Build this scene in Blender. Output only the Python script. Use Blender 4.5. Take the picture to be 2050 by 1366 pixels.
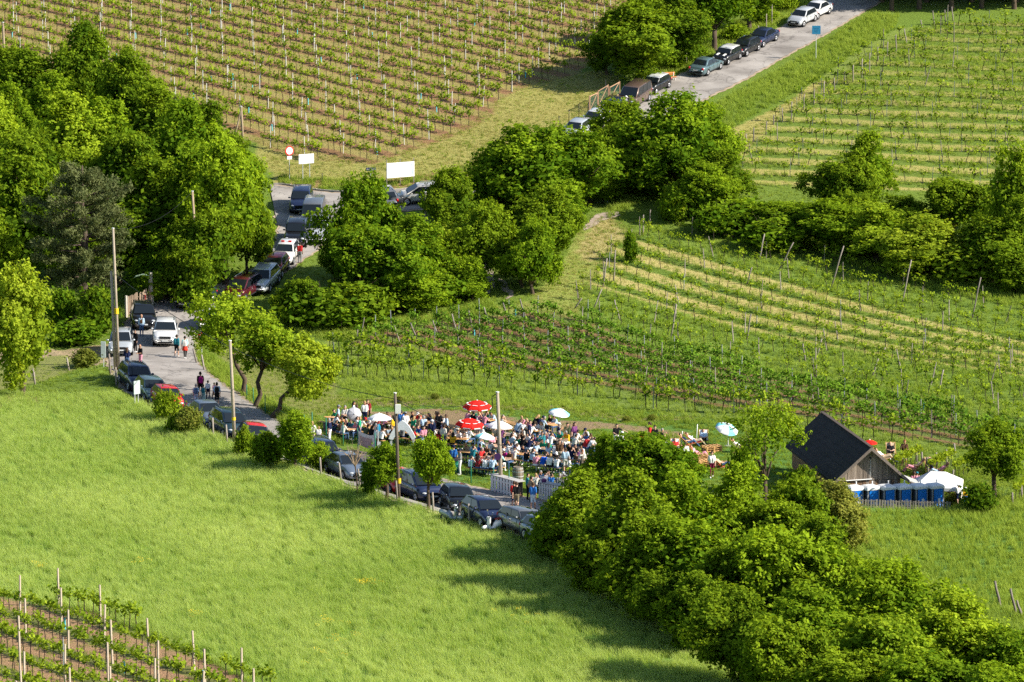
import bpy, math, random
import numpy as np
from mathutils import Vector, Matrix, Euler

for o in list(bpy.data.objects):
    bpy.data.objects.remove(o, do_unlink=True)
sc = bpy.context.scene
COL = sc.collection
rnd = random.Random(7)
rng = np.random.default_rng(11)
R = math.radians

# ------------------------------------------------------------------ camera
FPX, CX, CY = 8000.0, 1025.0, 683.0          # focal length and centre, in pixels of the photograph
CAMH, PITCH = 50.0, R(9.23)
cam_d = bpy.data.cameras.new('camera')
cam_d.sensor_width = 36.0
cam_d.lens = 36.0 * FPX / 2050.0
cam_d.clip_start, cam_d.clip_end = 1.0, 6000.0
cam = bpy.data.objects.new('camera', cam_d)
cam.location = (0, 0, CAMH)
cam.rotation_euler = (math.pi / 2 - PITCH, 0, 0)
COL.objects.link(cam)
sc.camera = cam
# ------------------------------------------------------------------ sky, sun, exposure
SUN_EL, SUN_OFF = R(34), R(15)                 # sun stands to the right, a little towards the camera
sun_dir = Vector((math.cos(SUN_EL) * math.cos(SUN_OFF), -math.cos(SUN_EL) * math.sin(SUN_OFF), math.sin(SUN_EL)))
world = bpy.data.worlds.new('World')
sc.world = world
world.use_nodes = True
wn = world.node_tree
bg = wn.nodes['Background']
sky = wn.nodes.new('ShaderNodeTexSky')
sky.sky_type = 'NISHITA'
sky.sun_disc = False
sky.sun_elevation = SUN_EL
sky.sun_rotation = R(90) + SUN_OFF
sky.air_density, sky.dust_density, sky.ozone_density = 1.0, 0.6, 1.0
wn.links.new(sky.outputs[0], bg.inputs[0])
bg.inputs[1].default_value = 0.09
sun_l = bpy.data.lights.new('sun', 'SUN')
sun_l.energy = 5.0
sun_l.angle = R(0.53)
sun_l.color = (1.0, 0.93, 0.80)
sun = bpy.data.objects.new('sun', sun_l)
sun.rotation_euler = (-sun_dir).to_track_quat('-Z', 'Y').to_euler()
sun.location = (60, 0, 90)
COL.objects.link(sun)
vs = sc.view_settings
vs.view_transform, vs.look, vs.gamma, vs.exposure = 'Standard', 'None', 1.0, 0.9
vs.use_curve_mapping = False
sc.render.engine = 'CYCLES'
cy = sc.cycles
cy.max_bounces, cy.diffuse_bounces, cy.glossy_bounces, cy.transmission_bounces = 5, 2, 2, 3
cy.use_denoising = False
cy.use_adaptive_sampling, cy.adaptive_threshold = True, 0.02
cy.caustics_reflective = cy.caustics_refractive = False
cy.sample_clamp_indirect = 4.0

# ------------------------------------------------------------------ scene helpers
def tag(o, label=None, cat=None, group=None, kind=None):
    if label: o['label'] = label
    if cat: o['category'] = cat
    if group: o['group'] = group
    if kind: o['kind'] = kind
    return o

def link(o, parent=None):
    COL.objects.link(o)
    if parent is not None: o.parent = parent
    return o

def empty(name, loc=(0, 0, 0), rz=0.0, parent=None):
    o = bpy.data.objects.new(name, None)
    o.location = loc; o.rotation_euler = (0, 0, rz); o.empty_display_size = 0.2
    return link(o, parent)

def mesh(name, V, F, mats, mi=None, smooth=False):
    me = bpy.data.meshes.new(name)
    me.from_pydata([tuple(v) for v in V], [], [tuple(f) for f in F])
    for m in (mats if isinstance(mats, (list, tuple)) else [mats]):
        me.materials.append(m)
    if mi is not None:
        me.polygons.foreach_set('material_index', np.asarray(mi, dtype=np.int32))
    if smooth:
        me.polygons.foreach_set('use_smooth', np.ones(len(me.polygons), dtype=bool))
    me.update()
    return me

def obj(name, me, parent=None, loc=None, rot=None):
    o = bpy.data.objects.new(name, me)
    if loc is not None: o.location = loc
    if rot is not None: o.rotation_euler = rot
    return link(o, parent)

def copy_tree(src, parent=None):
    c = src.copy(); COL.objects.link(c); c.parent = parent
    for ch in src.children:
        copy_tree(ch, c)
    return c

class MB:
    """collects shapes, builds ONE mesh"""
    def __init__(s): s.V, s.F = [], []
    def add(s, V, F):
        n = len(s.V); s.V += [tuple(v) for v in V]; s.F += [tuple(i + n for i in f) for f in F]; return s
    def box(s, c, d, rz=0.0, taper=1.0):
        x, y, z = (k / 2 for k in d); V = []
        for dz, t in ((-z, 1.0), (z, taper)):
            for sx, sy in ((-1, -1), (1, -1), (1, 1), (-1, 1)):
                a, b = sx * x * t, sy * y * t
                V.append((c[0] + a * math.cos(rz) - b * math.sin(rz), c[1] + a * math.sin(rz) + b * math.cos(rz), c[2] + dz))
        return s.add(V, [(3, 2, 1, 0), (4, 5, 6, 7), (0, 1, 5, 4), (1, 2, 6, 5), (2, 3, 7, 6), (3, 0, 4, 7)])
    def tube(s, pts, rads, n=8, cap=True, dome=False):
        pts = [Vector(p) for p in pts]
        if not isinstance(rads, (list, tuple)): rads = [rads] * len(pts)
        rads = list(rads)
        if dome:
            a, b = (pts[0] - pts[1]).normalized(), (pts[-1] - pts[-2]).normalized()
            r0, r1 = rads[0], rads[-1]
            pts = [pts[0] + a * r0 * .96, pts[0] + a * r0 * .7] + pts + [pts[-1] + b * r1 * .7, pts[-1] + b * r1 * .96]
            rads = [r0 * .28, r0 * .72] + rads + [r1 * .72, r1 * .28]
        V, F = [], []; prev = None
        for i, p in enumerate(pts):
            t = (pts[min(i + 1, len(pts) - 1)] - pts[max(i - 1, 0)]).normalized()
            ref = Vector((0, 0, 1)) if abs(t.z) < .9 else Vector((1, 0, 0))
            u = t.cross(ref).normalized() if prev is None else (prev - t * prev.dot(t)).normalized()
            prev = u; w = t.cross(u)
            for k in range(n):
                a = 2 * math.pi * k / n
                V.append(p + (u * math.cos(a) + w * math.sin(a)) * rads[i])
        for i in range(len(pts) - 1):
            for k in range(n):
                F.append((i * n + k, i * n + (k + 1) % n, (i + 1) * n + (k + 1) % n, (i + 1) * n + k))
        if cap:
            F.append(tuple(range(n))[::-1]); F.append(tuple((len(pts) - 1) * n + k for k in range(n)))
        return s.add(V, F)
    def prism(s, poly, a, b, axis='y'):
        """polygon of (u,z) pushed from a to b along axis"""
        n = len(poly); V = []
        for t in (a, b):
            for u, z in poly: V.append((u, t, z) if axis == 'y' else (t, u, z))
        return s.add(V, [tuple(range(n)), tuple(range(n, 2 * n))[::-1]] + [(i, i + n, (i + 1) % n + n, (i + 1) % n) for i in range(n)])
    def lathe(s, prof, n=16, c=(0, 0, 0)):
        V, F = [], []
        for r, z in prof:
            for k in range(n):
                a = 2 * math.pi * k / n; V.append((c[0] + r * math.cos(a), c[1] + r * math.sin(a), c[2] + z))
        for i in range(len(prof) - 1):
            for k in range(n): F.append((i * n + k, i * n + (k + 1) % n, (i + 1) * n + (k + 1) % n, (i + 1) * n + k))
        F.append(tuple(range(n))[::-1]); F.append(tuple((len(prof) - 1) * n + k for k in range(n)))
        return s.add(V, F)
    def ball(s, c, r, n=8, m=6):
        rx, ry, rz = r if isinstance(r, (tuple, list)) else (r, r, r)
        V, F = [], []
        for i in range(m + 1):
            th = math.pi * (i + .02) / (m + .04)
            for k in range(n):
                a = 2 * math.pi * k / n
                V.append((c[0] + rx * math.sin(th) * math.cos(a), c[1] + ry * math.sin(th) * math.sin(a), c[2] - rz * math.cos(th)))
        for i in range(m):
            for k in range(n): F.append((i * n + k, i * n + (k + 1) % n, (i + 1) * n + (k + 1) % n, (i + 1) * n + k))
        F.append(tuple(range(n))[::-1]); F.append(tuple(m * n + k for k in range(n)))
        return s.add(V, F)
    def mesh(s, name, mat, smooth=False): return mesh(name, s.V, s.F, mat, smooth=smooth)
    def build(s, name, mat, parent=None, smooth=False, loc=None, rot=None):
        return obj(name, s.mesh(name, mat, smooth), parent, loc, rot)

ORD = ['', 'leftmost'] + [w + ' from left' for w in ('second third fourth fifth sixth seventh eighth ninth tenth eleventh twelfth thirteenth fourteenth fifteenth sixteenth '
       'seventeenth eighteenth nineteenth twentieth twenty-first twenty-second twenty-third twenty-fourth twenty-fifth twenty-sixth twenty-seventh twenty-eighth twenty-ninth thirtieth').split()]
PENDING = []
def later(o, base, cat, group=None, single=None):
    """label is finished at the end: alike things get their place in the row from left to right"""
    PENDING.append((o, base)); tag(o, None, cat, group)
    return o
def px_of(p):
    v = Vector(p) - Vector((0, 0, CAMH))
    d = v.y * math.cos(PITCH) - v.z * math.sin(PITCH)
    return CX + FPX * v.x / d, CY - FPX * (v.y * math.sin(PITCH) + v.z * math.cos(PITCH)) / d, d
def finish_labels():
    by = {}
    for o, b in PENDING: by.setdefault(b, []).append(o)
    for b, os_ in by.items():
        os_.sort(key=lambda o: px_of(o.location)[0])
        for i, o in enumerate(os_):
            b = b if len((b + ', ' + ORD[min(i + 1, 30)]).split()) <= 16 else b.replace(' top with ', ' with ').replace('with long ', 'with ')
            o['label'] = b if len(os_) == 1 else b + ', ' + (ORD[i + 1] if i + 1 < len(ORD) else f'{i + 1}th from left')

# ------------------------------------------------------------------ materials
MATS = {}
def nodes_of(name):
    m = bpy.data.materials.new(name); m.use_nodes = True
    nt = m.node_tree
    b = nt.nodes['Principled BSDF']
    return m, nt, b
def N(nt, kind, **kw):
    n = nt.nodes.new('ShaderNode' + kind)
    for k, v in kw.items():
        if k.startswith('i_'): n.inputs[k[2:].replace('_', ' ')].default_value = v
        else: setattr(n, k, v)
    return n
def plain(name, col, rough=.7, metal=0.0, spec=.3, var=.12, vscale=6.0, bump=0.0, bscale=30.0, coat=0.0):
    """solid colour broken by a procedural noise"""
    if name in MATS: return MATS[name]
    m, nt, b = nodes_of(name)
    tc = N(nt, 'TexCoord')
    nz = N(nt, 'TexNoise', i_Scale=vscale, i_Detail=4.0)
    nt.links.new(tc.outputs['Object'], nz.inputs['Vector'])
    mr = N(nt, 'MapRange'); mr.inputs['To Min'].default_value = 1 - var * 1.6; mr.inputs['To Max'].default_value = 1 + var * 1.6
    nt.links.new(nz.outputs['Fac'], mr.inputs['Value'])
    vm = N(nt, 'VectorMath', operation='SCALE'); vm.inputs[0].default_value = col[:3]
    nt.links.new(mr.outputs['Result'], vm.inputs['Scale'])
    nt.links.new(vm.outputs['Vector'], b.inputs['Base Color'])
    b.inputs['Roughness'].default_value = rough; b.inputs['Metallic'].default_value = metal
    b.inputs['Specular IOR Level'].default_value = spec
    b.inputs['Coat Weight'].default_value = coat
    if bump:
        n2 = N(nt, 'TexNoise', i_Scale=bscale, i_Detail=6.0)
        nt.links.new(tc.outputs['Object'], n2.inputs['Vector'])
        bp = N(nt, 'Bump', i_Strength=bump, i_Distance=.02)
        nt.links.new(n2.outputs['Fac'], bp.inputs['Height']); nt.links.new(bp.outputs['Normal'], b.inputs['Normal'])
    MATS[name] = m
    return m
def paint(name, col, metal=0.25):
    return plain('car_paint_' + name, col, rough=.28, metal=metal, spec=.5, var=.05, vscale=2.0, coat=.7)
def cloth(name, col): return plain('cloth_' + name, col, rough=.9, spec=.1, var=.14, vscale=9.0)
def wood(name, c1, c2, scale=(18, 18, 1.2)):
    if name in MATS: return MATS[name]
    m, nt, b = nodes_of(name)
    tc = N(nt, 'TexCoord'); mp = N(nt, 'Mapping'); mp.inputs['Scale'].default_value = scale
    nz = N(nt, 'TexNoise', i_Scale=1.6, i_Detail=6.0, i_Roughness=.65)
    oi = N(nt, 'ObjectInfo'); 
    ad = N(nt, 'VectorMath', operation='ADD')
    nt.links.new(tc.outputs['Object'], ad.inputs[0]); nt.links.new(oi.outputs['Random'], ad.inputs[1])
    nt.links.new(ad.outputs[0], mp.inputs['Vector']); nt.links.new(mp.outputs[0], nz.inputs['Vector'])
    cr = N(nt, 'ValToRGB'); cr.color_ramp.elements[0].position = .32; cr.color_ramp.elements[1].position = .68
    cr.color_ramp.elements[0].color = (*c1, 1); cr.color_ramp.elements[1].color = (*c2, 1)
    nt.links.new(nz.outputs['Fac'], cr.inputs[0])
    hs = N(nt, 'HueSaturation'); mr = N(nt, 'MapRange'); mr.inputs['To Min'].default_value = .72; mr.inputs['To Max'].default_value = 1.25
    nt.links.new(oi.outputs['Random'], mr.inputs['Value']); nt.links.new(mr.outputs[0], hs.inputs['Value'])
    nt.links.new(cr.outputs[0], hs.inputs['Color']); nt.links.new(hs.outputs[0], b.inputs['Base Color'])
    b.inputs['Roughness'].default_value = .8; b.inputs['Specular IOR Level'].default_value = .2
    bp = N(nt, 'Bump', i_Strength=.4, i_Distance=.01); nt.links.new(nz.outputs['Fac'], bp.inputs['Height']); nt.links.new(bp.outputs[0], b.inputs['Normal'])
    MATS[name] = m
    return m
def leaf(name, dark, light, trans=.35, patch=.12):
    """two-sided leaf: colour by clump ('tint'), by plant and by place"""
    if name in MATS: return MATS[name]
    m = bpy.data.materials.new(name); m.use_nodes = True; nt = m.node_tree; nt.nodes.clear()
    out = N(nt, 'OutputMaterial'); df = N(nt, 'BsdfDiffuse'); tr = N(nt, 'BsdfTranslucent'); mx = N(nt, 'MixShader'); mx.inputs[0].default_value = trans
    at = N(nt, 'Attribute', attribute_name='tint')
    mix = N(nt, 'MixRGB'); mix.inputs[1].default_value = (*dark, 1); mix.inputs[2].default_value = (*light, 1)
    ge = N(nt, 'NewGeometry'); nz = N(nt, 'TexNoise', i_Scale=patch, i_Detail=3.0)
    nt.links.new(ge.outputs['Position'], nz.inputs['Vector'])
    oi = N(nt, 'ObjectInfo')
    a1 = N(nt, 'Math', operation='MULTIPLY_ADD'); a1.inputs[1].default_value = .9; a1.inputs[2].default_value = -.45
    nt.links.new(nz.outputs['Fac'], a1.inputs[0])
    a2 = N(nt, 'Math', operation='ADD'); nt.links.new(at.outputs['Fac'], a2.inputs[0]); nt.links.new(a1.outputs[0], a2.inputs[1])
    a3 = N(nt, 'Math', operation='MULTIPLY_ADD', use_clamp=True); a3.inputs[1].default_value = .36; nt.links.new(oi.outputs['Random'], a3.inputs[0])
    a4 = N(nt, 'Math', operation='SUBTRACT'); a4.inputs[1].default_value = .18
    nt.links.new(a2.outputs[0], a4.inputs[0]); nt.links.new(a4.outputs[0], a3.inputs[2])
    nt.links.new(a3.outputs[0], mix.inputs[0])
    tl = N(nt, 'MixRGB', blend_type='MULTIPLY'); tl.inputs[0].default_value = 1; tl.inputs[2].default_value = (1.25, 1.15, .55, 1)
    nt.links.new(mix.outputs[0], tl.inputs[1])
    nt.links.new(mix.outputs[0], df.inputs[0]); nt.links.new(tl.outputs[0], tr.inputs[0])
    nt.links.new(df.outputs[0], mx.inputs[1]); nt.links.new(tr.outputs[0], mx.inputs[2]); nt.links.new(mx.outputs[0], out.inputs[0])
    MATS[name] = m
    return m

M_GLASS = plain('car_glass', (.012, .016, .02), rough=.06, spec=.6, var=.05)
M_TYRE = plain('tyre_rubber', (.012, .012, .013), rough=.85)
M_RIM = plain('alloy_rim', (.45, .45, .47), rough=.35, metal=.8)
M_LAMP = plain('headlight_glass', (.42, .45, .48), rough=.12, spec=.7)
M_TAIL = plain('tail_light_red', (.45, .012, .012), rough=.2)
M_BLACKPL = plain('black_plastic', (.018, .018, .02), rough=.5)
M_PLATE = plain('plate_white', (.75, .75, .75), rough=.5, var=.04)
M_WHITE = plain('white_paint', (.78, .78, .77), rough=.6, var=.05)
M_CHROME = plain('chrome', (.6, .6, .6), rough=.2, metal=.9)
M_POLE = wood('weathered_pole', (.20, .15, .10), (.36, .28, .19), (6, 6, .6))
M_GREYW = wood('grey_weathered_wood', (.17, .14, .12), (.34, .30, .26))
M_STEEL = plain('galvanised_steel', (.52, .54, .55), rough=.5, metal=.2, var=.1)
M_GREENP = plain('green_post_paint', (.015, .16, .10), rough=.5)
M_WIRE = plain('black_cable', (.012, .012, .012), rough=.6)
M_BARK = plain('bark', (.085, .06, .042), rough=.95, var=.4, vscale=5, bump=.8, bscale=12)
M_BARKP = plain('pine_bark', (.085, .06, .048), rough=.95, var=.4, vscale=4, bump=.8, bscale=10)

# ------------------------------------------------------------------ terrain height
_py = [-4000, -300, 0, 50, 100, 150, 190, 245, 300, 316, 347, 398, 440, 490, 560, 900, 4000]
_pz = [58, 55, 47.3, 30, 17, 5.5, .5, 0, 0.2, 1.6, 6.3, 15.3, 22.5, 29.5, 36, 44, 46]
_ty = np.arange(-400, 900.1, .5)
_k = np.exp(-.5 * (np.arange(-30, 31) * .5 / 5.0) ** 2); _k /= _k.sum()
_tz = np.convolve(np.interp(np.arange(-415, 915.1, .5), _py, _pz), _k, 'valid')
def base_h(X, Y):
    z = np.where((Y > -400) & (Y < 900), np.interp(Y, _ty, _tz), np.interp(Y, _py, _pz))
    near = np.exp(-((Y - 280) / 130.0) ** 2)
    z = z + near * (.28 * np.sin(X * .085 + 1.0) * np.sin(Y * .06) + .10 * np.sin(X * .31 + Y * .12))
    return z
def smooth(a, b, x):
    t = np.clip((x - a) / (b - a), 0, 1); return t * t * (3 - 2 * t)
_cp, _sp = math.cos(PITCH), math.sin(PITCH)
def ray_of(px, py):
    a, b = (px - CX) / FPX, -(py - CY) / FPX
    d = np.array([a, _cp + b * _sp, -_sp + b * _cp]); return d / np.linalg.norm(d)
_T = np.arange(120.0, 560.0, 1.0)
def hit(px, py, dz, hf):
    d = ray_of(px, py)
    f = lambda t: CAMH + t * d[2] - hf(t * d[0], t * d[1]) - dz
    v = f(_T)
    i = np.argmax(v < 0)
    if v[i] >= 0: i = len(_T) - 1
    lo, hi = _T[max(i - 1, 0)], _T[i]
    for _ in range(14):
        m = .5 * (lo + hi)
        if f(np.array([m]))[0] < 0: hi = m
        else: lo = m
    return Vector((d[0] * hi, d[1] * hi, CAMH + d[2] * hi))

EDGE_FAR = [(1500, 1125), (1330, 1072), (1200, 1032), (1094, 1007), (978, 983), (882, 961), (760, 925), (690, 905), (640, 888), (560, 848), (480, 795), (425, 757), (396, 725), (390, 690), (402, 662), (440, 632), (500, 592), (560, 552), (625, 508), (668, 465), (690, 432)]
EDGE_NEAR = [(1500, 1210), (1330, 1150), (1150, 1103), (1014, 1063), (915, 1037), (800, 1002), (690, 968), (600, 934), (500, 900), (400, 857), (320, 822), (255, 787), (228, 748), (222, 712), (238, 672), (285, 622), (370, 588), (450, 566), (520, 530), (556, 478), (556, 425)]
UP_FAR = [(540, 374), (566, 374), (597, 379), (641, 386), (720, 388), (800, 380), (900, 366), (990, 340), (1080, 296), (1140, 258), (1200, 222), (1300, 178), (1370, 148), (1440, 112), (1560, 58), (1640, 14), (1710, -30), (1800, -90)]
UP_NEAR = [(556, 452), (600, 452), (650, 446), (700, 438), (760, 428), (850, 418), (970, 402), (1060, 372), (1130, 332), (1190, 294), (1250, 264), (1340, 236), (1420, 194), (1480, 165), (1560, 120), (1650, 70), (1740, 17), (1850, -50)]
NEARW = np.array([hit(x, y, -.25, base_h)[:2] for x, y in EDGE_NEAR[:12]])
def poly_dist(P, X, Y):
    """distance to polyline, with the side (positive to the left when walking along)"""
    best = np.full(np.shape(X), 1e9); side = np.zeros(np.shape(X))
    for a, b in zip(P[:-1], P[1:]):
        e = b - a; L2 = e @ e
        t = np.clip(((X - a[0]) * e[0] + (Y - a[1]) * e[1]) / L2, 0, 1)
        dx, dy = X - a[0] - t * e[0], Y - a[1] - t * e[1]
        d = np.hypot(dx, dy); s = e[0] * (Y - a[1]) - e[1] * (X - a[0])
        c = d < best; best = np.where(c, d, best); side = np.where(c, s, side)
    return best, side
def full_h(X, Y):
    X, Y = np.asarray(X, float), np.asarray(Y, float)
    z = base_h(X, Y)
    d, s = poly_dist(NEARW, X, Y)
    on = (s > 0)                                     # meadow side of the parked cars
    z = z + np.where(on, .62 * smooth(.1, 1.9, d) * np.exp(-np.maximum(d - 2, 0) / 16.0), 0) * smooth(-50, -38, X) * (1 - smooth(4, 10, X))
    wr_ = smooth(26.5, 29.5, X)
    back = (1 - smooth(238.7, 240.3, Y)) * (1 - wr_) + (1 - smooth(240, 258, Y)) * wr_
    crest = smooth(16.5, 19.5, X) * back * np.exp(-np.maximum(238 - Y, 0) / 22.0)
    z = z - .45 * smooth(17, 19.5, X) * (1 - smooth(27, 29, X)) * smooth(238.7, 240.3, Y) * (1 - smooth(252, 259, Y))
    z = z + 0.98 * crest
    return z
xs = np.concatenate([-np.geomspace(3500, 66, 22), np.arange(-62, 78.01, .5), np.geomspace(82, 3500, 22)])
ys = np.concatenate([np.linspace(-3500, -300, 10), np.arange(-250, 170, 10), np.arange(176, 452.01, .5), np.geomspace(458, 3900, 26)])
GX, GY = np.meshgrid(xs, ys)
GZ = full_h(GX, GY)
def H(X, Y):
    X, Y = np.asarray(X, float), np.asarray(Y, float)
    i = np.clip(np.searchsorted(xs, X) - 1, 0, len(xs) - 2); j = np.clip(np.searchsorted(ys, Y) - 1, 0, len(ys) - 2)
    u = (X - xs[i]) / (xs[i + 1] - xs[i]); v = (Y - ys[j]) / (ys[j + 1] - ys[j])
    return GZ[j, i] * (1 - u) * (1 - v) + GZ[j, i + 1] * u * (1 - v) + GZ[j + 1, i] * (1 - u) * v + GZ[j + 1, i + 1] * u * v
def G(px, py, dz=0.0): return hit(px, py, dz, H)
def GP(px, py, z):
    d = ray_of(px, py); t = (z - CAMH) / d[2]; return Vector((d[0] * t, d[1] * t, z))
def hz(x, y): return float(H(np.array([x]), np.array([y]))[0])
def on_ground(x, y, dz=0.0): return Vector((x, y, hz(x, y) + dz))
def ppm(p): return FPX / (Vector(p) - Vector((0, 0, CAMH))).length
def normal_at(x, y, e=.8):
    return Vector((hz(x - e, y) - hz(x + e, y), hz(x, y - e) - hz(x, y + e), 2 * e)).normalized()

def wpoly(pts): return np.array([G(x, y)[:2] for x, y in pts])
def inside(P, X, Y):
    c = np.zeros(np.shape(X), bool)
    for (x0, y0), (x1, y1) in zip(P, np.roll(P, -1, axis=0)):
        k = ((y0 > Y) != (y1 > Y)) & (X < (x1 - x0) * (Y - y0) / (y1 - y0 + 1e-12) + x0)
        c ^= k
    return c
# ------------------------------------------------------------------ fields: outlines picked on the ground
def field(poly, a, b, ref, gap_px, step, cA, cB, width=.5):
    """vineyard: outline, row direction through two ground points, row gap"""
    P = wpoly(poly); d = np.array(G(*b)[:2]) - np.array(G(*a)[:2]); d /= np.linalg.norm(d); n = np.array([-d[1], d[0]])
    g = abs((np.array(G(ref[0], ref[1])[:2]) - np.array(G(ref[0], ref[1] + gap_px)[:2])) @ n)
    return dict(P=P, d=d, n=n, gap=g, o=np.array(G(*a)[:2]), step=step, cA=cA, cB=cB, w=width)
SOIL, STRAW, GREEN = (.255, .145, .075), (.36, .30, .115), (.10, .19, .03)
V1 = field([(-40, -60), (1265, -60), (1262, 30), (1205, 110), (1150, 150), (1060, 172), (1010, 195), (985, 225), (955, 252), (870, 288), (750, 328), (640, 322), (545, 302), (430, 245), (330, 210), (200, 165), (60, 140), (-40, 135)],
           (640, 130), (1000, 222), (700, 200), 23, 1.0, SOIL, (.29, .24, .085), .52)
V2 = field([(1215, 500), (1300, 455), (1420, 480), (1560, 505), (1700, 540), (1850, 580), (2120, 640), (2120, 900), (1900, 838), (1700, 790), (1450, 735), (1290, 690), (1190, 645), (1150, 600)],
           (1330, 485), (1990, 664), (1600, 600), 26, 1.25, (.13, .20, .03), (.16, .235, .036), .45)
V3 = field([(930, 640), (1060, 625), (1180, 640), (1290, 690), (1450, 735), (1700, 790), (1900, 838), (2120, 900), (2120, 930), (1850, 880), (1560, 830), (1300, 790), (1000, 735), (830, 700), (700, 690), (760, 660)],
           (1060, 650), (1700, 800), (1300, 720), 17, .85, (.22, .135, .065), (.13, .17, .04), .6)
V4 = field([(650, 700), (830, 700), (1000, 735), (1300, 790), (1560, 830), (1850, 880), (1830, 912), (1700, 880), (1480, 850), (1250, 815), (1000, 778), (800, 765), (680, 768)],
           (700, 752), (1300, 800), (1000, 760), 18, .95, (.15, .21, .04), (.17, .23, .045), .5)
V5 = field([(1440, 365), (1500, 300), (1560, 235), (1640, 175), (1720, 120), (1800, 70), (1880, 48), (2150, 40), (2150, 380), (1960, 385), (1760, 380), (1560, 375)],
           (1560, 265), (2040, 285), (1750, 240), 21, 1.5, (.13, .19, .03), (.25, .26, .07), .45)
V6 = field([(-60, 1185), (40, 1200), (180, 1225), (330, 1285), (440, 1340), (560, 1400), (560, 1560), (-60, 1560)],
           (30, 1225), (400, 1345), (200, 1280), 41, .8, (.16, .17, .05), (.33, .20, .115), .45)
SHEETS = [V1, V2, V3, V4, V5, V6]
ZONES = [  # outline on the ground, colour under the grass (later ones win)
    ([(-300, 800), (200, 835), (330, 850), (520, 930), (700, 985), (900, 1050), (1090, 1095), (1300, 1190), (1500, 1300), (1700, 1500), (-300, 1600)], (.125, .235, .035)),
    ([(1690, 1015), (2200, 1012), (2200, 1300), (1900, 1200), (1700, 1120)], (.12, .22, .04)),
    ([(500, 270), (640, 310), (750, 320), (860, 285), (940, 245), (990, 200), (1060, 165), (1200, 140), (1240, 160), (1225, 200), (1130, 250), (1000, 320), (900, 350), (760, 372), (560, 366)], (.31, .29, .085)),
    ([(560, 356), (760, 362), (900, 346), (1000, 312), (1020, 325), (900, 365), (760, 378), (560, 372)], (.34, .22, .10)),
    ([(1060, 605), (1120, 540), (1160, 460), (1215, 425), (1260, 460), (1215, 520), (1180, 600), (1150, 640), (1060, 628), (900, 632), (760, 655), (660, 690), (660, 670), (860, 628)], (.25, .29, .065)),
    ([(1195, 432), (1245, 430), (1240, 500), (1190, 520), (1160, 500)], (.38, .32, .13)),
    ([(1450, 265), (1560, 215), (1640, 160), (1730, 150), (1640, 180), (1530, 265), (1470, 330), (1430, 300)], (.36, .32, .10)),
    ([(1640, 155), (1790, 60), (1850, 48), (1760, 110), (1680, 165)], (.18, .23, .045)),
    ([(660, 800), (800, 800), (1000, 806), (1300, 822), (1560, 850), (1620, 960), (1400, 960), (1200, 985), (1000, 978), (880, 950), (660, 880)], (.105, .20, .035)),
    ([(740, 822), (850, 818), (960, 828), (1080, 838), (1240, 850), (1400, 862), (1380, 872), (1200, 862), (1040, 872), (900, 862), (760, 852)], (.26, .185, .105)),
    ([(700, 796), (900, 798), (1010, 808), (1240, 824), (1380, 838), (1370, 846), (1100, 826), (900, 812), (700, 808)], (.23, .19, .085)),
    ([(-60, 712), (110, 700), (215, 690), (225, 722), (140, 742), (-60, 775)], (.33, .25, .15)),
    ([(-60, 800), (60, 790), (130, 800), (-60, 825)], (.33, .24, .14)),
    ([(-60, 735), (100, 715), (200, 715), (200, 735), (80, 765), (-60, 790)], (.22, .23, .07)),
    ([(400, 700), (440, 720), (470, 770), (520, 800), (650, 830), (700, 800), (640, 720), (520, 690)], (.20, .21, .06)),
]
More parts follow.
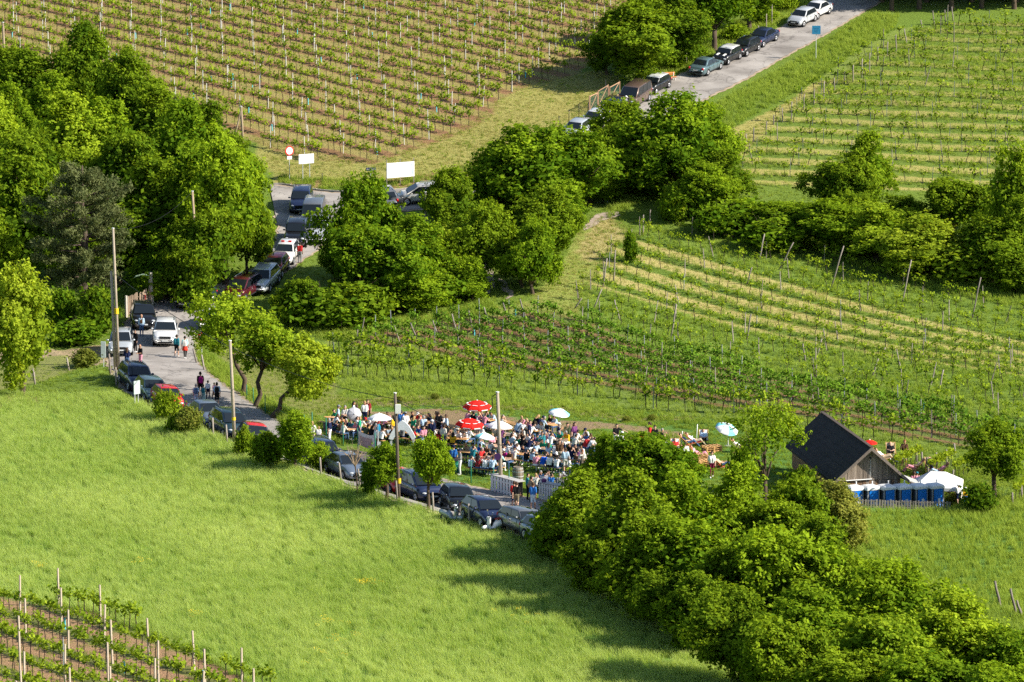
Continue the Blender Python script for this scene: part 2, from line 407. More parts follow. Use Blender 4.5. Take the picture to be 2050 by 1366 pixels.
def build_terrain():
    ny, nx = GX.shape
    colA = np.zeros((ny, nx, 4)); colA[..., :3] = (.14, .205, .03); colA[..., 3] = 1
    wob = 1.2 * np.sin(GX * .8 + GY * .37) + .9 * np.sin(GX * .33 - GY * .71)       # ragged borders
    for poly, c in ZONES:
        m = inside(wpoly(poly), GX + .35 * wob, GY + .5 * wob); colA[m, :3] = c
    colB = colA.copy(); rowc = np.zeros((ny, nx))
    for f in SHEETS:
        m = inside(f['P'], GX + .15 * wob, GY + .2 * wob)
        rc = ((GX - f['o'][0]) * f['n'][0] + (GY - f['o'][1]) * f['n'][1]) / f['gap']
        cA, cB = np.array(f['cA']), np.array(f['cB'])
        colA[m, :3] = cA; colB[m, :3] = cB; rowc[m] = rc[m]
        if f is V2:                                     # the far lanes of this vineyard are mown straw
            r = m & (rc > -4.6); colB[r, :3] = (.42, .36, .13)
            r = m & (rc > -.3); colB[r, :3] = (.15, .22, .035)
        if f is V5:
            t = np.clip((GY - 352) / 40, 0, 1)[..., None]
            colB[..., :3] = np.where(m[..., None], (1 - t) * np.array((.36, .32, .10)) + t * np.array((.25, .25, .065)), colB[..., :3])
    V = np.stack([GX, GY, GZ], -1).reshape(-1, 3)
    q = (np.arange(ny - 1)[:, None] * nx + np.arange(nx - 1)[None, :]).ravel()
    F = np.stack([q, q + 1, q + nx + 1, q + nx], 1)
    me = bpy.data.meshes.new('ground')
    me.vertices.add(len(V)); me.vertices.foreach_set('co', V.ravel())
    me.loops.add(F.size); me.loops.foreach_set('vertex_index', F.ravel().astype(np.int32))
    me.polygons.add(len(F)); me.polygons.foreach_set('loop_start', np.arange(0, F.size, 4, dtype=np.int32))
    me.polygons.foreach_set('use_smooth', np.ones(len(F), bool))
    for nm, arr in (('colA', colA), ('colB', colB)):
        at = me.attributes.new(nm, 'FLOAT_COLOR', 'POINT'); at.data.foreach_set('color', arr.reshape(-1).astype(np.float32))
    at = me.attributes.new('rowc', 'FLOAT', 'POINT'); at.data.foreach_set('value', rowc.ravel().astype(np.float32))
    me.update(calc_edges=True)
    m, nt, b = nodes_of('ground_cover')
    A = N(nt, 'Attribute', attribute_name='colA'); B = N(nt, 'Attribute', attribute_name='colB'); Rr = N(nt, 'Attribute', attribute_name='rowc')
    ge = N(nt, 'NewGeometry')
    n1 = N(nt, 'TexNoise', i_Scale=.55, i_Detail=5.0, i_Roughness=.6); n2 = N(nt, 'TexNoise', i_Scale=7.0, i_Detail=5.0, i_Roughness=.7); n3 = N(nt, 'TexNoise', i_Scale=.06, i_Detail=3.0)
    for n in (n1, n2, n3): nt.links.new(ge.outputs['Position'], n.inputs['Vector'])
    w1 = N(nt, 'Math', operation='MULTIPLY_ADD'); w1.inputs[1].default_value = .34; nt.links.new(n1.outputs['Fac'], w1.inputs[0]); nt.links.new(Rr.outputs['Fac'], w1.inputs[2])
    fr = N(nt, 'Math', operation='PINGPONG'); fr.inputs[1].default_value = .5; nt.links.new(w1.outputs[0], fr.inputs[0])
    mr = N(nt, 'MapRange', interpolation_type='SMOOTHSTEP'); mr.inputs['From Min'].default_value = .17; mr.inputs['From Max'].default_value = .33
    w2 = N(nt, 'Math', operation='MULTIPLY_ADD'); w2.inputs[1].default_value = .24; w2.inputs[2].default_value = -.12; nt.links.new(n2.outputs['Fac'], w2.inputs[0])
    w3 = N(nt, 'Math', operation='ADD'); nt.links.new(fr.outputs[0], w3.inputs[0]); nt.links.new(w2.outputs[0], w3.inputs[1])
    nt.links.new(w3.outputs[0], mr.inputs['Value'])
    mx = N(nt, 'MixRGB'); nt.links.new(mr.outputs[0], mx.inputs[0]); nt.links.new(A.outputs['Color'], mx.inputs[1]); nt.links.new(B.outputs['Color'], mx.inputs[2])
    # patches of straw, green and bare soil
    n5 = N(nt, 'TexNoise', i_Scale=1.6, i_Detail=6.0, i_Roughness=.7); nt.links.new(ge.outputs['Position'], n5.inputs['Vector'])
    r5 = N(nt, 'MapRange'); r5.inputs['From Min'].default_value = .52; r5.inputs['From Max'].default_value = .72; r5.inputs['To Max'].default_value = .55; nt.links.new(n5.outputs['Fac'], r5.inputs['Value'])
    m5 = N(nt, 'MixRGB'); m5.inputs[2].default_value = (.115, .185, .035, 1); nt.links.new(r5.outputs[0], m5.inputs[0]); nt.links.new(mx.outputs[0], m5.inputs[1])
    hs = N(nt, 'HueSaturation'); mv = N(nt, 'MapRange'); mv.inputs['To Min'].default_value = .45; mv.inputs['To Max'].default_value = 1.5
    nt.links.new(n2.outputs['Fac'], mv.inputs['Value']); nt.links.new(mv.outputs[0], hs.inputs['Value'])
    mh = N(nt, 'MapRange'); mh.inputs['To Min'].default_value = .485; mh.inputs['To Max'].default_value = .515; nt.links.new(n3.outputs['Fac'], mh.inputs['Value']); nt.links.new(mh.outputs[0], hs.inputs['Hue'])
    nt.links.new(m5.outputs[0], hs.inputs['Color']); nt.links.new(hs.outputs[0], b.inputs['Base Color'])
    b.inputs['Roughness'].default_value = .95; b.inputs['Specular IOR Level'].default_value = .1
    bp = N(nt, 'Bump', i_Strength=.9, i_Distance=.12); nt.links.new(n2.outputs['Fac'], bp.inputs['Height']); nt.links.new(bp.outputs[0], b.inputs['Normal'])
    me.materials.append(m)
    tag(obj('ground', me), kind='structure')
build_terrain()

# ------------------------------------------------------------------ roads
def asphalt():
    m, nt, b = nodes_of('pale_asphalt')
    ge = N(nt, 'NewGeometry')
    n1 = N(nt, 'TexNoise', i_Scale=.35, i_Detail=5.0); n2 = N(nt, 'TexNoise', i_Scale=9.0, i_Detail=6.0, i_Roughness=.7)
    vo = N(nt, 'TexVoronoi', feature='DISTANCE_TO_EDGE', i_Scale=.33)
    nw = N(nt, 'TexNoise', i_Scale=.8, i_Detail=4.0); va = N(nt, 'VectorMath', operation='ADD')
    for n in (n1, n2, nw): nt.links.new(ge.outputs['Position'], n.inputs['Vector'])
    vs_ = N(nt, 'VectorMath', operation='SCALE'); vs_.inputs['Scale'].default_value = 2.5; nt.links.new(nw.outputs['Color'], vs_.inputs[0])
    nt.links.new(ge.outputs['Position'], va.inputs[0]); nt.links.new(vs_.outputs[0], va.inputs[1]); nt.links.new(va.outputs[0], vo.inputs['Vector'])
    cr = N(nt, 'ValToRGB'); cr.color_ramp.elements[0].position = .3; cr.color_ramp.elements[1].position = .7
    cr.color_ramp.elements[0].color = (.21, .19, .175, 1); cr.color_ramp.elements[1].color = (.39, .36, .335, 1)
    nt.links.new(n1.outputs['Fac'], cr.inputs[0])
    ck = N(nt, 'MapRange'); ck.inputs['From Max'].default_value = .03; ck.inputs['To Min'].default_value = .55; nt.links.new(vo.outputs['Distance'], ck.inputs['Value'])
    gr = N(nt, 'MapRange'); gr.inputs['To Min'].default_value = .82; gr.inputs['To Max'].default_value = 1.18; nt.links.new(n2.outputs['Fac'], gr.inputs['Value'])
    mu = N(nt, 'Math', operation='MULTIPLY'); nt.links.new(ck.outputs[0], mu.inputs[0]); nt.links.new(gr.outputs[0], mu.inputs[1])
    hs = N(nt, 'HueSaturation'); nt.links.new(mu.outputs[0], hs.inputs['Value']); nt.links.new(cr.outputs[0], hs.inputs['Color'])
    nt.links.new(hs.outputs[0], b.inputs['Base Color']); b.inputs['Roughness'].default_value = .9; b.inputs['Specular IOR Level'].default_value = .15
    return m
M_ROAD = asphalt()
def resample(P, n):
    P = [Vector((p[0], p[1])) for p in P]
    # smooth with Catmull-Rom, then equal steps
    Q = []
    for i in range(len(P) - 1):
        p0, p1, p2, p3 = P[max(i - 1, 0)], P[i], P[i + 1], P[min(i + 2, len(P) - 1)]
        for k in range(10):
            t = k / 10
            Q.append(.5 * ((2 * p1) + (p2 - p0) * t + (2 * p0 - 5 * p1 + 4 * p2 - p3) * t * t + (3 * p1 - p0 - 3 * p2 + p3) * t ** 3))
    Q.append(P[-1]); Q = np.array(Q)
    s = np.concatenate([[0], np.cumsum(np.linalg.norm(np.diff(Q, axis=0), axis=1))]); t = np.linspace(0, s[-1], n)
    return np.stack([np.interp(t, s, Q[:, 0]), np.interp(t, s, Q[:, 1])], 1)
def ribbon(A, B, n, m, lift, ext=0.0):
    A, B = resample(A, n), resample(B, n)
    V, F = [], []
    for i in range(n):
        for k in range(m + 1):
            t = k / m * (1 + 2 * ext) - ext; p = A[i] * (1 - t) + B[i] * t
            if k in (0, m):                                  # crumbled edge
                q = (.10 * math.sin(i * 1.7) + .09 * math.sin(i * .61 + 2) + .07 * math.sin(i * 3.1)) * (1 if k else -1); e = B[i] - A[i]; p = p + e / np.linalg.norm(e) * q
            V.append((p[0], p[1], hz(p[0], p[1]) + lift))
    for i in range(n - 1):
        for k in range(m):
            a = i * (m + 1) + k; F.append((a, a + 1, a + m + 2, a + m + 1))
    return V, F
LOW_FAR, LOW_NEAR = [G(*p) for p in EDGE_FAR], [G(*p) for p in EDGE_NEAR]
HI_FAR, HI_NEAR = [G(*p) for p in UP_FAR], [G(*p) for p in UP_NEAR]
M_VERGE = plain('gravel_verge', (.36, .28, .20), rough=.95, var=.35, vscale=1.5, bump=.5)
for nm, A, B, k in (('road_lower', LOW_FAR, LOW_NEAR, 0), ('road_upper', HI_FAR, HI_NEAR, 1)):
    V, F = ribbon(A, B, 260, 10, .035 + .006 * k, .045)
    tag(obj('verge_' + nm[5:], mesh('verge', V, F, M_VERGE, smooth=True)), kind='structure')
    V, F = ribbon(A, B, 260, 14, .065 + .012 * k)
    tag(obj(nm, mesh('road', V, F, M_ROAD, smooth=True)), kind='structure')
# the kerb on the bend
kp = [G(x, y) for x, y in ((540, 371), (566, 371), (597, 376), (641, 383), (690, 386), (730, 385))]
kp = resample([(p.x, p.y) for p in kp], 24)
mb = MB()
for a, b in zip(kp[:-1], kp[1:]):
    c = (a + b) / 2; L = np.linalg.norm(b - a)
    mb.box((c[0], c[1], hz(*c) + .09), (L - .02, .16, .18), math.atan2(b[1] - a[1], b[0] - a[0]))
tag(mb.build('kerb', plain('kerb_stone', (.36, .34, .31))), kind='structure')
# darker repair patch of tar on the lower road and worn wheel tracks of the farm track
def patch(name, pts, mat, lift, wob=.3):
    P = wpoly(pts); mn, mx_ = P.min(0), P.max(0); st = .12
    X, Y = np.meshgrid(np.arange(mn[0], mx_[0] + st, st), np.arange(mn[1], mx_[1] + st, st))
    q = wob * np.sin(X * 2.3 + Y * 1.1) + wob * np.sin(X * .9 - Y * 1.9)
    ins = inside(P, X + q * .5, Y + q * .5); Z = H(X, Y) + lift; nx = X.shape[1]
    V = np.stack([X, Y, Z], -1).reshape(-1, 3); F = []
    for j in range(X.shape[0] - 1):
        for i in range(nx - 1):
            if ins[j, i]: F.append((j * nx + i, j * nx + i + 1, (j + 1) * nx + i + 1, (j + 1) * nx + i))
    me = mesh(name, V, F, mat, smooth=True)
    return obj(name, me)
tag(patch('road_repair', [(678, 908), (700, 903), (770, 915), (800, 925), (775, 932), (720, 925)], plain('dark_tar', (.12, .10, .095), rough=.9, var=.2, vscale=3), .085), kind='structure')
M_TRACK = plain('stony_track', (.36, .29, .235), rough=.95, var=.4, vscale=1.1, bump=.6, bscale=5)
tag(patch('track_rut', [(975, 520), (985, 540), (990, 568), (985, 588), (975, 588), (972, 560), (965, 530)], M_TRACK, .045), kind='structure')
tag(patch('track_rut', [(1000, 555), (1012, 568), (1026, 592), (1020, 600), (1008, 588), (995, 565)], M_TRACK, .045), kind='structure')
tag(patch('track_rut', [(1165, 455), (1195, 430), (1240, 424), (1245, 432), (1200, 444), (1175, 462)], M_TRACK, .045), kind='structure')

# ------------------------------------------------------------------ scatter (grass, far vines)
def add_float(me, name, arr):
    a = me.attributes.new(name, 'FLOAT', 'POINT'); a.data.foreach_set('value', np.asarray(arr, np.float32))
def scatter(name, pts, rz, scl, vid, variants, label, cat):
    """one object: small plants set on points with geometry nodes"""
    me = bpy.data.meshes.new(name); n = len(pts)
    me.vertices.add(n); me.vertices.foreach_set('co', np.asarray(pts, np.float32).ravel())
    rot = np.zeros((n, 3), np.float32); rot[:, 2] = rz
    a = me.attributes.new('rot', 'FLOAT_VECTOR', 'POINT'); a.data.foreach_set('vector', rot.ravel())
    sv = np.asarray(scl, np.float32)
    if sv.ndim == 1: sv = np.repeat(sv[:, None], 3, 1)
    a = me.attributes.new('scl', 'FLOAT_VECTOR', 'POINT'); a.data.foreach_set('vector', sv.ravel())
    a = me.attributes.new('vid', 'INT', 'POINT'); a.data.foreach_set('value', np.asarray(vid, np.int32))
    o = obj(name, me); tag(o, label, cat, None, 'stuff')
    ng = bpy.data.node_groups.new(name, 'GeometryNodeTree')
    ng.interface.new_socket('Geometry', in_out='INPUT', socket_type='NodeSocketGeometry'); ng.interface.new_socket('Geometry', in_out='OUTPUT', socket_type='NodeSocketGeometry')
    gi, go = ng.nodes.new('NodeGroupInput'), ng.nodes.new('NodeGroupOutput')
    ip = ng.nodes.new('GeometryNodeInstanceOnPoints'); jn = ng.nodes.new('GeometryNodeJoinGeometry')
    ip.inputs['Pick Instance'].default_value = True
    for vme in variants:
        src = bpy.data.objects.new(vme.name + '_source', vme)           # not linked to the scene
        oi = ng.nodes.new('GeometryNodeObjectInfo'); oi.inputs['Object'].default_value = src; oi.inputs['As Instance'].default_value = False
        g2 = ng.nodes.new('GeometryNodeGeometryToInstance')
        ng.links.new(oi.outputs['Geometry'], g2.inputs[0]); ng.links.new(g2.outputs[0], jn.inputs[0])
    def na(nm, ty):
        x = ng.nodes.new('GeometryNodeInputNamedAttribute'); x.data_type = ty; x.inputs['Name'].default_value = nm
        return [s for s in x.outputs if s.enabled and s.name == 'Attribute'][0]
    ng.links.new(gi.outputs[0], ip.inputs['Points']); ng.links.new(jn.outputs[0], ip.inputs['Instance'])
    ng.links.new(na('rot', 'FLOAT_VECTOR'), ip.inputs['Rotation']); ng.links.new(na('scl', 'FLOAT_VECTOR'), ip.inputs['Scale'])
    ng.links.new(na('vid', 'INT'), ip.inputs['Instance Index']); ng.links.new(ip.outputs[0], go.inputs[0])
    md = o.modifiers.new('scatter', 'NODES'); md.node_group = ng
    return o
def tuft(name, n, h, spread, lean, w, mat, seed):
    g = np.random.default_rng(seed); V, F, T = [], [], []
    for i in range(n):
        a, r = g.uniform(0, 6.28), spread * math.sqrt(g.uniform(0, 1)); x, y = r * math.cos(a), r * math.sin(a)
        hh = h * g.uniform(.55, 1.15); la = g.uniform(0, 6.28); lx, ly = lean * hh * (math.cos(la) * g.uniform(.2, 1) - .35), lean * hh * math.sin(la) * g.uniform(.2, 1)
        fa = g.uniform(0, 3.14); dx, dy = w * math.cos(fa) * .5, w * math.sin(fa) * .5; k = len(V)
        V += [(x - dx, y - dy, -.03), (x + dx, y + dy, -.03), (x + lx * .35 + dx * .8, y + ly * .35 + dy * .8, hh * .55), (x + lx * .35 - dx * .8, y + ly * .35 - dy * .8, hh * .55), (x + lx, y + ly, hh)]
        F += [(k, k + 1, k + 2, k + 3), (k + 3, k + 2, k + 4)]
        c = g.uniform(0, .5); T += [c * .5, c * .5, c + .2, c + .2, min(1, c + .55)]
    me = mesh(name, V, F, mat); add_float(me, 'tint', T); return me
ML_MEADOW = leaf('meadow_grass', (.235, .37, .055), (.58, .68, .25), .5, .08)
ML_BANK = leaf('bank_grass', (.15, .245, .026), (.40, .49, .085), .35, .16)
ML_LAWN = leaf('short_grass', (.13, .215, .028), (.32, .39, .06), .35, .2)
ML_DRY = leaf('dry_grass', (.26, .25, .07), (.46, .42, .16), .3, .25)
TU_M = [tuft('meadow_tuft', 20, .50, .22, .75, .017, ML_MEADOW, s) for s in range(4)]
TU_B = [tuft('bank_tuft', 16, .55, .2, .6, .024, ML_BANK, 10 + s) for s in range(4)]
TU_L = [tuft('lawn_tuft', 14, .17, .2, .6, .022, ML_LAWN, 20 + s) for s in range(3)]
TU_D = [tuft('dry_tuft', 14, .14, .22, .9, .02, ML_DRY, 30 + s) for s in range(3)]
ROADS = [np.concatenate([resample(LOW_FAR, 80), resample(LOW_NEAR, 80)[::-1]]), np.concatenate([resample(HI_FAR, 80), resample(HI_NEAR, 80)[::-1]])]
def fill(polys, dens, holes=(), jitter=True):
    out = []
    for P in polys:
        mn, mx_ = P.min(0), P.max(0); n = int(dens * (mx_[0] - mn[0]) * (mx_[1] - mn[1]))
        X = rng.uniform(mn[0], mx_[0], n); Y = rng.uniform(mn[1], mx_[1], n)
        k = inside(P, X, Y)
        for Q in list(holes) + ROADS: k &= ~inside(Q, X, Y)
        px = X / np.maximum(Y, 1) * FPX + CX                       # keep to what the picture and a step beside it can see
        k &= (px > -160) & (px < 2210)
        out.append(np.stack([X[k], Y[k]], 1))
    out = np.concatenate(out); return out
def grass(name, xy, tufts, lo, hi, label):
    n = len(xy); z = H(xy[:, 0], xy[:, 1]); pts = np.column_stack([xy, z])
    big = .5 + .5 * np.sin(xy[:, 0] * .21 + 1.3 * np.sin(xy[:, 1] * .13)) * np.sin(xy[:, 1] * .17 + xy[:, 0] * .05)
    s = (lo + (hi - lo) * (.45 * big + .55 * rng.uniform(0, 1, n)))
    return scatter(name, pts, rng.uniform(-.7, .7, n), s, rng.integers(0, len(tufts), n), tufts, label, 'grass')
MEADOW = wpoly([(-300, 800), (230, 790), (330, 826), (420, 868), (520, 912), (700, 975), (920, 1043), (1090, 1090), (1300, 1160), (1500, 1290), (1700, 1480), (-300, 1520)])
MEADOW_R = wpoly([(1660, 1024), (1910, 1024), (1935, 1014), (2230, 1010), (2230, 1330), (1900, 1260), (1660, 1180)])
V6P = V6['P']
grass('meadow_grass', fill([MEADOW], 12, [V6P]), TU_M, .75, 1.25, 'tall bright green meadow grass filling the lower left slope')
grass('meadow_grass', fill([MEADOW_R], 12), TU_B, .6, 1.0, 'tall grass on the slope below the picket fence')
BANKS = [wpoly(p) for p in ([(1345, 262), (1440, 205), (1560, 140), (1650, 85), (1740, 28), (1800, 30), (1790, 60), (1640, 158), (1560, 205), (1450, 268), (1400, 320)],
                            [(560, 352), (760, 366), (860, 352), (980, 322), (1000, 338), (860, 372), (720, 386), (600, 376), (556, 368)],
                            [(395, 690), (440, 720), (500, 780), (600, 835), (680, 870), (690, 895), (560, 845), (480, 790), (420, 750), (394, 722)],
                            [(1215, 440), (1300, 400), (1420, 430), (1560, 480), (1700, 530), (1900, 590), (2150, 640), (2150, 600), (1800, 520), (1500, 440), (1300, 330), (1230, 350)],
                            [(1290, 172), (1400, 132), (1560, 52), (1650, -5), (1600, -30), (1500, 30), (1350, 100), (1270, 150)],
                            [(530, 640), (660, 660), (860, 628), (980, 600), (1000, 625), (860, 645), (680, 690), (560, 660)])]
grass('bank_grass', fill(BANKS, 11), TU_B, .55, 1.15, 'rough dark green grass on the banks along the lanes')
VG = [V2['P'], V4['P'], V5['P'], wpoly([(640, 690), (680, 768), (800, 768), (1000, 780), (1250, 818), (1480, 852), (1600, 862), (1590, 880), (1380, 850), (1100, 822), (900, 808), (690, 800)])]
xy = fill(VG, 7)
keep = np.ones(len(xy), bool)
for f in (V2, V5):
    rc = ((xy - f['o']) @ f['n']) / f['gap']; ph = np.abs(((rc + .5) % 1) - .5); ins = inside(f['P'], xy[:, 0], xy[:, 1])
    st = ins & (ph > .26) & ((rc > -4.6) & (rc < -.3) if f is V2 else (xy[:, 1] < 375))
    keep &= ~(st & (rng.uniform(0, 1, len(xy)) < .93))
grass('vineyard_grass', xy[keep], TU_B, .35, .85, 'long green grass growing between the vine rows')
xy = fill([V1['P']], 3.0); rc = ((xy - V1['o']) @ V1['n']) / V1['gap']; ph = np.abs(((rc + .5) % 1) - .5)
strip = wpoly(ZONES[2][0])
x2 = fill([strip, wpoly(ZONES[4][0]), wpoly(ZONES[6][0])], 9)
x3 = fill([V2['P']], 7); r3 = ((x3 - V2['o']) @ V2['n']) / V2['gap']; p3 = np.abs(((r3 + .5) % 1) - .5); x3 = x3[(p3 > .28) & (r3 > -4.6) & (r3 < -.3)]
grass('mown_grass', np.concatenate([xy[ph > .3], x2, x3]), TU_D, .5, 1.1, 'short straw coloured mown grass in the vineyard lanes')
xy = np.concatenate([fill([wpoly(ZONES[8][0])], 12, [wpoly(ZONES[9][0])]), fill([wpoly(ZONES[9][0]), wpoly(ZONES[10][0]), V3['P'], V6P], 1.0), fill([V1['P']], .35), fill([strip, wpoly(ZONES[4][0])], 2), fill([wpoly([(1590, 880), (1900, 940), (2200, 930), (2200, 1020), (1600, 1030)])], 11)])
REST = np.array([(-52, 246), (52, 246), (60, 372), (24, 372), (-4, 322), (-36, 350), (-52, 350)], float)
xr = fill([REST], 4.5, [f['P'] for f in SHEETS] + [MEADOW, MEADOW_R, strip] + [wpoly(ZONES[k][0]) for k in (4, 8, 9, 10, 11, 13)])
xy = np.concatenate([xy, xr, fill([wpoly([(-60, 735), (230, 735), (240, 800), (-60, 815)])], 2)])
grass('lawn_grass', xy, TU_L, .5, 1.35, 'short green grass around the beer tables and between the trees')

def flowers():
    g = np.random.default_rng(4); V, F = [], []
    for k in range(7):
        a = k * .9; r = .05 + .09 * g.uniform(); x, y, z = r * math.cos(a), r * math.sin(a), .42 + .14 * g.uniform(); n = len(V)
        V += [(x - .03, y, z), (x, y - .03, z + .012), (x + .03, y, z), (x, y + .03, z + .012)]; F.append((n, n + 1, n + 2, n + 3))
    me = mesh('flower_clump', V, F, plain('flower_yellow', (.75, .55, .02), rough=.8)); pts = []
    for px, py, w, n in ((80, 1147, 14, 8), (735, 1183, 30, 16), (665, 1260, 34, 9), (690, 1293, 40, 8), (270, 1142, 60, 5), (1050, 1250, 90, 6), (380, 1245, 20, 5), (640, 1330, 60, 6)):
        c = G(px, py)
        for i in range(n): pts.append((c.x + g.normal(0, w / 39 * .5), c.y + g.normal(0, w / 39 * .5)))
    p = np.array(pts); scatter('wildflowers', np.column_stack([p, H(p[:, 0], p[:, 1])]), g.uniform(0, 6, len(p)), g.uniform(.8, 1.3, len(p)), np.zeros(len(p), int), [me], 'small yellow wildflowers scattered in patches over the meadow', 'flowers')
flowers()
# ------------------------------------------------------------------ trees
def quads_mesh(name, C, U, W, T, mats, mi=None):
    """leaf-sized pointed quads: centres, half-length and half-width vectors"""
    n = len(C)
    V = np.stack([C - U, C + W * .9 - U * .1, C + U, C - W * .9 - U * .1], 1).reshape(-1, 3)
    me = bpy.data.meshes.new(name)
    me.vertices.add(4 * n); me.vertices.foreach_set('co', V.astype(np.float32).ravel())
    me.loops.add(4 * n); me.loops.foreach_set('vertex_index', np.arange(4 * n, dtype=np.int32))
    me.polygons.add(n); me.polygons.foreach_set('loop_start', np.arange(0, 4 * n, 4, dtype=np.int32))
    for m in mats: me.materials.append(m)
    add_float(me, 'tint', np.repeat(T, 4))
    me.update(calc_edges=True); return me
def unit(a): return a / np.maximum(np.linalg.norm(a, axis=-1, keepdims=True), 1e-9)
def leaves(g, P, D, tint, per, sig, size, out=.75, up=.25, ran=.8, droop=0.0):
    """per leaves round each clump centre P with outward direction D"""
    n = len(P) * per
    C = np.repeat(P, per, 0) + g.normal(0, 1, (n, 3)) * np.repeat(np.broadcast_to(sig, (len(P),)), per)[:, None] * np.array([1, 1, .8])
    Nn = unit(np.repeat(D, per, 0) * out + np.array([0, 0, up]) + g.normal(0, ran, (n, 3)))
    A = unit(np.cross(Nn, g.normal(0, 1, (n, 3)))); B = np.cross(Nn, A)
    s = size * g.uniform(.6, 1.35, n)[:, None]
    T = np.clip(np.repeat(tint, per) + g.normal(0, .12, n), 0, 1)
    C[:, 2] -= droop * g.uniform(0, 1, n)
    return C, A * s, B * s * .72, T
def crown_mesh(name, seed, rx, rz, zc, lobes, subs, per, size, low=.15, sig=.2, top=1.0, hole=0.0):
    """crown of leafy lobes, each a heap of smaller leaf clumps, round a middle at height zc"""
    g = np.random.default_rng(seed)
    L, Rr = [], []
    for i in range(lobes):
        u = g.uniform(-1, 1) if i > 2 else g.uniform(.4, 1); a = g.uniform(0, 6.283); h = math.sqrt(1 - u * u)
        k = g.uniform(.42, .78); taper = 1 - .35 * max(u, 0) * top
        L.append((rx * k * h * math.cos(a) * taper, rx * k * h * math.sin(a) * taper, zc + rz * k * u)); Rr.append(g.uniform(.26, .46) * min(rx, rz) * (1.05 if u < .4 else .85))
    L, Rr = np.array(L), np.array(Rr); ctr = np.array([0, 0, zc - .2 * rz])
    S, SR = [], []
    for c, r in zip(L, Rr):
        d = unit(g.normal(0, 1, (subs, 3)) + .35 * unit(c - ctr)); S.append(c + d * r * g.uniform(.6, 1.0, (subs, 1))); SR.append(r * g.uniform(.26, .48, subs))
    S, SR = np.concatenate(S), np.concatenate(SR)
    dist = np.linalg.norm((S[:, None] - L[None]) / Rr[None, :, None], axis=2); k = ((dist < .55).sum(1) == 0) & (S[:, 2] > low)
    if hole: k &= g.uniform(0, 1, len(S)) > hole
    S, SR = S[k], SR[k]; P, D, T, SG = [], [], [], []
    for c, r in zip(S, SR):
        n = max(4, int(26 * (r / (.16 * rx)) ** 2 * .55)); d = unit(g.normal(0, 1, (n, 3)) + .55 * unit(c - ctr) + np.array([0, 0, .25]))
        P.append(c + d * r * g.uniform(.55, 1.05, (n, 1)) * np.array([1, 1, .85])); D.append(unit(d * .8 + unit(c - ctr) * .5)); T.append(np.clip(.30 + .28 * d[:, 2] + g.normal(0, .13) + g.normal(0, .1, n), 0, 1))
    P, D, T = np.concatenate(P), np.concatenate(D), np.concatenate(T)
    k = g.uniform(0, 1, len(P)) < .2; Pt = P[k] + unit(D[k] + np.array([0, 0, .5]) + g.normal(0, .3, (k.sum(), 3))) * g.uniform(.12, .75, (k.sum(), 1)) * (rx / 3.0)
    C, U, W, TT = leaves(g, np.concatenate([P, Pt]), np.concatenate([D, D[k]]), np.concatenate([T, np.clip(T[k] + .2, 0, 1)]), per, np.concatenate([np.full(len(P), sig), np.full(len(Pt), sig * .5)]), size, 1.0, .25, .6)
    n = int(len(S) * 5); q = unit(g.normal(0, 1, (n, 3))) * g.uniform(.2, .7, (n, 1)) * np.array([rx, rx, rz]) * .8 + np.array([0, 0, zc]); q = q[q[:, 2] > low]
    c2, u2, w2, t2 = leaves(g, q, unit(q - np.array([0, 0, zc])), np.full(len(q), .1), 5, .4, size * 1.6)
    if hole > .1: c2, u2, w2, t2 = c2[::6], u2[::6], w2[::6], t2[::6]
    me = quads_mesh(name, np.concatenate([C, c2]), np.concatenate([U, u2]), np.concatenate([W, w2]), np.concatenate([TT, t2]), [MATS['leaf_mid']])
    return me, L
def trunk_mesh(name, seed, L, zc, rz, r0, fork=.45, base=0.0, mat=None, lean=.15):
    g = np.random.default_rng(seed); mb = MB()
    fz = max(.25, zc - rz * fork); bend = Vector((g.normal(0, lean), g.normal(0, lean), 0))
    f = Vector((0, 0, fz)) + bend
    mb.tube([(0, 0, -.5), (0, 0, .1), Vector((0, 0, fz * .5)) + bend * .3, f], [r0 * 1.5, r0 * 1.15, r0 * .95, r0 * .8], 9)
    idx = g.permutation(len(L))[:min(9, len(L))]
    for i in idx:
        e = Vector(L[i]); m = f.lerp(e, .5) + Vector((g.normal(0, .15), g.normal(0, .15), .12 * (e - f).length))
        mb.tube([f - Vector((0, 0, .1)), f.lerp(m, .55), m, e], [r0 * .55, r0 * .42, r0 * .28, r0 * .1], 6)
        for k in range(3):
            s = m.lerp(e, g.uniform(0, .9)); t = s + Vector(g.normal(0, .55, 3)) + Vector((0, 0, .3)); mb.tube([s, s.lerp(t, .5) + Vector((0, 0, .06)), t], [r0 * .16, r0 * .1, r0 * .04], 4)
    return mb.mesh(name, mat or M_BARK, True)
ML = {
    'leaf_dark': leaf('leaf_dark', (.075, .145, .010), (.27, .375, .02), .4),
    'leaf_mid': leaf('leaf_mid', (.085, .17, .010), (.31, .435, .022), .42),
    'leaf_light': leaf('leaf_light', (.14, .235, .013), (.43, .55, .035), .42),
    'leaf_yellow': leaf('leaf_yellow', (.15, .235, .014), (.42, .51, .04), .42),
    'leaf_olive': leaf('leaf_olive', (.11, .15, .022), (.31, .32, .06), .36),
    'leaf_pine': leaf('leaf_pine', (.06, .085, .03), (.19, .21, .085), .2),
    'leaf_bloom': leaf('leaf_bloom', (.10, .17, .05), (.42, .46, .27), .35),
}
KIND = {'d': 'leaf_dark', 'm': 'leaf_mid', 'l': 'leaf_light', 'y': 'leaf_yellow', 'o': 'leaf_olive', 'p': 'leaf_pine', 'b': 'leaf_bloom'}
ADJ = {'d': 'dark green', 'm': 'mid green', 'l': 'bright light green', 'y': 'yellow green', 'o': 'olive green', 'p': 'grey green', 'b': 'pale blossoming'}
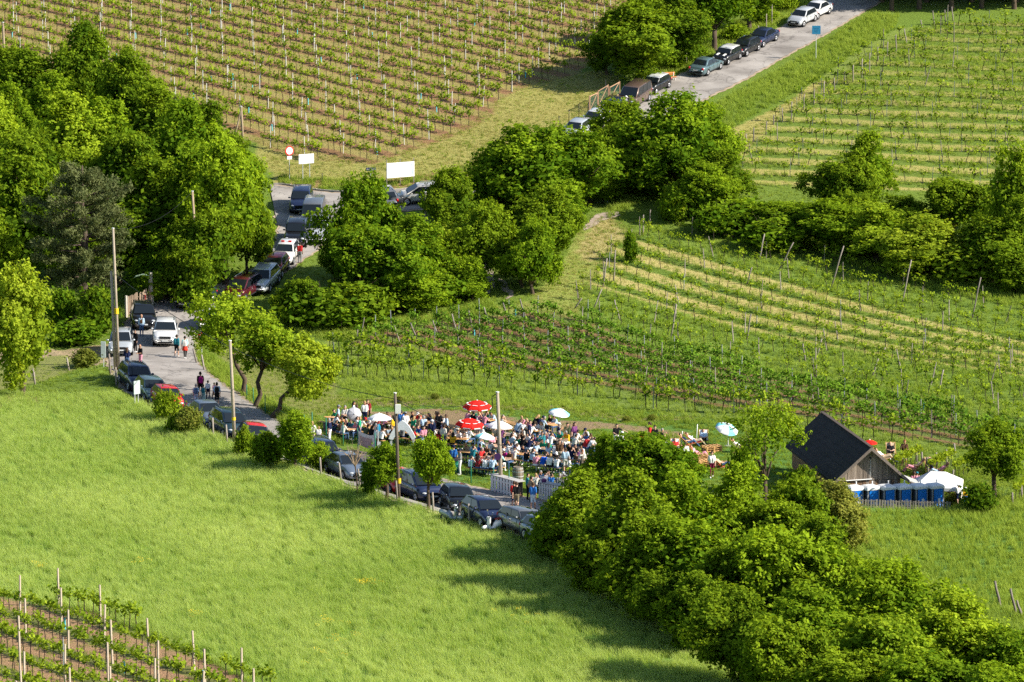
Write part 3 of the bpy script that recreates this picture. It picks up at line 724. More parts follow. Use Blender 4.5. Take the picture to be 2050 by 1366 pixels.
PROTO = {}
def proto(key, nomw, nomh, me, tr): PROTO.setdefault(key, []).append((nomw, nomh, me, tr))
for s in range(5):      # leafy to the ground
    rx = 3.1; me, L = crown_mesh('crown', 100 + s, rx, 3.9, 3.75, 15, 13, 9, .115, low=.1, hole=.001)
    proto('bush', 2 * rx * 1.05, 7.7, me, trunk_mesh('trunk', 200 + s, L, 3.75, 3.9, .2, .7))
for s in range(3):      # with a trunk to be seen
    rx = 3.1; me, L = crown_mesh('crown', 120 + s, rx, 2.9, 5.0, 14, 13, 9, .115, low=1.5)
    proto('tree', 2 * rx * 1.05, 7.9, me, trunk_mesh('trunk', 220 + s, L, 5.0, 2.9, .22, .9))
for s in range(3):      # low shrubs
    rx = 1.35; me, L = crown_mesh('crown', 140 + s, rx, 1.15, 1.05, 11, 10, 7, .08, low=.04, sig=.11)
    proto('shrub', 2 * rx * 1.05, 2.25, me, trunk_mesh('trunk', 240 + s, L, 1.05, 1.15, .05, .7))
for s in range(2):      # open crown, branches seen through it
    rx = 2.9; me, L = crown_mesh('crown', 160 + s, rx, 3.3, 4.2, 15, 12, 6, .12, low=.6, sig=.3, hole=.68)
    proto('open', 2 * rx * 1.05, 7.5, me, trunk_mesh('trunk', 260 + s, L, 4.2, 3.3, .17, .8))
def pine():
    g = np.random.default_rng(5); mb = MB(); P, D = [], []
    mb.tube([(0, 0, -.5), (.05, 0, 2), (-.1, .05, 5), (.1, 0, 8), (0, 0, 10)], [.34, .3, .24, .16, .05], 9)
    for i in range(58):
        z = 2.2 + 7.6 * (i / 58) + g.uniform(-.2, .2); a = i * 2.4 + g.uniform(-.4, .4); ln = (1.2 + 2.6 * math.sin(math.pi * min(1, (10.6 - z) / 9.2)) ** .8) * g.uniform(.7, 1.1)
        if z > 8.5: ln *= .6
        e = Vector((ln * math.cos(a), ln * math.sin(a), z + .1 * ln + g.uniform(-.3, .3))); s = Vector((0, 0, z - .3))
        mb.tube([s, s.lerp(e, .5) + Vector((0, 0, -.1)), e], [.07, .05, .015], 5)
        n = 44
        t = g.uniform(.35, 1.05, n)[:, None]; p = np.array(s) * (1 - t) + np.array(e) * t + g.normal(0, .2, (n, 3)) * np.array([1, 1, .55]); P.append(p); D.append(np.tile(unit(np.array([e.x, e.y, .9 * ln])[None]), (n, 1)))
    P, D = np.concatenate(P), np.concatenate(D)
    n = len(P) * 15; C = np.repeat(P, 15, 0) + g.normal(0, .12, (n, 3)); A = unit(np.repeat(D, 15, 0) * .8 + g.normal(0, .6, (n, 3))); B = unit(np.cross(A, g.normal(0, 1, (n, 3))))
    T = np.clip(np.repeat(g.uniform(0, .8, len(P)), 15) + g.normal(0, .15, n), 0, 1)
    me = quads_mesh('crown', C, A * g.uniform(.09, .17, (n, 1)), B * .04, T, [ML['leaf_pine']])
    proto('pine', 7.2, 10.6, me, mb.mesh('trunk', M_BARKP, True))
pine()
TREE_ROOTS = []
def tree(bx, by, ty, w, kind, place, shape='bush', name=None, group=None, dx=0, rz=None):
    p = G(bx, by); s = ppm(p); h = (by - ty) / s / .985; wd = w / s * (1.12 if shape == 'bush' else 1.0)
    lst = PROTO['shrub' if shape == 'bush' and h < 3.4 else shape]; nw, nh, cm, tm = lst[rnd.randrange(len(lst))]
    nm = name or {'pine': 'pine_tree', 'shrub': 'shrub'}.get(shape, 'tree' if h > 3.6 else 'bush')
    r = empty(nm, p, rnd.uniform(0, 6.28) if rz is None else rz)
    sx, sz = wd / nw * 1.08, h / nh
    for pn, me in (('trunk', tm), ('crown', cm)):
        o = obj(pn, me, r); o.scale = (sx, sx, sz)
        if pn == 'trunk' and shape != 'pine': o.scale = (sx, sx, sz)
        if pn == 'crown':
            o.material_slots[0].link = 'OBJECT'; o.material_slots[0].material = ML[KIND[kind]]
    what = {'pine': 'pine tree', 'shrub': 'shrub'}.get(shape, 'tree' if h > 3.6 else 'bush')
    if shape == 'open': what = 'loose-crowned ' + what
    later(r, f'{ADJ[kind]} {what} {place}', what.split()[-1], group)
    return r
W1, W2, W3 = 'in the wood left of the road', 'in the thicket between the road bends', 'in the grove below the upper road'
for a in [(20, 200, 85, 110, 'd'), (170, 250, 25, 135, 'd'), (60, 262, 105, 150, 'd'), (255, 305, 105, 140, 'd'), (110, 300, 150, 120, 'm'), (20, 340, 170, 100, 'm'), (215, 385, 180, 140, 'm'),
          (310, 345, 175, 150, 'd'), (370, 420, 180, 150, 'm'), (250, 475, 240, 160, 'd'), (420, 380, 205, 120, 'd'), (405, 530, 245, 190, 'm'), (472, 400, 255, 100, 'd'),
          (452, 570, 290, 165, 'm'), (40, 560, 285, 190, 'd'), (-10, 430, 190, 130, 'l'), (310, 560, 320, 180, 'd'), (415, 605, 395, 140, 'd'), (330, 600, 470, 130, 'm'),
          (495, 555, 350, 90, 'd'), (80, 440, 250, 130, 'd'), (-30, 640, 420, 140, 'd'), (240, 570, 400, 130, 'd'), (380, 590, 500, 110, 'd'), (100, 560, 400, 130, 'd'), (480, 470, 300, 110, 'm'), (370, 330, 200, 110, 'm')]:
    tree(*a, W1, group='trees of the wood beside the road')
tree(135, 395, 190, 165, 'l', 'standing out in the wood left of the road', group='trees of the wood beside the road')
tree(265, 235, 190, 70, 'b', 'on the far edge of the wood', 'shrub')
tree(40, 250, 130, 50, 'l', 'slender, on the upper edge of the wood', 'open')
tree(170, 632, 318, 185, 'p', 'standing beside the wooden gate', 'pine')
tree(45, 790, 535, 160, 'y', 'at the left edge beside the dirt track', 'bush')
tree(122, 655, 575, 80, 'm', 'in the garden behind the parked silver car', 'shrub'); tree(195, 665, 570, 85, 'd', 'in the garden behind the parked silver car', 'shrub')
tree(155, 690, 640, 110, 'm', 'in the garden behind the parked silver car', 'shrub'); tree(60, 640, 560, 90, 'd', 'in the garden behind the parked silver car', 'shrub')
tree(170, 735, 700, 60, 'o', 'beside the dirt track', 'shrub'); tree(390, 620, 545, 80, 'd', 'behind the concrete gate post', 'shrub')
for a in [(712, 590, 335, 145, 'm'), (745, 625, 425, 190, 'm'), (835, 600, 435, 150, 'm'), (885, 575, 440, 120, 'y'), (905, 490, 338, 125, 'd'), (965, 575, 395, 120, 'd'),
          (945, 602, 505, 95, 'm'), (805, 622, 525, 150, 'm'), (720, 645, 560, 140, 'd'), (640, 655, 575, 140, 'd'), (598, 650, 545, 95, 'd'), (870, 612, 540, 120, 'm'), (770, 560, 400, 130, 'd'), (690, 655, 600, 110, 'm'), (672, 560, 430, 60, 'm')]:
    tree(*a, W2, group='trees of the thicket between the road bends')
for a in [(1060, 445, 232, 215, 'm'), (1150, 425, 245, 170, 'm'), (1005, 425, 280, 130, 'd'), (1066, 590, 430, 105, 'm'), (1045, 575, 470, 110, 'm'), (1180, 405, 300, 120, 'd'), (1102, 515, 375, 115, 'd'), (1125, 465, 365, 100, 'm'), (1060, 520, 400, 140, 'd'), (1000, 520, 420, 90, 'd')]:
    tree(*a, W3, group='trees of the grove below the upper road')
W4 = 'on the slope below the brown van'
for a in [(1255, 335, 190, 115, 'd'), (1350, 395, 165, 200, 'm'), (1410, 370, 185, 130, 'm'), (1450, 425, 300, 115, 'd'), (1300, 365, 240, 160, 'd'), (1405, 440, 330, 130, 'm'), (1240, 350, 230, 90, 'd'), (1300, 395, 300, 120, 'd')]:
    tree(*a, W4, group='trees on the slope below the upper road')
tree(1352, 442, 368, 72, 'l', 'standing alone in the grass of the slope', 'shrub')
W5 = 'beside the cars on the upper road'
for a in [(1275, 165, 5, 195, 'd'), (1215, 150, 40, 80, 'd'), (1345, 135, -15, 140, 'd'), (1430, 100, -35, 150, 'm'), (1500, 60, -60, 130, 'm'), (1300, 90, -40, 150, 'd'), (1385, 60, -60, 130, 'd'), (1480, 20, -90, 120, 'd')]:
    tree(*a, W5, 'bush' if a[1] > 130 else 'tree', group='trees beside the upper road')
for i, x in enumerate((1545, 1600)): tree(x, -10 - 12 * i, -110, 110, 'm', 'at the top of the upper road', 'tree', group='trees beside the upper road')
for x, y, t, w in ((1785, 22, -150, 120), (1840, 18, -160, 130), (1905, 20, -150, 130), (1965, 16, -150, 120), (2030, 18, -160, 130), (2090, 16, -150, 120), (1810, -12, -190, 150), (1890, -14, -190, 150), (1960, -14, -190, 150), (2040, -14, -190, 150), (1750, -10, -160, 110)):
    tree(x, y, t, w, 'd', 'in the dark row above the right vineyard', 'tree', group='dark trees above the upper right vineyard')
for i, x in enumerate(range(1765, 2120, 45)): tree(x, 4 - (i % 2) * 10, -130 - 10 * (i % 3), 130, 'd', 'filling the dark edge above the right vineyard', group='dark trees above the upper right vineyard')
for a in ((1345, 138, 105, 50), (1395, 118, 88, 48), (1470, 80, 48, 50), (1530, 45, 15, 50), (1575, 20, -10, 50)): tree(*a, 'l', 'in the undergrowth of the upper road', 'shrub', group='undergrowth of the upper road')
W6 = 'in the hedge between the two right vineyards'
for a in [(1735, 430, 265, 100, 'l'), (1672, 440, 310, 110, 'd'), (1590, 482, 400, 130, 'm'), (1490, 462, 395, 120, 'm'), (1660, 505, 400, 150, 'm'), (1755, 525, 410, 150, 'l'), (1845, 545, 420, 160, 'y'), (1905, 475, 340, 130, 'd'),
          (2030, 530, 270, 120, 'l'), (1985, 565, 430, 140, 'd'), (2045, 560, 400, 110, 'd'), (1930, 562, 490, 130, 'y'), (1550, 500, 440, 120, 'm'), (2035, 585, 500, 110, 'd'), (1800, 470, 385, 120, 'd'), (1440, 470, 410, 90, 'm'), (1710, 470, 380, 90, 'd')]:
    tree(a[0], a[1], a[2], a[3] * 1.1, a[4], W6, group='hedge between the right vineyards')
# roadside trees with crooked stems
def crooked(base, crown, cw, ch, kind, label):
    p = G(*base); s = ppm(p); zc = (base[1] - crown[1]) / s; ox = (crown[0] - base[0]) / s
    me, L = crown_mesh('crown', base[0], cw / s / 2, ch / s / 2, zc, 14, 12, 7, .115, low=.5, sig=.18, hole=.15)
    me.materials[0] = ML[KIND[kind]]; L = L + np.array([ox, 0, 0])
    r = empty('roadside_tree', p); o = obj('crown', me, r, (ox, 0, 0))
    g = np.random.default_rng(base[0]); mb = MB(); f = Vector((ox * .55, .2, zc * .58))
    mb.tube([(0, 0, -.5), (.02, 0, .2), (ox * .1 + .25, .1, zc * .2), (ox * .3 - .1, 0, zc * .4), f], [.26, .2, .17, .15, .13], 9)
    for e in L[:8]:
        e = Vector(e); m = f.lerp(e, .5) + Vector((g.normal(0, .2), 0, .15)); mb.tube([f, m, e], [.09, .06, .02], 6)
        for k in range(3):
            s_ = m.lerp(e, g.uniform(0, .9)); t = s_ + Vector(g.normal(0, .5, 3)); mb.tube([s_, t], [.025, .008], 4)
    mb.build('trunk', M_BARK, r, True); tag(r, label, 'tree', 'roadside trees by the fork')
crooked((487, 790), (452, 640), 200, 120, 'l', 'crooked roadside tree leaning left over the road with bright leaves')
crooked((512, 815), (535, 690), 150, 130, 'l', 'middle crooked tree of the three beside the wire fence')
crooked((546, 838), (612, 738), 130, 130, 'y', 'crooked tree leaning right towards the beer tables')
G7 = 'bushes along the parked cars'
tree(592, 942, 826, 92, 'm', 'standing tall behind the parked cars', 'bush', group=G7); tree(535, 935, 865, 75, 'd', 'beside the tall roadside bush', 'shrub', group=G7); tree(640, 945, 885, 55, 'l', 'in front of the dark blue car', 'shrub', group=G7)
for a in [(335, 842, 780, 58, 'y'), (378, 868, 815, 62, 'o'), (490, 915, 858, 48, 'y'), (352, 868, 832, 45, 'd')]: tree(*a, 'at the meadow edge by the parked cars', 'shrub', group=G7)
tree(775, 1000, 885, 95, 'm', 'beside the bright red parked car', 'tree', group=G7); tree(858, 1022, 868, 98, 'm', 'in front of the dark people carrier', 'tree', group=G7)
tree(740, 995, 925, 40, 'd', 'beside the bright red parked car', 'shrub', group=G7)
W8 = 'in the thicket below the beer garden'
for a in [(1300, 1020, 858, 165, 'm'), (1215, 1010, 880, 100, 'm'), (1165, 1125, 955, 170, 'd'), (1260, 1190, 960, 185, 'd'), (1365, 1180, 965, 180, 'm'), (1480, 1165, 945, 170, 'm'), (1600, 1150, 955, 150, 'd'), (1665, 1105, 960, 120, 'o'),
          (1200, 1190, 1060, 140, 'd'), (1385, 1255, 1045, 200, 'm'), (1560, 1290, 1040, 210, 'm'), (1690, 1300, 1110, 190, 'd'), (1540, 1180, 990, 150, 'd'), (1450, 1290, 1110, 150, 'd'), (1640, 1230, 1050, 140, 'd'), (1130, 1100, 985, 90, 'd'), (1290, 1235, 1050, 160, 'd')]:
    tree(a[0], a[1], a[1] - (a[1] - a[2]) * 1.08, a[3] * 1.06, a[4], W8, group='thicket below the beer garden')
for a in ((1125, 1122, 1010, 120), (1190, 1175, 1050, 130), (1255, 1215, 1085, 130), (1330, 1262, 1120, 140), (1400, 1312, 1150, 150), (1480, 1372, 1200, 160)): tree(*a, 'd', 'along the meadow side of the thicket', group='thicket below the beer garden')
W9 = 'in the lower right corner thicket'
for a in [(1800, 1330, 1105, 200, 'm'), (1610, 1400, 1180, 230, 'm'), (1755, 1440, 1200, 240, 'l'), (1900, 1420, 1190, 220, 'l'), (2015, 1430, 1230, 180, 'm'), (1470, 1370, 1150, 190, 'd'), (1680, 1470, 1290, 200, 'd'), (1860, 1480, 1280, 220, 'm'), (2000, 1500, 1300, 200, 'm'), (1550, 1450, 1200, 200, 'd')]:
    tree(*a, W9, group='thicket in the lower right corner')
tree(1500, 1290, 1165, 90, 'b', 'pale among the darker trees of the thicket', 'bush', group='thicket below the beer garden')
tree(1532, 1010, 790, 160, 'l', 'beside the dark barn roof, branches showing', 'open'); tree(1606, 1012, 935, 70, 'd', 'against the eave of the barn', 'shrub'); tree(1482, 985, 890, 60, 'm', 'beside the pallet seats', 'shrub')
tree(1990, 1004, 838, 145, 'd', 'standing alone right of the barn', 'tree'); tree(1960, 1025, 965, 75, 'd', 'at the foot of the lone tree right of the barn', 'shrub')
tree(1262, 525, 465, 30, 'm', 'at the corner of the steep vineyard', 'shrub')
for x, y in ((870, 800), (1305, 842), (800, 806), (1255, 845)): tree(x, y, y - 12, 18, 'o', 'low on the trodden ground behind the tables', 'shrub', name='weed_clump')

# bare little tree by the grey saloon
def bare_tree():
    r = empty('bare_tree', G(716, 990)); g = np.random.default_rng(3); mb = MB()
    mb.tube([(0, 0, -.3), (-.05, 0, 1.0), (-.15, 0, 1.9)], [.06, .05, .04], 6); mb.build('trunk', M_BARK, r)
    mb = MB()
    for k in range(11):
        a = g.uniform(0, 6.28); e = Vector((-.15 + .8 * math.cos(a), .7 * math.sin(a), 2.2 + g.uniform(.2, 1.1))); m = Vector((-.15, 0, 1.8)).lerp(e, .5) + Vector((0, 0, .15)); mb.tube([(-.15, 0, 1.75), m, e], [.03, .02, .006], 5)
        for q in range(3): t = m + Vector(g.normal(0, .35, 3)) + Vector((0, 0, .3)); mb.tube([m, t], [.012, .004], 4)
    mb.build('branches', plain('twig', (.30, .22, .14)), r); tag(r, 'small leafless tree in front of the grey saloon car', 'tree')
bare_tree()

# ------------------------------------------------------------------ grapevines
M_VINE = plain('vine_wood', (.045, .032, .024), rough=.95, var=.3)
ML_VINE = leaf('vine_leaf', (.10, .185, .012), (.36, .46, .035), .42, .3)
ML_VDARK = leaf('vine_leaf_dark', (.05, .13, .014), (.19, .33, .03), .36, .3)
def vine(seed, mat, n=46, sz=.10, w=.36, zc=.92, old=0.0):
    g = np.random.default_rng(seed); mb = MB(); lx = g.normal(0, .05) + old
    mb.tube([(0, 0, -.1), (lx * .5 + g.normal(0, .03), .02, .3), (lx + g.normal(0, .03), 0, .62), (lx, 0, zc - .1)], [.03, .026, .024, .03], 5)
    for s in (-1, 1): mb.tube([(lx, 0, zc - .14), (lx + s * .2, 0, zc - .02), (lx + s * w, 0, zc)], [.02, .014, .008], 4)
    C = np.column_stack([lx + g.normal(0, w * .62, n), g.normal(0, .13, n), zc + .06 + g.normal(0, .15, n) + .12 * g.uniform(0, 1, n)])
    Nn = unit(g.normal(0, .7, (n, 3)) + np.array([0, 0, .5]) + (C - np.array([lx, 0, zc])) * 1.5); A = unit(np.cross(Nn, g.normal(0, 1, (n, 3)))); B = np.cross(Nn, A); s = sz * g.uniform(.6, 1.3, (n, 1))
    fol = quads_mesh('foliage', C, A * s, B * s * .9, g.uniform(0, 1, n), [mat])
    return mb.mesh('vine_stem', M_VINE), fol
def joined(tr, fo, name):
    """stem and foliage in one mesh, for the far rows"""
    va = np.empty(len(tr.vertices) * 3); tr.vertices.foreach_get('co', va); vb = np.empty(len(fo.vertices) * 3); fo.vertices.foreach_get('co', vb)
    k = len(tr.vertices); V = np.concatenate([va.reshape(-1, 3), vb.reshape(-1, 3)])
    F = [tuple(p.vertices) for p in tr.polygons] + [tuple(i + k for i in p.vertices) for p in fo.polygons]
    me = mesh(name, V, F, [tr.materials[0], fo.materials[0]], [0] * len(tr.polygons) + [1] * len(fo.polygons))
    t = np.zeros(len(fo.vertices), np.float32); fo.attributes['tint'].data.foreach_get('value', t)
    add_float(me, 'tint', np.concatenate([np.zeros(k), t])); return me
VV = {'a': [vine(300 + s, ML_VINE) for s in range(6)],                               # trained on wires
      'd': [vine(320 + s, ML_VDARK, 52, .095, .40, .85) for s in range(5)],
      'o': [vine(340 + s, ML_VINE, 34, .095, .42, .95, .16 * (1 if s % 2 else -.6)) for s in range(5)]}
def row_points(f, jit=.12, miss=.04):
    P = f['P']; rel = P - f['o']; r = rel @ f['n'] / f['gap']; t = rel @ f['d']; out = []
    for k in range(int(math.floor(r.min())), int(math.ceil(r.max())) + 1):
        tt = np.arange(t.min(), t.max(), f['step']) + rng.uniform(0, f['step']); q = f['o'] + np.outer(tt, f['d']) + (k * f['gap'] + rng.normal(0, .05, (len(tt), 1))) * f['n']
        q = q + rng.normal(0, jit, (len(tt), 1)) * f['d']; m = inside(P, q[:, 0], q[:, 1]) & (rng.uniform(0, 1, len(tt)) > miss)
        for z in ROADS: m &= ~inside(z, q[:, 0], q[:, 1])
        sx = q[:, 0] / q[:, 1] * FPX + CX; m &= (sx > -90) & (sx < 2140)
        if m.any(): out.append((k, q[m], tt[m]))
    return out
far_p, far_r, far_s, far_v, singles = [], [], [], [], []
VKEY = {id(V1): 'a', id(V2): 'o', id(V3): 'd', id(V4): 'a', id(V5): 'o', id(V6): 'a'}
SPEC = {id(V1): (1.14, .03), id(V2): (1.0, .12), id(V3): (1.1, .02), id(V4): (1.25, .05), id(V5): (1.2, .15), id(V6): (1.0, .03)}
off = {'a': 0, 'd': 6, 'o': 11}
ROWS = {}
for f in SHEETS:
    key = VKEY[id(f)]; sz, miss = SPEC[id(f)]; ang = math.atan2(f['d'][1], f['d'][0]); ROWS[id(f)] = row_points(f, miss=miss)
    for k, q, tt in ROWS[id(f)]:
        for x, y in q:
            s = sz * rnd.uniform(.8, 1.15); v = rnd.randrange(len(VV[key])); rz = ang + rnd.uniform(-.15, .15) + (math.pi if rnd.random() < .5 else 0)
            if f is V6 or f is V4: singles.append((y, f, x, rz, s, key, v, k))
            else: far_p.append((x, y)); far_r.append(rz); far_s.append(s); far_v.append(off[key] + v)
singles.sort(key=lambda t: t[0])
for y, f, x, rz, s, key, v, k in singles[300:]:
    far_p.append((x, y)); far_r.append(rz); far_s.append(s); far_v.append(off[key] + v)
K6 = max(t[7] for t in singles if t[1] is V6)
for y, f, x, rz, s, key, v, k in singles[:300]:
    tr, fo = VV[key][v]; o = obj('grapevine', tr, None, on_ground(x, y), (0, 0, rz)); o.scale = (s, s, s); obj('foliage', fo, o)
    if f is V6: tag(o, 'young grapevine in ' + ('the row beside the meadow' if k == K6 else f'the {ORD[K6 - k + 1].split()[0]} row from the meadow') + ' of the lower left vineyard', 'grapevine', 'vines of the lower left vineyard')
    else: tag(o, 'leafy grapevine in tall grass in the rows behind the beer tables', 'grapevine', 'vines behind the beer garden')
fp = np.array(far_p); VMESH = [joined(t, fo, 'vine') for key in 'ado' for t, fo in VV[key]]
# geometry nodes list the joined variants last-in first; the order does not matter within a kind, so give each kind its own object
for key, nm, lab in (('a', 'grapevine_rows', 'rows of trained grapevines covering the brown hillside vineyard'), ('d', 'grapevine_rows', 'dark leaved low vines on brown soil across the slope'), ('o', 'grapevine_rows', 'gnarled old vines in grass in the two right vineyards')):
    vid = np.array(far_v); lo = off[key]; hi = lo + len(VV[key]); m = (vid >= lo) & (vid < hi)
    scatter(nm, np.column_stack([fp[m], H(fp[m, 0], fp[m, 1]) - .02]), np.array(far_r)[m], np.array(far_s)[m], vid[m] - lo, VMESH[lo:hi], lab, 'vines')
# posts: steel and wood, blue-green growing tubes
def post_mesh(kind):
    mb = MB()
    if kind == 'pale': mb.box((0, 0, .85), (.058, .045, 2.05)); mb.box((0, .03, 1.2), (.02, .03, .7)); return mb.mesh('vine_post', plain('pale_post', (.58, .57, .54), rough=.6))
    if kind == 'steel': mb.box((0, 0, .75), (.05, .035, 1.75)); mb.box((0, .02, 1.2), (.02, .03, .6)); return mb.mesh('vine_post', plain('dull_steel', (.24, .26, .27), rough=.6))
    if kind == 'grey': mb.box((0, 0, .9), (.10, .085, 2.5), 0, .9); return mb.mesh('vine_post', plain('concrete_post', (.46, .38, .30), rough=.9, var=.2))
    mb.tube([(0, 0, -.3), (.02, 0, .6), (-.01, .01, 1.3), (.015, 0, 1.95)], [.05, .045, .04, .035], 7); return mb.mesh('vine_post', M_GREYW)
PM = {k: post_mesh(k) for k in ('steel', 'grey', 'wood', 'pale')}
M_TUBE = plain('vine_guard_blue', (.10, .50, .58), rough=.5)
tb = MB(); tb.lathe([(.05, 0), (.052, .62), (.046, .62), (.045, .02)], 8); TUBE = tb.mesh('vine_guard', M_TUBE)
posts = []
for f in SHEETS:
    ang = math.atan2(f['d'][1], f['d'][0])
    every, kind = {id(V1): (4.4, 'pale'), id(V2): (8.5, 'wood'), id(V3): (5.5, 'steel'), id(V4): (6.0, 'steel'), id(V5): (4.2, 'steel'), id(V6): (4.4, 'grey')}[id(f)]
    for k, q, tt in ROWS[id(f)]:
        t0 = tt.min() + rnd.uniform(0, 1.0)
        for t in np.arange(t0, tt.max() + .1, every):
            p = f['o'] + t * f['d'] + k * f['gap'] * f['n']
            if not inside(f['P'], np.array([p[0]]), np.array([p[1]]))[0]: continue
            kd = kind if rnd.random() > .12 else {'steel': 'wood', 'wood': 'steel', 'grey': 'steel', 'pale': 'pale'}[kind]
            posts.append((math.hypot(p[0], p[1]) + (0 if kd != 'steel' else 12) + (20 if kd == 'pale' else 0), f, p, kd, ang))
posts.sort(key=lambda t: t[0])
PL = {id(V1): ('steel post in the rows of the brown hillside vineyard', 'posts of the hillside vineyard'), id(V2): ('weathered stake in the grassy vineyard right of the grass path', 'stakes of the steep right vineyard'),
      id(V3): ('post in the dark leaved rows on brown soil', 'posts of the dark vine rows'), id(V4): ('post in the vine rows behind the beer tables', 'posts behind the beer garden'),
      id(V5): ('post in the upper right vineyard', 'posts of the upper right vineyard'), id(V6): ('pale post in the small vineyard at the lower left corner', 'posts of the lower left vineyard')}
far_posts = {'steel': [], 'wood': [], 'grey': [], 'pale': []}
for i, (d, f, p, kd, ang) in enumerate(posts):
    tx, ty = (rnd.gauss(0, .03), rnd.gauss(0, .03)) if kd in ('steel', 'pale') else (rnd.gauss(0, .10), rnd.gauss(0, .14))
    if f is V6: tx, ty = rnd.gauss(0, .02), rnd.gauss(0, .02)
    if i < 300:
        o = obj('vine_post', PM[kd], None, on_ground(p[0], p[1]), (tx, ty, ang)); sc_ = rnd.uniform(.9, 1.08) * (.82 if f is V2 else 1); o.scale = (1, 1, sc_)
        tag(o, PL[id(f)][0], 'post', PL[id(f)][1])
    else: far_posts[kd].append((p[0], p[1], ang))
for kd, L in far_posts.items():
    if not L: continue
    L = np.array(L)
    scatter('vine_posts', np.column_stack([L[:, :2], H(L[:, 0], L[:, 1])]), L[:, 2], rng.uniform(.85, 1.1, len(L)), np.zeros(len(L), int), [PM[kd]], {'steel': 'thin dull steel posts standing in the distant vine rows', 'pale': 'pale posts standing in the rows of the brown hillside vineyard'}.get(kd, 'grey wooden stakes standing in the distant vine rows'), 'posts')
for x, y in ((24, 75), (128, 105), (272, 78), (375, 70), (421, 28), (460, 20), (402, 58), (387, 200), (424, 165), (463, 175), (466, 160), (505, 175), (526, 125), (595, 70), (617, 210), (643, 125), (545, 262), (498, 228), (233, 120), (163, 145), (746, 77), (728, 18), (821, 36), (950, 52), (1052, 156), (715, 160), (842, 200), (874, 225), (755, 310), (130, 1260), (406, 1366), (250, 1348), (1006, 664), (1032, 632), (1813, 812), (1849, 822), (950, 672)):
    o = obj('vine_guard', TUBE, None, G(x, y), (rnd.gauss(0, .06), rnd.gauss(0, .06), 0)); tag(o, 'pale blue plastic tube round a young vine', 'vine guard', 'blue vine guards')
# leaning end posts, each standing where a row ends
def end_post(base, top, label, mat=M_GREYW, r=.06):
    p = G(*base); s = ppm(p); v = Vector(((top[0] - base[0]) / s, 0, (base[1] - top[1]) / s))
    mb = MB(); mb.tube([v * -.15, v * .35 + Vector((.02, 0, 0)), v * .7 - Vector((.02, 0, 0)), v], [r * 1.1, r, r * .95, r * .85], 7)
    o = mb.build('end_post', mat, None, True, p); later(o, label, 'post', 'end posts of vine rows')
for b, t in (((800, 688), (790, 652)), ((838, 688), (822, 646)), ((876, 672), (866, 640)), ((916, 674), (905, 628)), ((944, 655), (938, 618)), ((980, 650), (969, 615)), ((1022, 650), (1007, 606)), ((1054, 645), (1041, 598)), ((716, 690), (716, 660))):
    end_post(b, t, 'leaning grey end post of the dark vine rows')
for b, t in (((1188, 618), (1205, 578)), ((1207, 575), (1215, 517)), ((1228, 565), (1232, 500)), ((1268, 520), (1270, 478)), ((1240, 640), (1230, 600)), ((1343, 675), (1354, 610)), ((1352, 640), (1353, 608)), ((1287, 470), (1288, 430)), ((1300, 450), (1302, 420)), ((1150, 618), (1165, 597)),
             ((1745, 755), (1758, 718)), ((1770, 700), (1752, 735)), ((1880, 780), (1888, 740)), ((1635, 712), (1645, 678)), ((1495, 680), (1503, 628)), ((1612, 725), (1607, 688)), ((1664, 575), (1688, 492)), ((1805, 610), (1823, 520)), ((1945, 640), (1962, 555)), ((1495, 570), (1505, 535)), ((1560, 540), (1588, 485)), ((1520, 520), (1530, 468))):
    end_post(b, t, 'leaning old stake in the steep right vineyard')
for b, t in (((1815, 88), (1810, 58)), ((1794, 105), (1793, 70)), ((1776, 112), (1777, 84)), ((1757, 122), (1757, 95)), ((1740, 145), (1741, 106)), ((1725, 156), (1726, 118)), ((1707, 165), (1708, 130)), ((1690, 168), (1691, 144)), ((1670, 185), (1670, 156)), ((1648, 200), (1650, 163)), ((1629, 210), (1630, 178)), ((1608, 220), (1610, 189)), ((1584, 240), (1585, 204)), ((1566, 245), (1566, 216)), ((1548, 250), (1549, 230)), ((1533, 270), (1535, 243)), ((1508, 285), (1509, 256)), ((1493, 292), (1494, 268)), ((1846, 55), (1843, 40)), ((1870, 52), (1867, 22)), ((1893, 48), (1891, 20)), ((1908, 42), (1905, 14))):
    end_post(b, t, 'wooden end post of the upper right vineyard')
for b, t in (((2002, 1215), (1991, 1163)), ((2034, 1232), (2022, 1178)), ((2046, 1236), (2035, 1202))): end_post(b, t, 'grey stake on the slope at the right edge', r=.075)
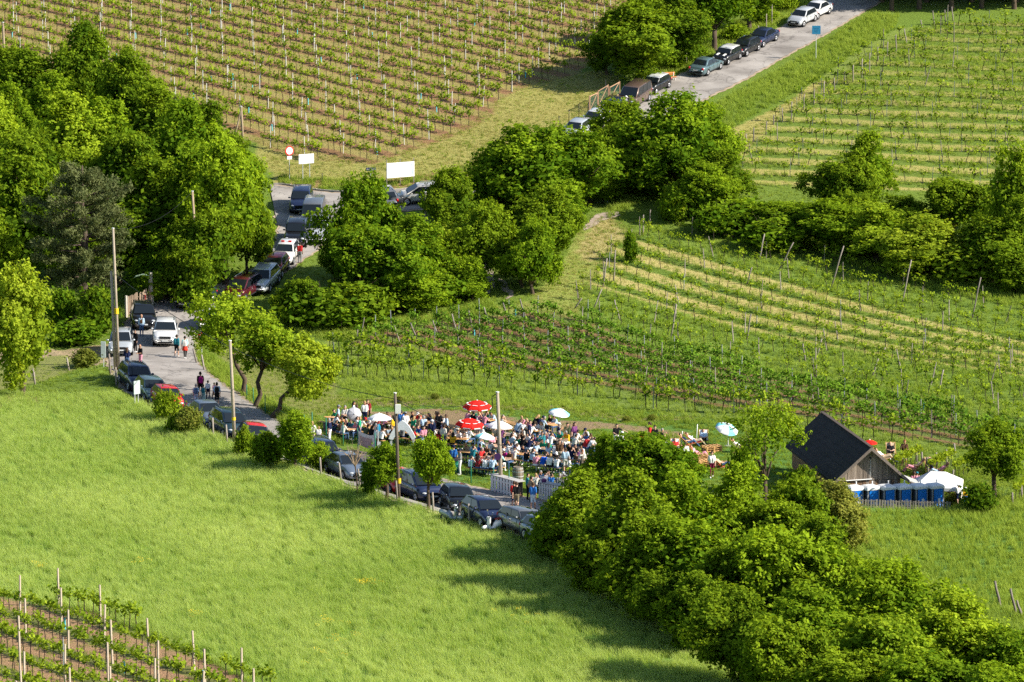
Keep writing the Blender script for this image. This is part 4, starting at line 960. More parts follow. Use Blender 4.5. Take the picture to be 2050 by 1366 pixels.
# ------------------------------------------------------------------ cars
def loft(sections):
    n = len(sections[0]); V = [p for s in sections for p in s]; F = []
    for i in range(len(sections) - 1):
        for k in range(n): F.append((i * n + k, i * n + (k + 1) % n, (i + 1) * n + (k + 1) % n, (i + 1) * n + k))
    F.append(tuple(range(n))); F.append(tuple((len(sections) - 1) * n + k for k in range(n))[::-1])
    return V, F
CAR = {  # length, width, height, cowl, roof front, roof rear, tail-glass foot, belt, hood front z, tail deck z, wheel radius, wheel base, roof taper
    'hatch': (4.05, 1.75, 1.47, .98, .25, -1.45, -1.88, .93, .74, .96, .31, 2.55, .74),
    'small': (3.62, 1.64, 1.48, .92, .30, -1.30, -1.68, .95, .76, .97, .29, 2.35, .76),
    'saloon': (4.62, 1.80, 1.46, 1.02, .22, -.95, -1.62, .93, .72, .99, .32, 2.70, .72),
    'suv': (4.62, 1.88, 1.67, 1.10, .38, -1.72, -2.14, 1.06, .92, 1.08, .36, 2.75, .78),
    'mpv': (4.45, 1.82, 1.62, 1.35, .35, -1.72, -2.08, 1.0, .82, 1.02, .33, 2.75, .76),
    'van': (4.85, 1.92, 1.93, 1.68, .85, -2.18, -2.36, 1.12, .95, 1.14, .34, 3.0, .84),
    'mini': (3.82, 1.70, 1.42, .92, .45, -1.38, -1.72, .94, .80, .97, .30, 2.5, .84),
    'jeep': (4.75, 1.88, 1.76, .90, .42, -2.0, -2.28, 1.10, 1.0, 1.12, .38, 2.75, .84),
}
M_PAINT0 = paint('white', (.8, .8, .8))
M_DARKTRIM = plain('dark_trim', (.02, .02, .022), rough=.6)
CARP = {}
def car_proto(kind):
    L, W, Hh, yc, y1, y2, yr, belt, hz_, tz, wr, wb, rt = CAR[kind]; w = W / 2; f, b = L / 2, -L / 2
    boxy = kind in ('jeep', 'van')
    def sec(y, hw, zb, zt, cr):
        half = [(0, zb), (.8 * hw, zb), (.95 * hw, zb + .07), (hw, zb + .22), (hw * 1.0, zb + .6 * (zt - zb)), (hw * .975, zt - .09), (hw * .9, zt - .015), (hw * .55, zt + cr * .8), (0, zt + cr)]
        return [(x, y, z) for x, z in half] + [(-x, y, z) for x, z in half[-2:0:-1]]
    gc = .2 if kind not in ('suv', 'jeep') else .27
    S = [sec(b, w * .80, .42, tz - .33, .0), sec(b + .06, w * .9, .32, tz - .14, .01), sec(b + .22, w * .96, gc, tz - .02, .015), sec(b + .6, w, gc, tz, .02), sec(b + 1.2, w, gc, belt + .01, .02), sec(0, w, gc, belt, .02),
         sec(yc - .35, w, gc, belt, .02), sec(yc, w, gc, belt - .01, .03), sec((yc + f) / 2, w * .985, gc, (belt * .55 + hz_ * .45) + .015, .045), sec(f - .42, w * .95, gc, hz_ + .02, .05), sec(f - .16, w * .88, gc + .03, hz_ - .06, .03), sec(f - .03, w * .78, .30, hz_ - .2, .01), sec(f, w * .66, .36, hz_ - .3, 0)]
    V, F = loft(S); mb = MB(); mb.add(V, F)
    wbt, wrf = w * .93, w * rt
    def gw(z): return wbt + (wrf - wbt) * (z - belt) / (Hh - belt)
    def gsec(y, z):
        e = gw(z)
        half = [(wbt, belt - .05), (gw(belt + (z - belt) * .5), belt + (z - belt) * .5), (e, z - .05 * min(1, (z - belt) * 3)), (e * .9, z), (0, z + (.02 if z > Hh - .03 else .002))]
        return [(x, y, zz) for x, zz in half] + [(-x, y, zz) for x, zz in half[::-1][1:]]
    gs = [gsec(yr, belt + .01), gsec(yr + (y2 - yr) * .5, belt + (Hh - .04 - belt) * .58), gsec(y2, Hh - .045), gsec(y2 * .4 + y1 * .6 - .5, Hh), gsec(y1 - .2, Hh - .005), gsec(y1, Hh - .045), gsec((y1 + yc) / 2, belt + (Hh - .045 - belt) * .53), gsec(yc, belt + .01)]
    V, F = loft(gs); mb.add(V, F)
    r = bpy.data.objects.new('car', None)
    me = mb.mesh('body', M_PAINT0, True)
    P = {}
    def part(nm, m, parent=r, loc=None):
        o = bpy.data.objects.new(nm, m); o.parent = parent
        if loc: o.location = loc
        return o
    body = part('body', me)
    def pane(nm, pts, push):
        # thin solid pane, a little proud of the shell
        n = len(pts); V = [Vector(p) for p in pts] + [Vector(p) - Vector(push) * 2 for p in pts]
        F = [tuple(range(n)), tuple(range(n, 2 * n))[::-1]] + [(i, (i + 1) % n, (i + 1) % n + n, i + n) for i in range(n)]
        return part(nm, mesh(nm, V, F, M_GLASS))
    e = .026
    zt = Hh - .075; z0 = belt + .055
    def wy(z, ya, yb): t = (z - belt) / (Hh - .045 - belt); return ya + (yb - ya) * t
    pane('windscreen', [(-gw(z0) * .92, wy(z0, yc, y1) + e, z0 + e), (gw(z0) * .92, wy(z0, yc, y1) + e, z0 + e), (gw(zt) * .88, wy(zt, yc, y1) + e, zt + e), (-gw(zt) * .88, wy(zt, yc, y1) + e, zt + e)], (0, e, e))
    zr = belt + .1
    pane('rear_window', [(gw(zr) * .86, wy(zr, yr, y2) - .03, zr + e), (-gw(zr) * .86, wy(zr, yr, y2) - .03, zr + e), (-gw(zt) * .82, wy(zt, yr, y2) - .03, zt + e), (gw(zt) * .82, wy(zt, yr, y2) - .03, zt + e)], (0, -e, e))
    ya, yb = yc - .22, yr + .28; tops = (y1 - .05, y2 + .12)
    cuts = [0, .44, 1] if kind in ('saloon', 'hatch', 'small', 'mini') else [0, .36, .68, 1]
    for sx in (1, -1):
        for i in range(len(cuts) - 1):
            a0, a1 = cuts[i] + (.012 if i else 0), cuts[i + 1] - (.012 if i < len(cuts) - 2 else 0)
            lo0, lo1 = ya + (yb - ya) * a0, ya + (yb - ya) * a1; hi0, hi1 = tops[0] + (tops[1] - tops[0]) * a0, tops[0] + (tops[1] - tops[0]) * a1
            q = [(sx * (gw(z0) + e), lo0, z0), (sx * (gw(z0) + e), lo1, z0), (sx * (gw(zt) + e), hi1, zt), (sx * (gw(zt) + e), hi0, zt)]
            pane('side_window', q if sx < 0 else q[::-1], (sx * e, 0, 0))
        part('mirror', MB().ball((0, 0, 0), (.11, .07, .075), 8, 5).mesh('mirror', M_PAINT0, True), loc=(sx * (w + .07), yc - .38, belt + .07))
        hb = MB(); hb.ball((sx * w * .68, f - .2, hz_ - .13), (.17, .15, .075 if not boxy else .10), 10, 6); part('headlight', hb.mesh('headlight', M_LAMP, True))
        tb_ = MB(); tb_.ball((sx * w * .80, b + .10, tz - .18), (.13, .10, .14 if kind not in ('suv', 'jeep', 'van') else .2), 8, 6); part('tail_light', tb_.mesh('tail_light', M_TAIL, True))
        for yy in (wb / 2, -wb / 2):
            t = MB(); t.tube([(-.105, 0, 0), (-.09, 0, 0), (.09, 0, 0), (.105, 0, 0)], [wr * .86, wr, wr, wr * .86], 20)
            wl = part('wheel', t.mesh('wheel', M_TYRE, True), loc=(sx * (w - .085), yy + .02, wr))
            rm = MB(); rm.tube([(.0, 0, 0), (.012, 0, 0)], [wr * .66, wr * .60], 16)
            for k in range(5):
                a = k * 2 * math.pi / 5; rm.tube([(.014, 0, 0), (.02, wr * .56 * math.cos(a), wr * .56 * math.sin(a))], [.04, .03], 5)
            o = part('rim', rm.mesh('rim', M_RIM), wl, (sx * .108, 0, 0)); o.rotation_euler = (0, 0, 0 if sx > 0 else math.pi)
            am = MB(); am.tube([(-.02, 0, 0), (.012, 0, 0)], [wr * 1.14, wr * 1.12], 22); part('wheel_arch', am.mesh('wheel_arch', M_DARKTRIM), loc=(sx * (w - .008), yy + .02, wr + .015))
        dm = MB()
        for dy in (yc - .42, yc - 1.2, yc - 2.05): dm.box((sx * (w + .002), dy, .66), (.012, .012, .42))
        dm.box((sx * (w + .001), 0, .34), (.02, wb - 2 * wr - .2, .09)); part('side_trim', dm.mesh('side_trim', M_DARKTRIM))
        hn = MB()
        for dy in (yc - 1.1, yc - 1.92): hn.box((sx * (w + .012), dy, belt - .14), (.03, .2, .035))
        part('door_handle', hn.mesh('door_handle', M_CHROME))
        if kind in ('suv', 'jeep', 'mpv'):
            part('roof_rail', MB().tube([(sx * wrf * .92, y1 - .3, Hh - .01), (sx * wrf * .92, y1 - .4, Hh + .045), (sx * wrf * .92, y2 + .3, Hh + .045), (sx * wrf * .92, y2 + .2, Hh - .02)], .02, 6).mesh('roof_rail', M_CHROME))
    gm = MB(); gm.box((0, f - .06, hz_ - .17), (w * .92, .12, .17)); gm.box((0, f - .02, .40), (w * 1.1, .10, .13)); part('grille', gm.mesh('grille', M_BLACKPL))
    if kind == 'jeep':
        for k in range(7): part('grille_bar', MB().box(((k - 3) * .115, f - .01, hz_ - .16), (.05, .08, .18)).mesh('grille_bar', M_CHROME))
    part('license_plate', MB().box((0, f + .012, .50), (.5, .02, .11)).mesh('license_plate', M_PLATE)); part('license_plate', MB().box((0, b - .006, .66), (.5, .02, .11)).mesh('license_plate', M_PLATE))
    part('bumper', MB().box((0, b + .05, .42), (w * 1.5, .10, .12)).mesh('bumper', M_DARKTRIM))
    part('antenna', MB().tube([(0, y2 + .2, Hh - .02), (0, y2 + .02, Hh + .16)], .008, 5).mesh('antenna', M_BLACKPL))
    CARP[kind] = r; return r
def link_copy(src, parent=None):
    c = src.copy(); COL.objects.link(c); c.parent = parent
    out = [c]
    for ch in src.children: out += link_copy(ch, c)
    return out
PAINTS = {'white': (.80, .80, .79), 'silver': (.46, .49, .52), 'navy': (.018, .028, .075), 'black': (.012, .012, .014), 'teal': (.10, .16, .18), 'brown': (.13, .085, .065), 'grey': (.14, .15, .165), 'bluegrey': (.15, .19, .25),
          'red': (.50, .02, .02), 'maroon': (.09, .012, .018), 'champagne': (.55, .53, .48), 'darkteal': (.02, .045, .06), 'lightsilver': (.55, .57, .60), 'brightred': (.68, .025, .015)}
def car(px, py, hx, hy, kind, col, label, roof=None, yaw=0.0, dz=0.0):
    if kind not in CARP: car_proto(kind)
    p = G(px, py, dz); q = G(px + hx, py + hy, dz); d = Vector((q.x - p.x, q.y - p.y, 0)).normalized()
    d = Matrix.Rotation(R(yaw), 3, 'Z') @ d
    n = normal_at(p.x, p.y, 1.3); fw = (d - n * d.dot(n)).normalized(); rt = fw.cross(n)
    M = Matrix((rt, fw, n)).transposed().to_4x4(); M.translation = Vector((p.x, p.y, hz(p.x, p.y) + .082))
    parts = link_copy(CARP[kind]); r = parts[0]; r.matrix_world = M
    pm = paint(col, PAINTS[col], .0 if col in ('white', 'red', 'brightred') else .3)
    for o in parts[1:]:
        nm = o.name.split('.')[0]
        if nm in ('body', 'mirror'): o.material_slots[0].link = 'OBJECT'; o.material_slots[0].material = pm
    tag(r, label, 'car', 'cars standing along the roads'); r.name = {'van': 'parked_van'}.get(kind, 'parked_car')
    if roof:
        L, W, Hh, yc, y1, y2 = CAR[kind][:6]; wrf = W / 2 * CAR[kind][12]
        mb = MB(); ys_ = [y2 - .02, (y1 + y2) / 2, y1 + .0]; V, F = [], []
        for yy, zz in zip(ys_, (Hh - .03, Hh + .012, Hh - .03)):
            for k in range(7): t = -1 + k / 3; V.append((wrf * .99 * t, yy, zz + .03 * (1 - t ** 4)))
        for i in range(2):
            for k in range(6): a = i * 7 + k; F.append((a, a + 1, a + 8, a + 7))
        m = len(V); V2_ = V + [(x, y, z - .045) for x, y, z in V]; F2 = F + [tuple(i + m for i in f[::-1]) for f in F]
        rim = [0, 1, 2, 3, 4, 5, 6, 13, 20, 19, 18, 17, 16, 15, 14, 7]; F2 += [(rim[i], rim[i - 1], rim[i - 1] + m, rim[i] + m) for i in range(len(rim))]
        obj('roof_panel', mesh('roof_panel', V2_, F2, paint(roof, PAINTS[roof], 0), smooth=True), r)
    return r
UPD = (-36.7, 18.7)
car(1634, 33, *UPD, 'saloon', 'white', 'white car topmost on the upper road behind a silver hatchback')
car(1606, 48, *UPD, 'hatch', 'lightsilver', 'silver hatchback parked in front of the topmost white car')
car(1526, 88, *UPD, 'saloon', 'navy', 'dark blue saloon parked first in the row of four under the trees')
car(1492, 107, *UPD, 'hatch', 'black', 'black hatchback between the blue saloon and the striped small car')
cs = car(1455, 124, *UPD, 'mini', 'black', 'small black car with white roof and two white bonnet stripes', roof='white')
for s in (-1, 1):
    f_ = CAR['mini'][0] / 2; mb = MB(); pts = [(.98, .965), (1.25, .945), (1.49, .885)]
    V = [(s * .36 + dx, y, z + .045 - .02 * abs(s * .36 + dx)) for y, z in pts for dx in (-.10, .10)]; mb.add(V + [(x, y, z - .05) for x, y, z in V], [(0, 1, 3, 2), (2, 3, 5, 4), (6, 8, 9, 7), (8, 10, 11, 9), (0, 2, 8, 6), (2, 4, 10, 8), (1, 7, 9, 3), (3, 9, 11, 5), (4, 5, 11, 10), (0, 6, 7, 1)]); mb.build('bonnet_stripe', M_WHITE, cs)
car(1414, 145, -UPD[0], -UPD[1], 'saloon', 'teal', 'grey teal saloon seen from behind with red tail lights')
car(1312, 182, *UPD, 'mini', 'black', 'dark car with white roof parked beside the orange bench', roof='white')
car(1270, 210, -33, 22, 'van', 'brown', 'brown van parked under the tree beside the wire gate')
car(1228, 232, -33, 22, 'hatch', 'navy', 'dark blue car in front of the brown van')
car(1192, 254, -33, 22, 'hatch', 'white', 'white hatchback in front of the dark blue car by the gate')
car(1154, 275, -33, 24, 'hatch', 'silver', 'silver car at the end of the row, half hidden by a tree')
car(1004, 352, -33, 16, 'hatch', 'lightsilver', 'pale silver car almost hidden behind the round tree')
car(845, 406, -45, 3, 'mpv', 'champagne', 'champagne silver people carrier side-on by the notice board')
car(768, 412, -14, -18, 'suv', 'grey', 'dark grey off-roader seen from behind near the street sign')
car(604, 418, -6, 26, 'suv', 'navy', 'dark blue off-roader coming round the bend')
car(628, 448, -8, 26, 'van', 'grey', 'grey van half hidden by leaves on the bend')
car(640, 478, -10, 26, 'suv', 'lightsilver', 'pale silver off-roader beside the black one with chrome grille')
cj = car(594, 486, -8, 26, 'jeep', 'black', 'black off-roader with chrome bar grille facing downhill')
ce = car(573, 522, -18, 28, 'hatch', 'white', 'white car with two red lights on its roof')
for s in (-1, 1): MB().box((s * .3, -.2, 1.53), (.28, .2, .12), 0, .85).build('roof_light', plain('signal_red', (.55, .02, .02), rough=.3), ce)
car(551, 549, -23, 30, 'hatch', 'maroon', 'dark red car behind the pale silver small off-roader')
car(528, 578, -25, 26, 'suv', 'lightsilver', 'pale silver small off-roader in the lane beside the wood')
car(487, 596, -34, 20, 'mpv', 'maroon', 'maroon car in the shade at the edge of the wood')
car(392, 612, -36, 14, 'hatch', 'darkteal', 'dark car in the shade behind the leaning roadside tree')
car(287, 652, 6, 30, 'suv', 'black', 'black off-roader parked in front of the wooden gate')
car(331, 686, -2, 30, 'suv', 'white', 'white off-roader driving down the lane past the walkers')
car(243, 706, -6, 30, 'mpv', 'silver', 'silver people carrier parked beside the utility pole')
car(425, 652, 10, -22, 'hatch', 'white', 'white car half hidden behind the leaning roadside tree')
car(272, 778, 32, 23, 'suv', 'navy', 'dark blue car parked first at the meadow edge below the pole')
car(303, 800, 32, 22, 'hatch', 'teal', 'teal grey car between the dark blue and the red car')
car(334, 818, 32, 20, 'small', 'red', 'red small car behind the yellow green shrub')
car(414, 848, 42, 24, 'saloon', 'bluegrey', 'blue grey saloon below the walking family')
car(458, 872, 44, 24, 'mpv', 'darkteal', 'dark teal car beside the tall utility pole')
car(508, 896, 44, 22, 'hatch', 'grey', 'grey car with red roof at the meadow edge', roof='red')
car(642, 934, 52, 22, 'suv', 'navy', 'dark blue car behind the bright green shrub')
car(694, 955, 52, 22, 'saloon', 'bluegrey', 'grey blue saloon behind the small leafless tree')
car(786, 984, 52, 20, 'hatch', 'brightred', 'bright red car between two small trees')
car(838, 1000, 52, 20, 'mpv', 'navy', 'dark people carrier half hidden by a small tree')
car(917, 1023, 52, 27, 'hatch', 'black', 'black hatchback behind the silver scooter')
car(970, 1049, 56, 25, 'hatch', 'navy', 'dark blue hatchback behind the white scooter')
car(1047, 1069, 60, 20, 'mini', 'grey', 'dark grey small car second last before the thicket')
car(1098, 1088, 60, 20, 'hatch', 'bluegrey', 'blue grey car last in the row, half under the thicket')

# ------------------------------------------------------------------ scooters
def scooter(px, py, yaw, col, seat, label):
    r = empty('motor_scooter', G(px, py), yaw)
    for y in (.62, -.55):
        t = MB(); n = 18
        t.tube([(-.05, 0, 0), (-.035, 0, 0), (.035, 0, 0), (.05, 0, 0)], [.19, .23, .23, .19], n); w_ = t.build('wheel', M_TYRE, r, True, (0, y, .24)); MB().tube([(-.054, 0, 0), (.054, 0, 0)], .13, 12).build('rim', M_RIM, w_)
    V, F = loft([[(x * w_, y, z * h + zo) for x, z in ((-.5, 0), (.5, 0), (.62, .5), (.42, 1), (-.42, 1), (-.62, .5))] for y, w_, h, zo in ((-.82, .18, .18, .52), (-.6, .36, .36, .42), (-.3, .40, .42, .34), (-.02, .34, .30, .26), (.06, .34, .08, .26), (.32, .34, .08, .26))])
    b = MB(); b.add(V, F)
    V, F = loft([[(x * w_, y + yy, z) for x, yy in ((-.5, 0), (0, .07), (.5, 0), (.42, -.05), (-.42, -.05))] for z, w_, y in ((.26, .36, .34), (.55, .44, .42), (.85, .36, .38), (.98, .22, .34))]); b.add(V, F)
    b.ball((0, .62, .36), (.11, .26, .14), 10, 5); b.build('body', col, r, True)
    MB().ball((0, -.42, .80), (.17, .42, .075), 12, 6).build('seat', seat, r, True)
    MB().tube([(-.33, .26, 1.06), (-.12, .34, 1.04), (.12, .34, 1.04), (.33, .26, 1.06)], .022, 6).build('handlebar', M_BLACKPL, r)
    MB().ball((0, .47, .93), (.09, .06, .09), 10, 6).build('headlight', M_LAMP, r, True)
    for s in (-1, 1): MB().tube([(s * .22, .3, 1.05), (s * .28, .3, 1.22), (s * .3, .28, 1.28)], [.008, .008, .055], 8).build('mirror', M_CHROME, r)
    tag(r, label, 'scooter')
scooter(903, 1046, R(235), plain('scooter_silver', (.40, .43, .44), rough=.3, metal=.4), M_BLACKPL, 'silver scooter parked beside the black hatchback')
scooter(990, 1066, R(120), plain('scooter_white', (.8, .8, .8), rough=.3), plain('seat_red', (.28, .04, .03), rough=.6), 'white scooter with red seat in front of the dark blue hatchback')
# ------------------------------------------------------------------ people: a few continuous bodies in different poses, dressed one by one
SKIN = [plain('skin_fair', (.55, .33, .23), rough=.6, var=.06), plain('skin_tan', (.42, .23, .145), rough=.6, var=.06), plain('skin_dark', (.16, .085, .05), rough=.6, var=.06)]
def body_mesh(name, J):
    """J: joints. Limb volumes are fused to one skin with a voxel remesh; fingers, nose and ears are added to the same mesh."""
    v = {k: Vector(p) for k, p in J.items()}
    bones = []   # (a, b, ra, rb, slot)
    def bone(a, b, ra, rb, s): bones.append((Vector(a), Vector(b), ra, rb, s))
    hip, ch, nk, hd = v['hip'], v['chest'], v['neck'], v['head']
    side = (v['shr'] - v['shl']).normalized()
    for s in (-1, 1):
        bone(hip + side * s * .065 + Vector((0, 0, .02)), ch + side * s * .085, .105, .118, 1)
        bone(ch + side * s * .085, v['shr' if s > 0 else 'shl'] * .8 + nk * .2, .112, .08, 1)
    bone(hip - side * .07, hip + side * .07, .118, .118, 3)
    bone(ch + Vector((0, 0, .08)), nk, .09, .052, 1); bone(nk, hd, .052, .06, 0)
    fw = v['face'].normalized(); upv = (hd - nk).normalized()
    bone(hd + upv * .03, hd + upv * .11, .092, .094, 0); bone(hd + fw * .03 - upv * .02, hd + fw * .035 + upv * .03, .068, .074, 0)
    for q in 'lr':
        sh, el, wr = v['sh' + q], v['el' + q], v['wr' + q]
        bone(sh, el, .062, .047, 1); bone(el, wr, .045, .032, 2); d = (wr - el).normalized(); bone(wr, wr + d * .085, .03, .034, 0)
        hp, kn, an, to = v['hp' + q], v['kn' + q], v['an' + q], v['to' + q]
        bone(hp, kn, .092, .066, 3); bone(kn, an, .062, .043, 4); bone(an, an + Vector((0, 0, -.03)), .045, .045, 5); bone(an + Vector((0, 0, -.035)), to, .046, .036, 5)
    mb = MB()
    for a, b, ra, rb, s in bones:
        if (b - a).length < 1e-4: b = a + Vector((0, 0, .01))
        mb.tube([a, b], [ra, rb], 10, dome=True)
    me = mb.mesh('tmp', SKIN[0]); o = bpy.data.objects.new('tmp', me); COL.objects.link(o)
    md = o.modifiers.new('r', 'REMESH'); md.mode = 'VOXEL'; md.voxel_size = .021; ms = o.modifiers.new('s', 'SMOOTH'); ms.iterations = 2; ms.factor = .45
    dg = bpy.context.evaluated_depsgraph_get(); ev = o.evaluated_get(dg); m2 = ev.to_mesh()
    n = len(m2.vertices); co = np.empty(n * 3); m2.vertices.foreach_get('co', co); co = co.reshape(-1, 3); F = [tuple(p.vertices) for p in m2.polygons]
    ev.to_mesh_clear(); bpy.data.objects.remove(o); bpy.data.meshes.remove(me)
    cen = np.array([co[list(f)].mean(0) for f in F])
    best = np.full(len(F), 1e9); slot = np.zeros(len(F), int)
    for a, b, ra, rb, s in bones:
        A, B = np.array(a), np.array(b); e = B - A; L2 = max(e @ e, 1e-9); t = np.clip(((cen - A) @ e) / L2, 0, 1); d = np.linalg.norm(cen - A - t[:, None] * e, axis=1) / (ra + (rb - ra) * t)
        k = d < best; best[k] = d[k]; slot[k] = s
    rel = cen - np.array(hd); hh = rel @ np.array(upv); ff = rel @ np.array(fw)
    slot[(slot == 0) & (hh > -.02) & ((hh > .115) | (ff < .018)) & (np.linalg.norm(rel, axis=1) < .26)] = 6
    x = MB(); sl = []
    def add(fn, s):
        k = len(x.F); fn(); sl.extend([s] * (len(x.F) - k))
    for s in (-1, 1):
        add(lambda: x.ball(hd + side * s * .033 + fw * .098 + upv * .045, .011, 6, 4), 6); add(lambda: x.tube([hd + side * s * .093 + upv * .05, hd + side * s * .103 + upv * .02], [.02, .014], 6), 0)
    add(lambda: x.tube([hd + fw * .098 + upv * .045, hd + fw * .122 + upv * .012], [.008, .016], 6), 0); add(lambda: x.tube([hd + fw * .1 - upv * .025 - side * .022, hd + fw * .103 - upv * .025 + side * .022], [.006, .006], 5), 0)
    for q, s in (('l', -1), ('r', 1)):
        wr, el = v['wr' + q], v['el' + q]; d = (wr - el).normalized(); ac = d.cross(Vector((0, 0, 1)))
        ac = ac.normalized() if ac.length > .3 else side; nn = ac.cross(d); pb = wr + d * .10
        for k, ln in enumerate((.062, .07, .066, .052)):
            st = pb + ac * (k - 1.5) * .019; mid = st + d * ln * .55 - nn * .008; en = mid + d * ln * .42 - nn * .022
            add(lambda: x.tube([st - d * .02, mid, en], [.0105, .0098, .008], 5), 0)
        t0 = wr + d * .035 + ac * (-.03 if s > 0 else .03); t1 = t0 + d * .035 + ac * (-.022 if s > 0 else .022); add(lambda: x.tube([t0, t1, t1 + d * .03], [.013, .011, .009], 5), 0)
    V = [tuple(c) for c in co] + x.V; Fa = F + [tuple(i + n for i in f) for f in x.F]
    m = mesh(name, V, Fa, [SKIN[0]] * 7, list(slot) + sl, True)
    m['head'] = tuple(hd); m['up'] = tuple(upv); m['face'] = tuple(fw)
    return m
def pose(**kw):
    J = dict(hip=(0, 0, .94), chest=(0, .0, 1.24), neck=(0, -.005, 1.45), head=(0, .015, 1.565), face=(0, 1, 0), shl=(-.175, 0, 1.40), shr=(.175, 0, 1.40), ell=(-.225, -.02, 1.12), elr=(.225, -.02, 1.12), wrl=(-.225, .05, .90), wrr=(.225, .05, .90),
             hpl=(-.085, 0, .91), hpr=(.085, 0, .91), knl=(-.095, .03, .50), knr=(.095, .03, .50), anl=(-.10, -.01, .085), anr=(.10, -.01, .085), tol=(-.12, .15, .04), tor=(.12, .15, .04))
    J.update(kw); return J
def seated(lean=0.0, **kw):
    l = lean
    J = dict(hip=(0, 0, .55), chest=(0, .05 + .22 * l, .86), neck=(0, .09 + .42 * l, 1.06 - .04 * l), head=(0, .13 + .52 * l, 1.17 - .07 * l), face=(0, 1, -.15), shl=(-.175, .08 + .38 * l, 1.01), shr=(.175, .08 + .38 * l, 1.01),
             ell=(-.22, .22 + .3 * l, .80), elr=(.22, .22 + .3 * l, .80), wrl=(-.12, .44 + .2 * l, .82), wrr=(.12, .44 + .2 * l, .82), hpl=(-.09, .02, .53), hpr=(.09, .02, .53), knl=(-.12, .44, .53), knr=(.12, .44, .53), anl=(-.12, .40, .085), anr=(.12, .44, .085), tol=(-.14, .56, .04), tor=(.14, .60, .04))
    J.update(kw); return J
POSES = {
    'stand': pose(), 'stand2': pose(ell=(-.24, .03, 1.13), wrl=(-.06, .24, 1.10), elr=(.24, .03, 1.13), wrr=(.06, .24, 1.12), knl=(-.12, .05, .5)),
    'stand3': pose(elr=(.26, .1, 1.17), wrr=(.10, .25, 1.36), knr=(.12, .02, .5), anr=(.14, -.04, .085), tor=(.2, .1, .04)),
    'walk': pose(chest=(0, .03, 1.24), knl=(-.09, .17, .51), anl=(-.09, .24, .10), tol=(-.09, .40, .07), knr=(.09, -.01, .50), anr=(.09, -.30, .15), tor=(.09, -.18, .05), ell=(-.22, -.12, 1.14), wrl=(-.22, -.16, .90), elr=(.22, .06, 1.13), wrr=(.22, .22, .95)),
    'walk2': pose(chest=(0, .02, 1.24), knr=(.09, .14, .51), anr=(.09, .17, .10), tor=(.09, .33, .05), knl=(-.09, .0, .50), anl=(-.09, -.22, .13), tol=(-.09, -.10, .05), elr=(.23, -.10, 1.13), wrr=(.22, -.10, .89), ell=(-.23, .05, 1.13), wrl=(-.22, .18, .94)),
    'point': pose(ell=(-.40, .05, 1.30), wrl=(-.62, .15, 1.22), elr=(.24, .05, 1.14), wrr=(.10, .24, 1.08)),
    'sit': seated(.1), 'sit2': seated(.55, wrl=(-.10, .62, .84), wrr=(.16, .60, .83), ell=(-.22, .45, .82), elr=(.22, .45, .82)), 'sit3': seated(.0, elr=(.24, .26, .88), wrr=(.08, .28, 1.12), face=(.5, 1, -.05)), 'sit4': seated(.2, face=(-.8, .7, -.1), wrl=(-.25, .50, .82)),
    'recline': dict(hip=(0, 0, .36), chest=(0, -.25, .56), neck=(0, -.42, .70), head=(0, -.49, .80), face=(0, 1, .45), shl=(-.175, -.38, .66), shr=(.175, -.38, .66), ell=(-.24, -.16, .50), elr=(.24, -.16, .50), wrl=(-.10, .05, .50), wrr=(.10, .05, .50), hpl=(-.09, .02, .35), hpr=(.09, .02, .35),
                    knl=(-.11, .42, .50), knr=(.11, .42, .48), anl=(-.11, .72, .10), anr=(.11, .80, .10), tol=(-.12, .88, .06), tor=(.12, .95, .06)),
}
BODY = {k: body_mesh('person_body', j) for k, j in POSES.items()}
COLR = {'white': (.78, .78, .77), 'offwhite': (.62, .60, .55), 'lightblue': (.42, .56, .70), 'blue': (.03, .14, .42), 'royal': (.01, .09, .50), 'navy': (.014, .02, .06), 'black': (.012, .012, .014), 'grey': (.20, .21, .22), 'darkgrey': (.05, .052, .06), 'red': (.50, .03, .03), 'darkred': (.25, .025, .03), 'pink': (.62, .25, .33), 'magenta': (.38, .02, .18), 'purple': (.16, .05, .16),
        'green': (.02, .30, .16), 'olive': (.07, .09, .05), 'teal': (.03, .20, .24), 'aqua': (.38, .66, .64), 'beige': (.46, .37, .26), 'tan': (.36, .26, .16), 'jeans': (.06, .11, .22), 'yellow': (.70, .42, .02), 'orange': (.62, .16, .03), 'khaki': (.20, .17, .11), 'brown': (.10, .055, .03), 'maroon': (.16, .015, .045), 'skin': None}
HAIRC = {'dark': (.018, .012, .009), 'brown': (.055, .028, .014), 'blond': (.36, .23, .09), 'grey': (.28, .27, .26), 'white': (.6, .6, .58), 'red': (.22, .06, .02), 'bald': None}
HAIRW = {'dark': 'dark hair', 'brown': 'brown hair', 'blond': 'blond hair', 'grey': 'grey hair', 'white': 'white hair', 'red': 'red hair', 'bald': 'bald head'}
NICE = {'offwhite': 'off-white', 'lightblue': 'light blue', 'royal': 'royal blue', 'darkgrey': 'dark grey', 'darkred': 'dark red'}
FACE = {'A': 0, 'C': 180, 'L': 90, 'R': -90, 'AL': 45, 'AR': -45, 'CL': 135, 'CR': -135}
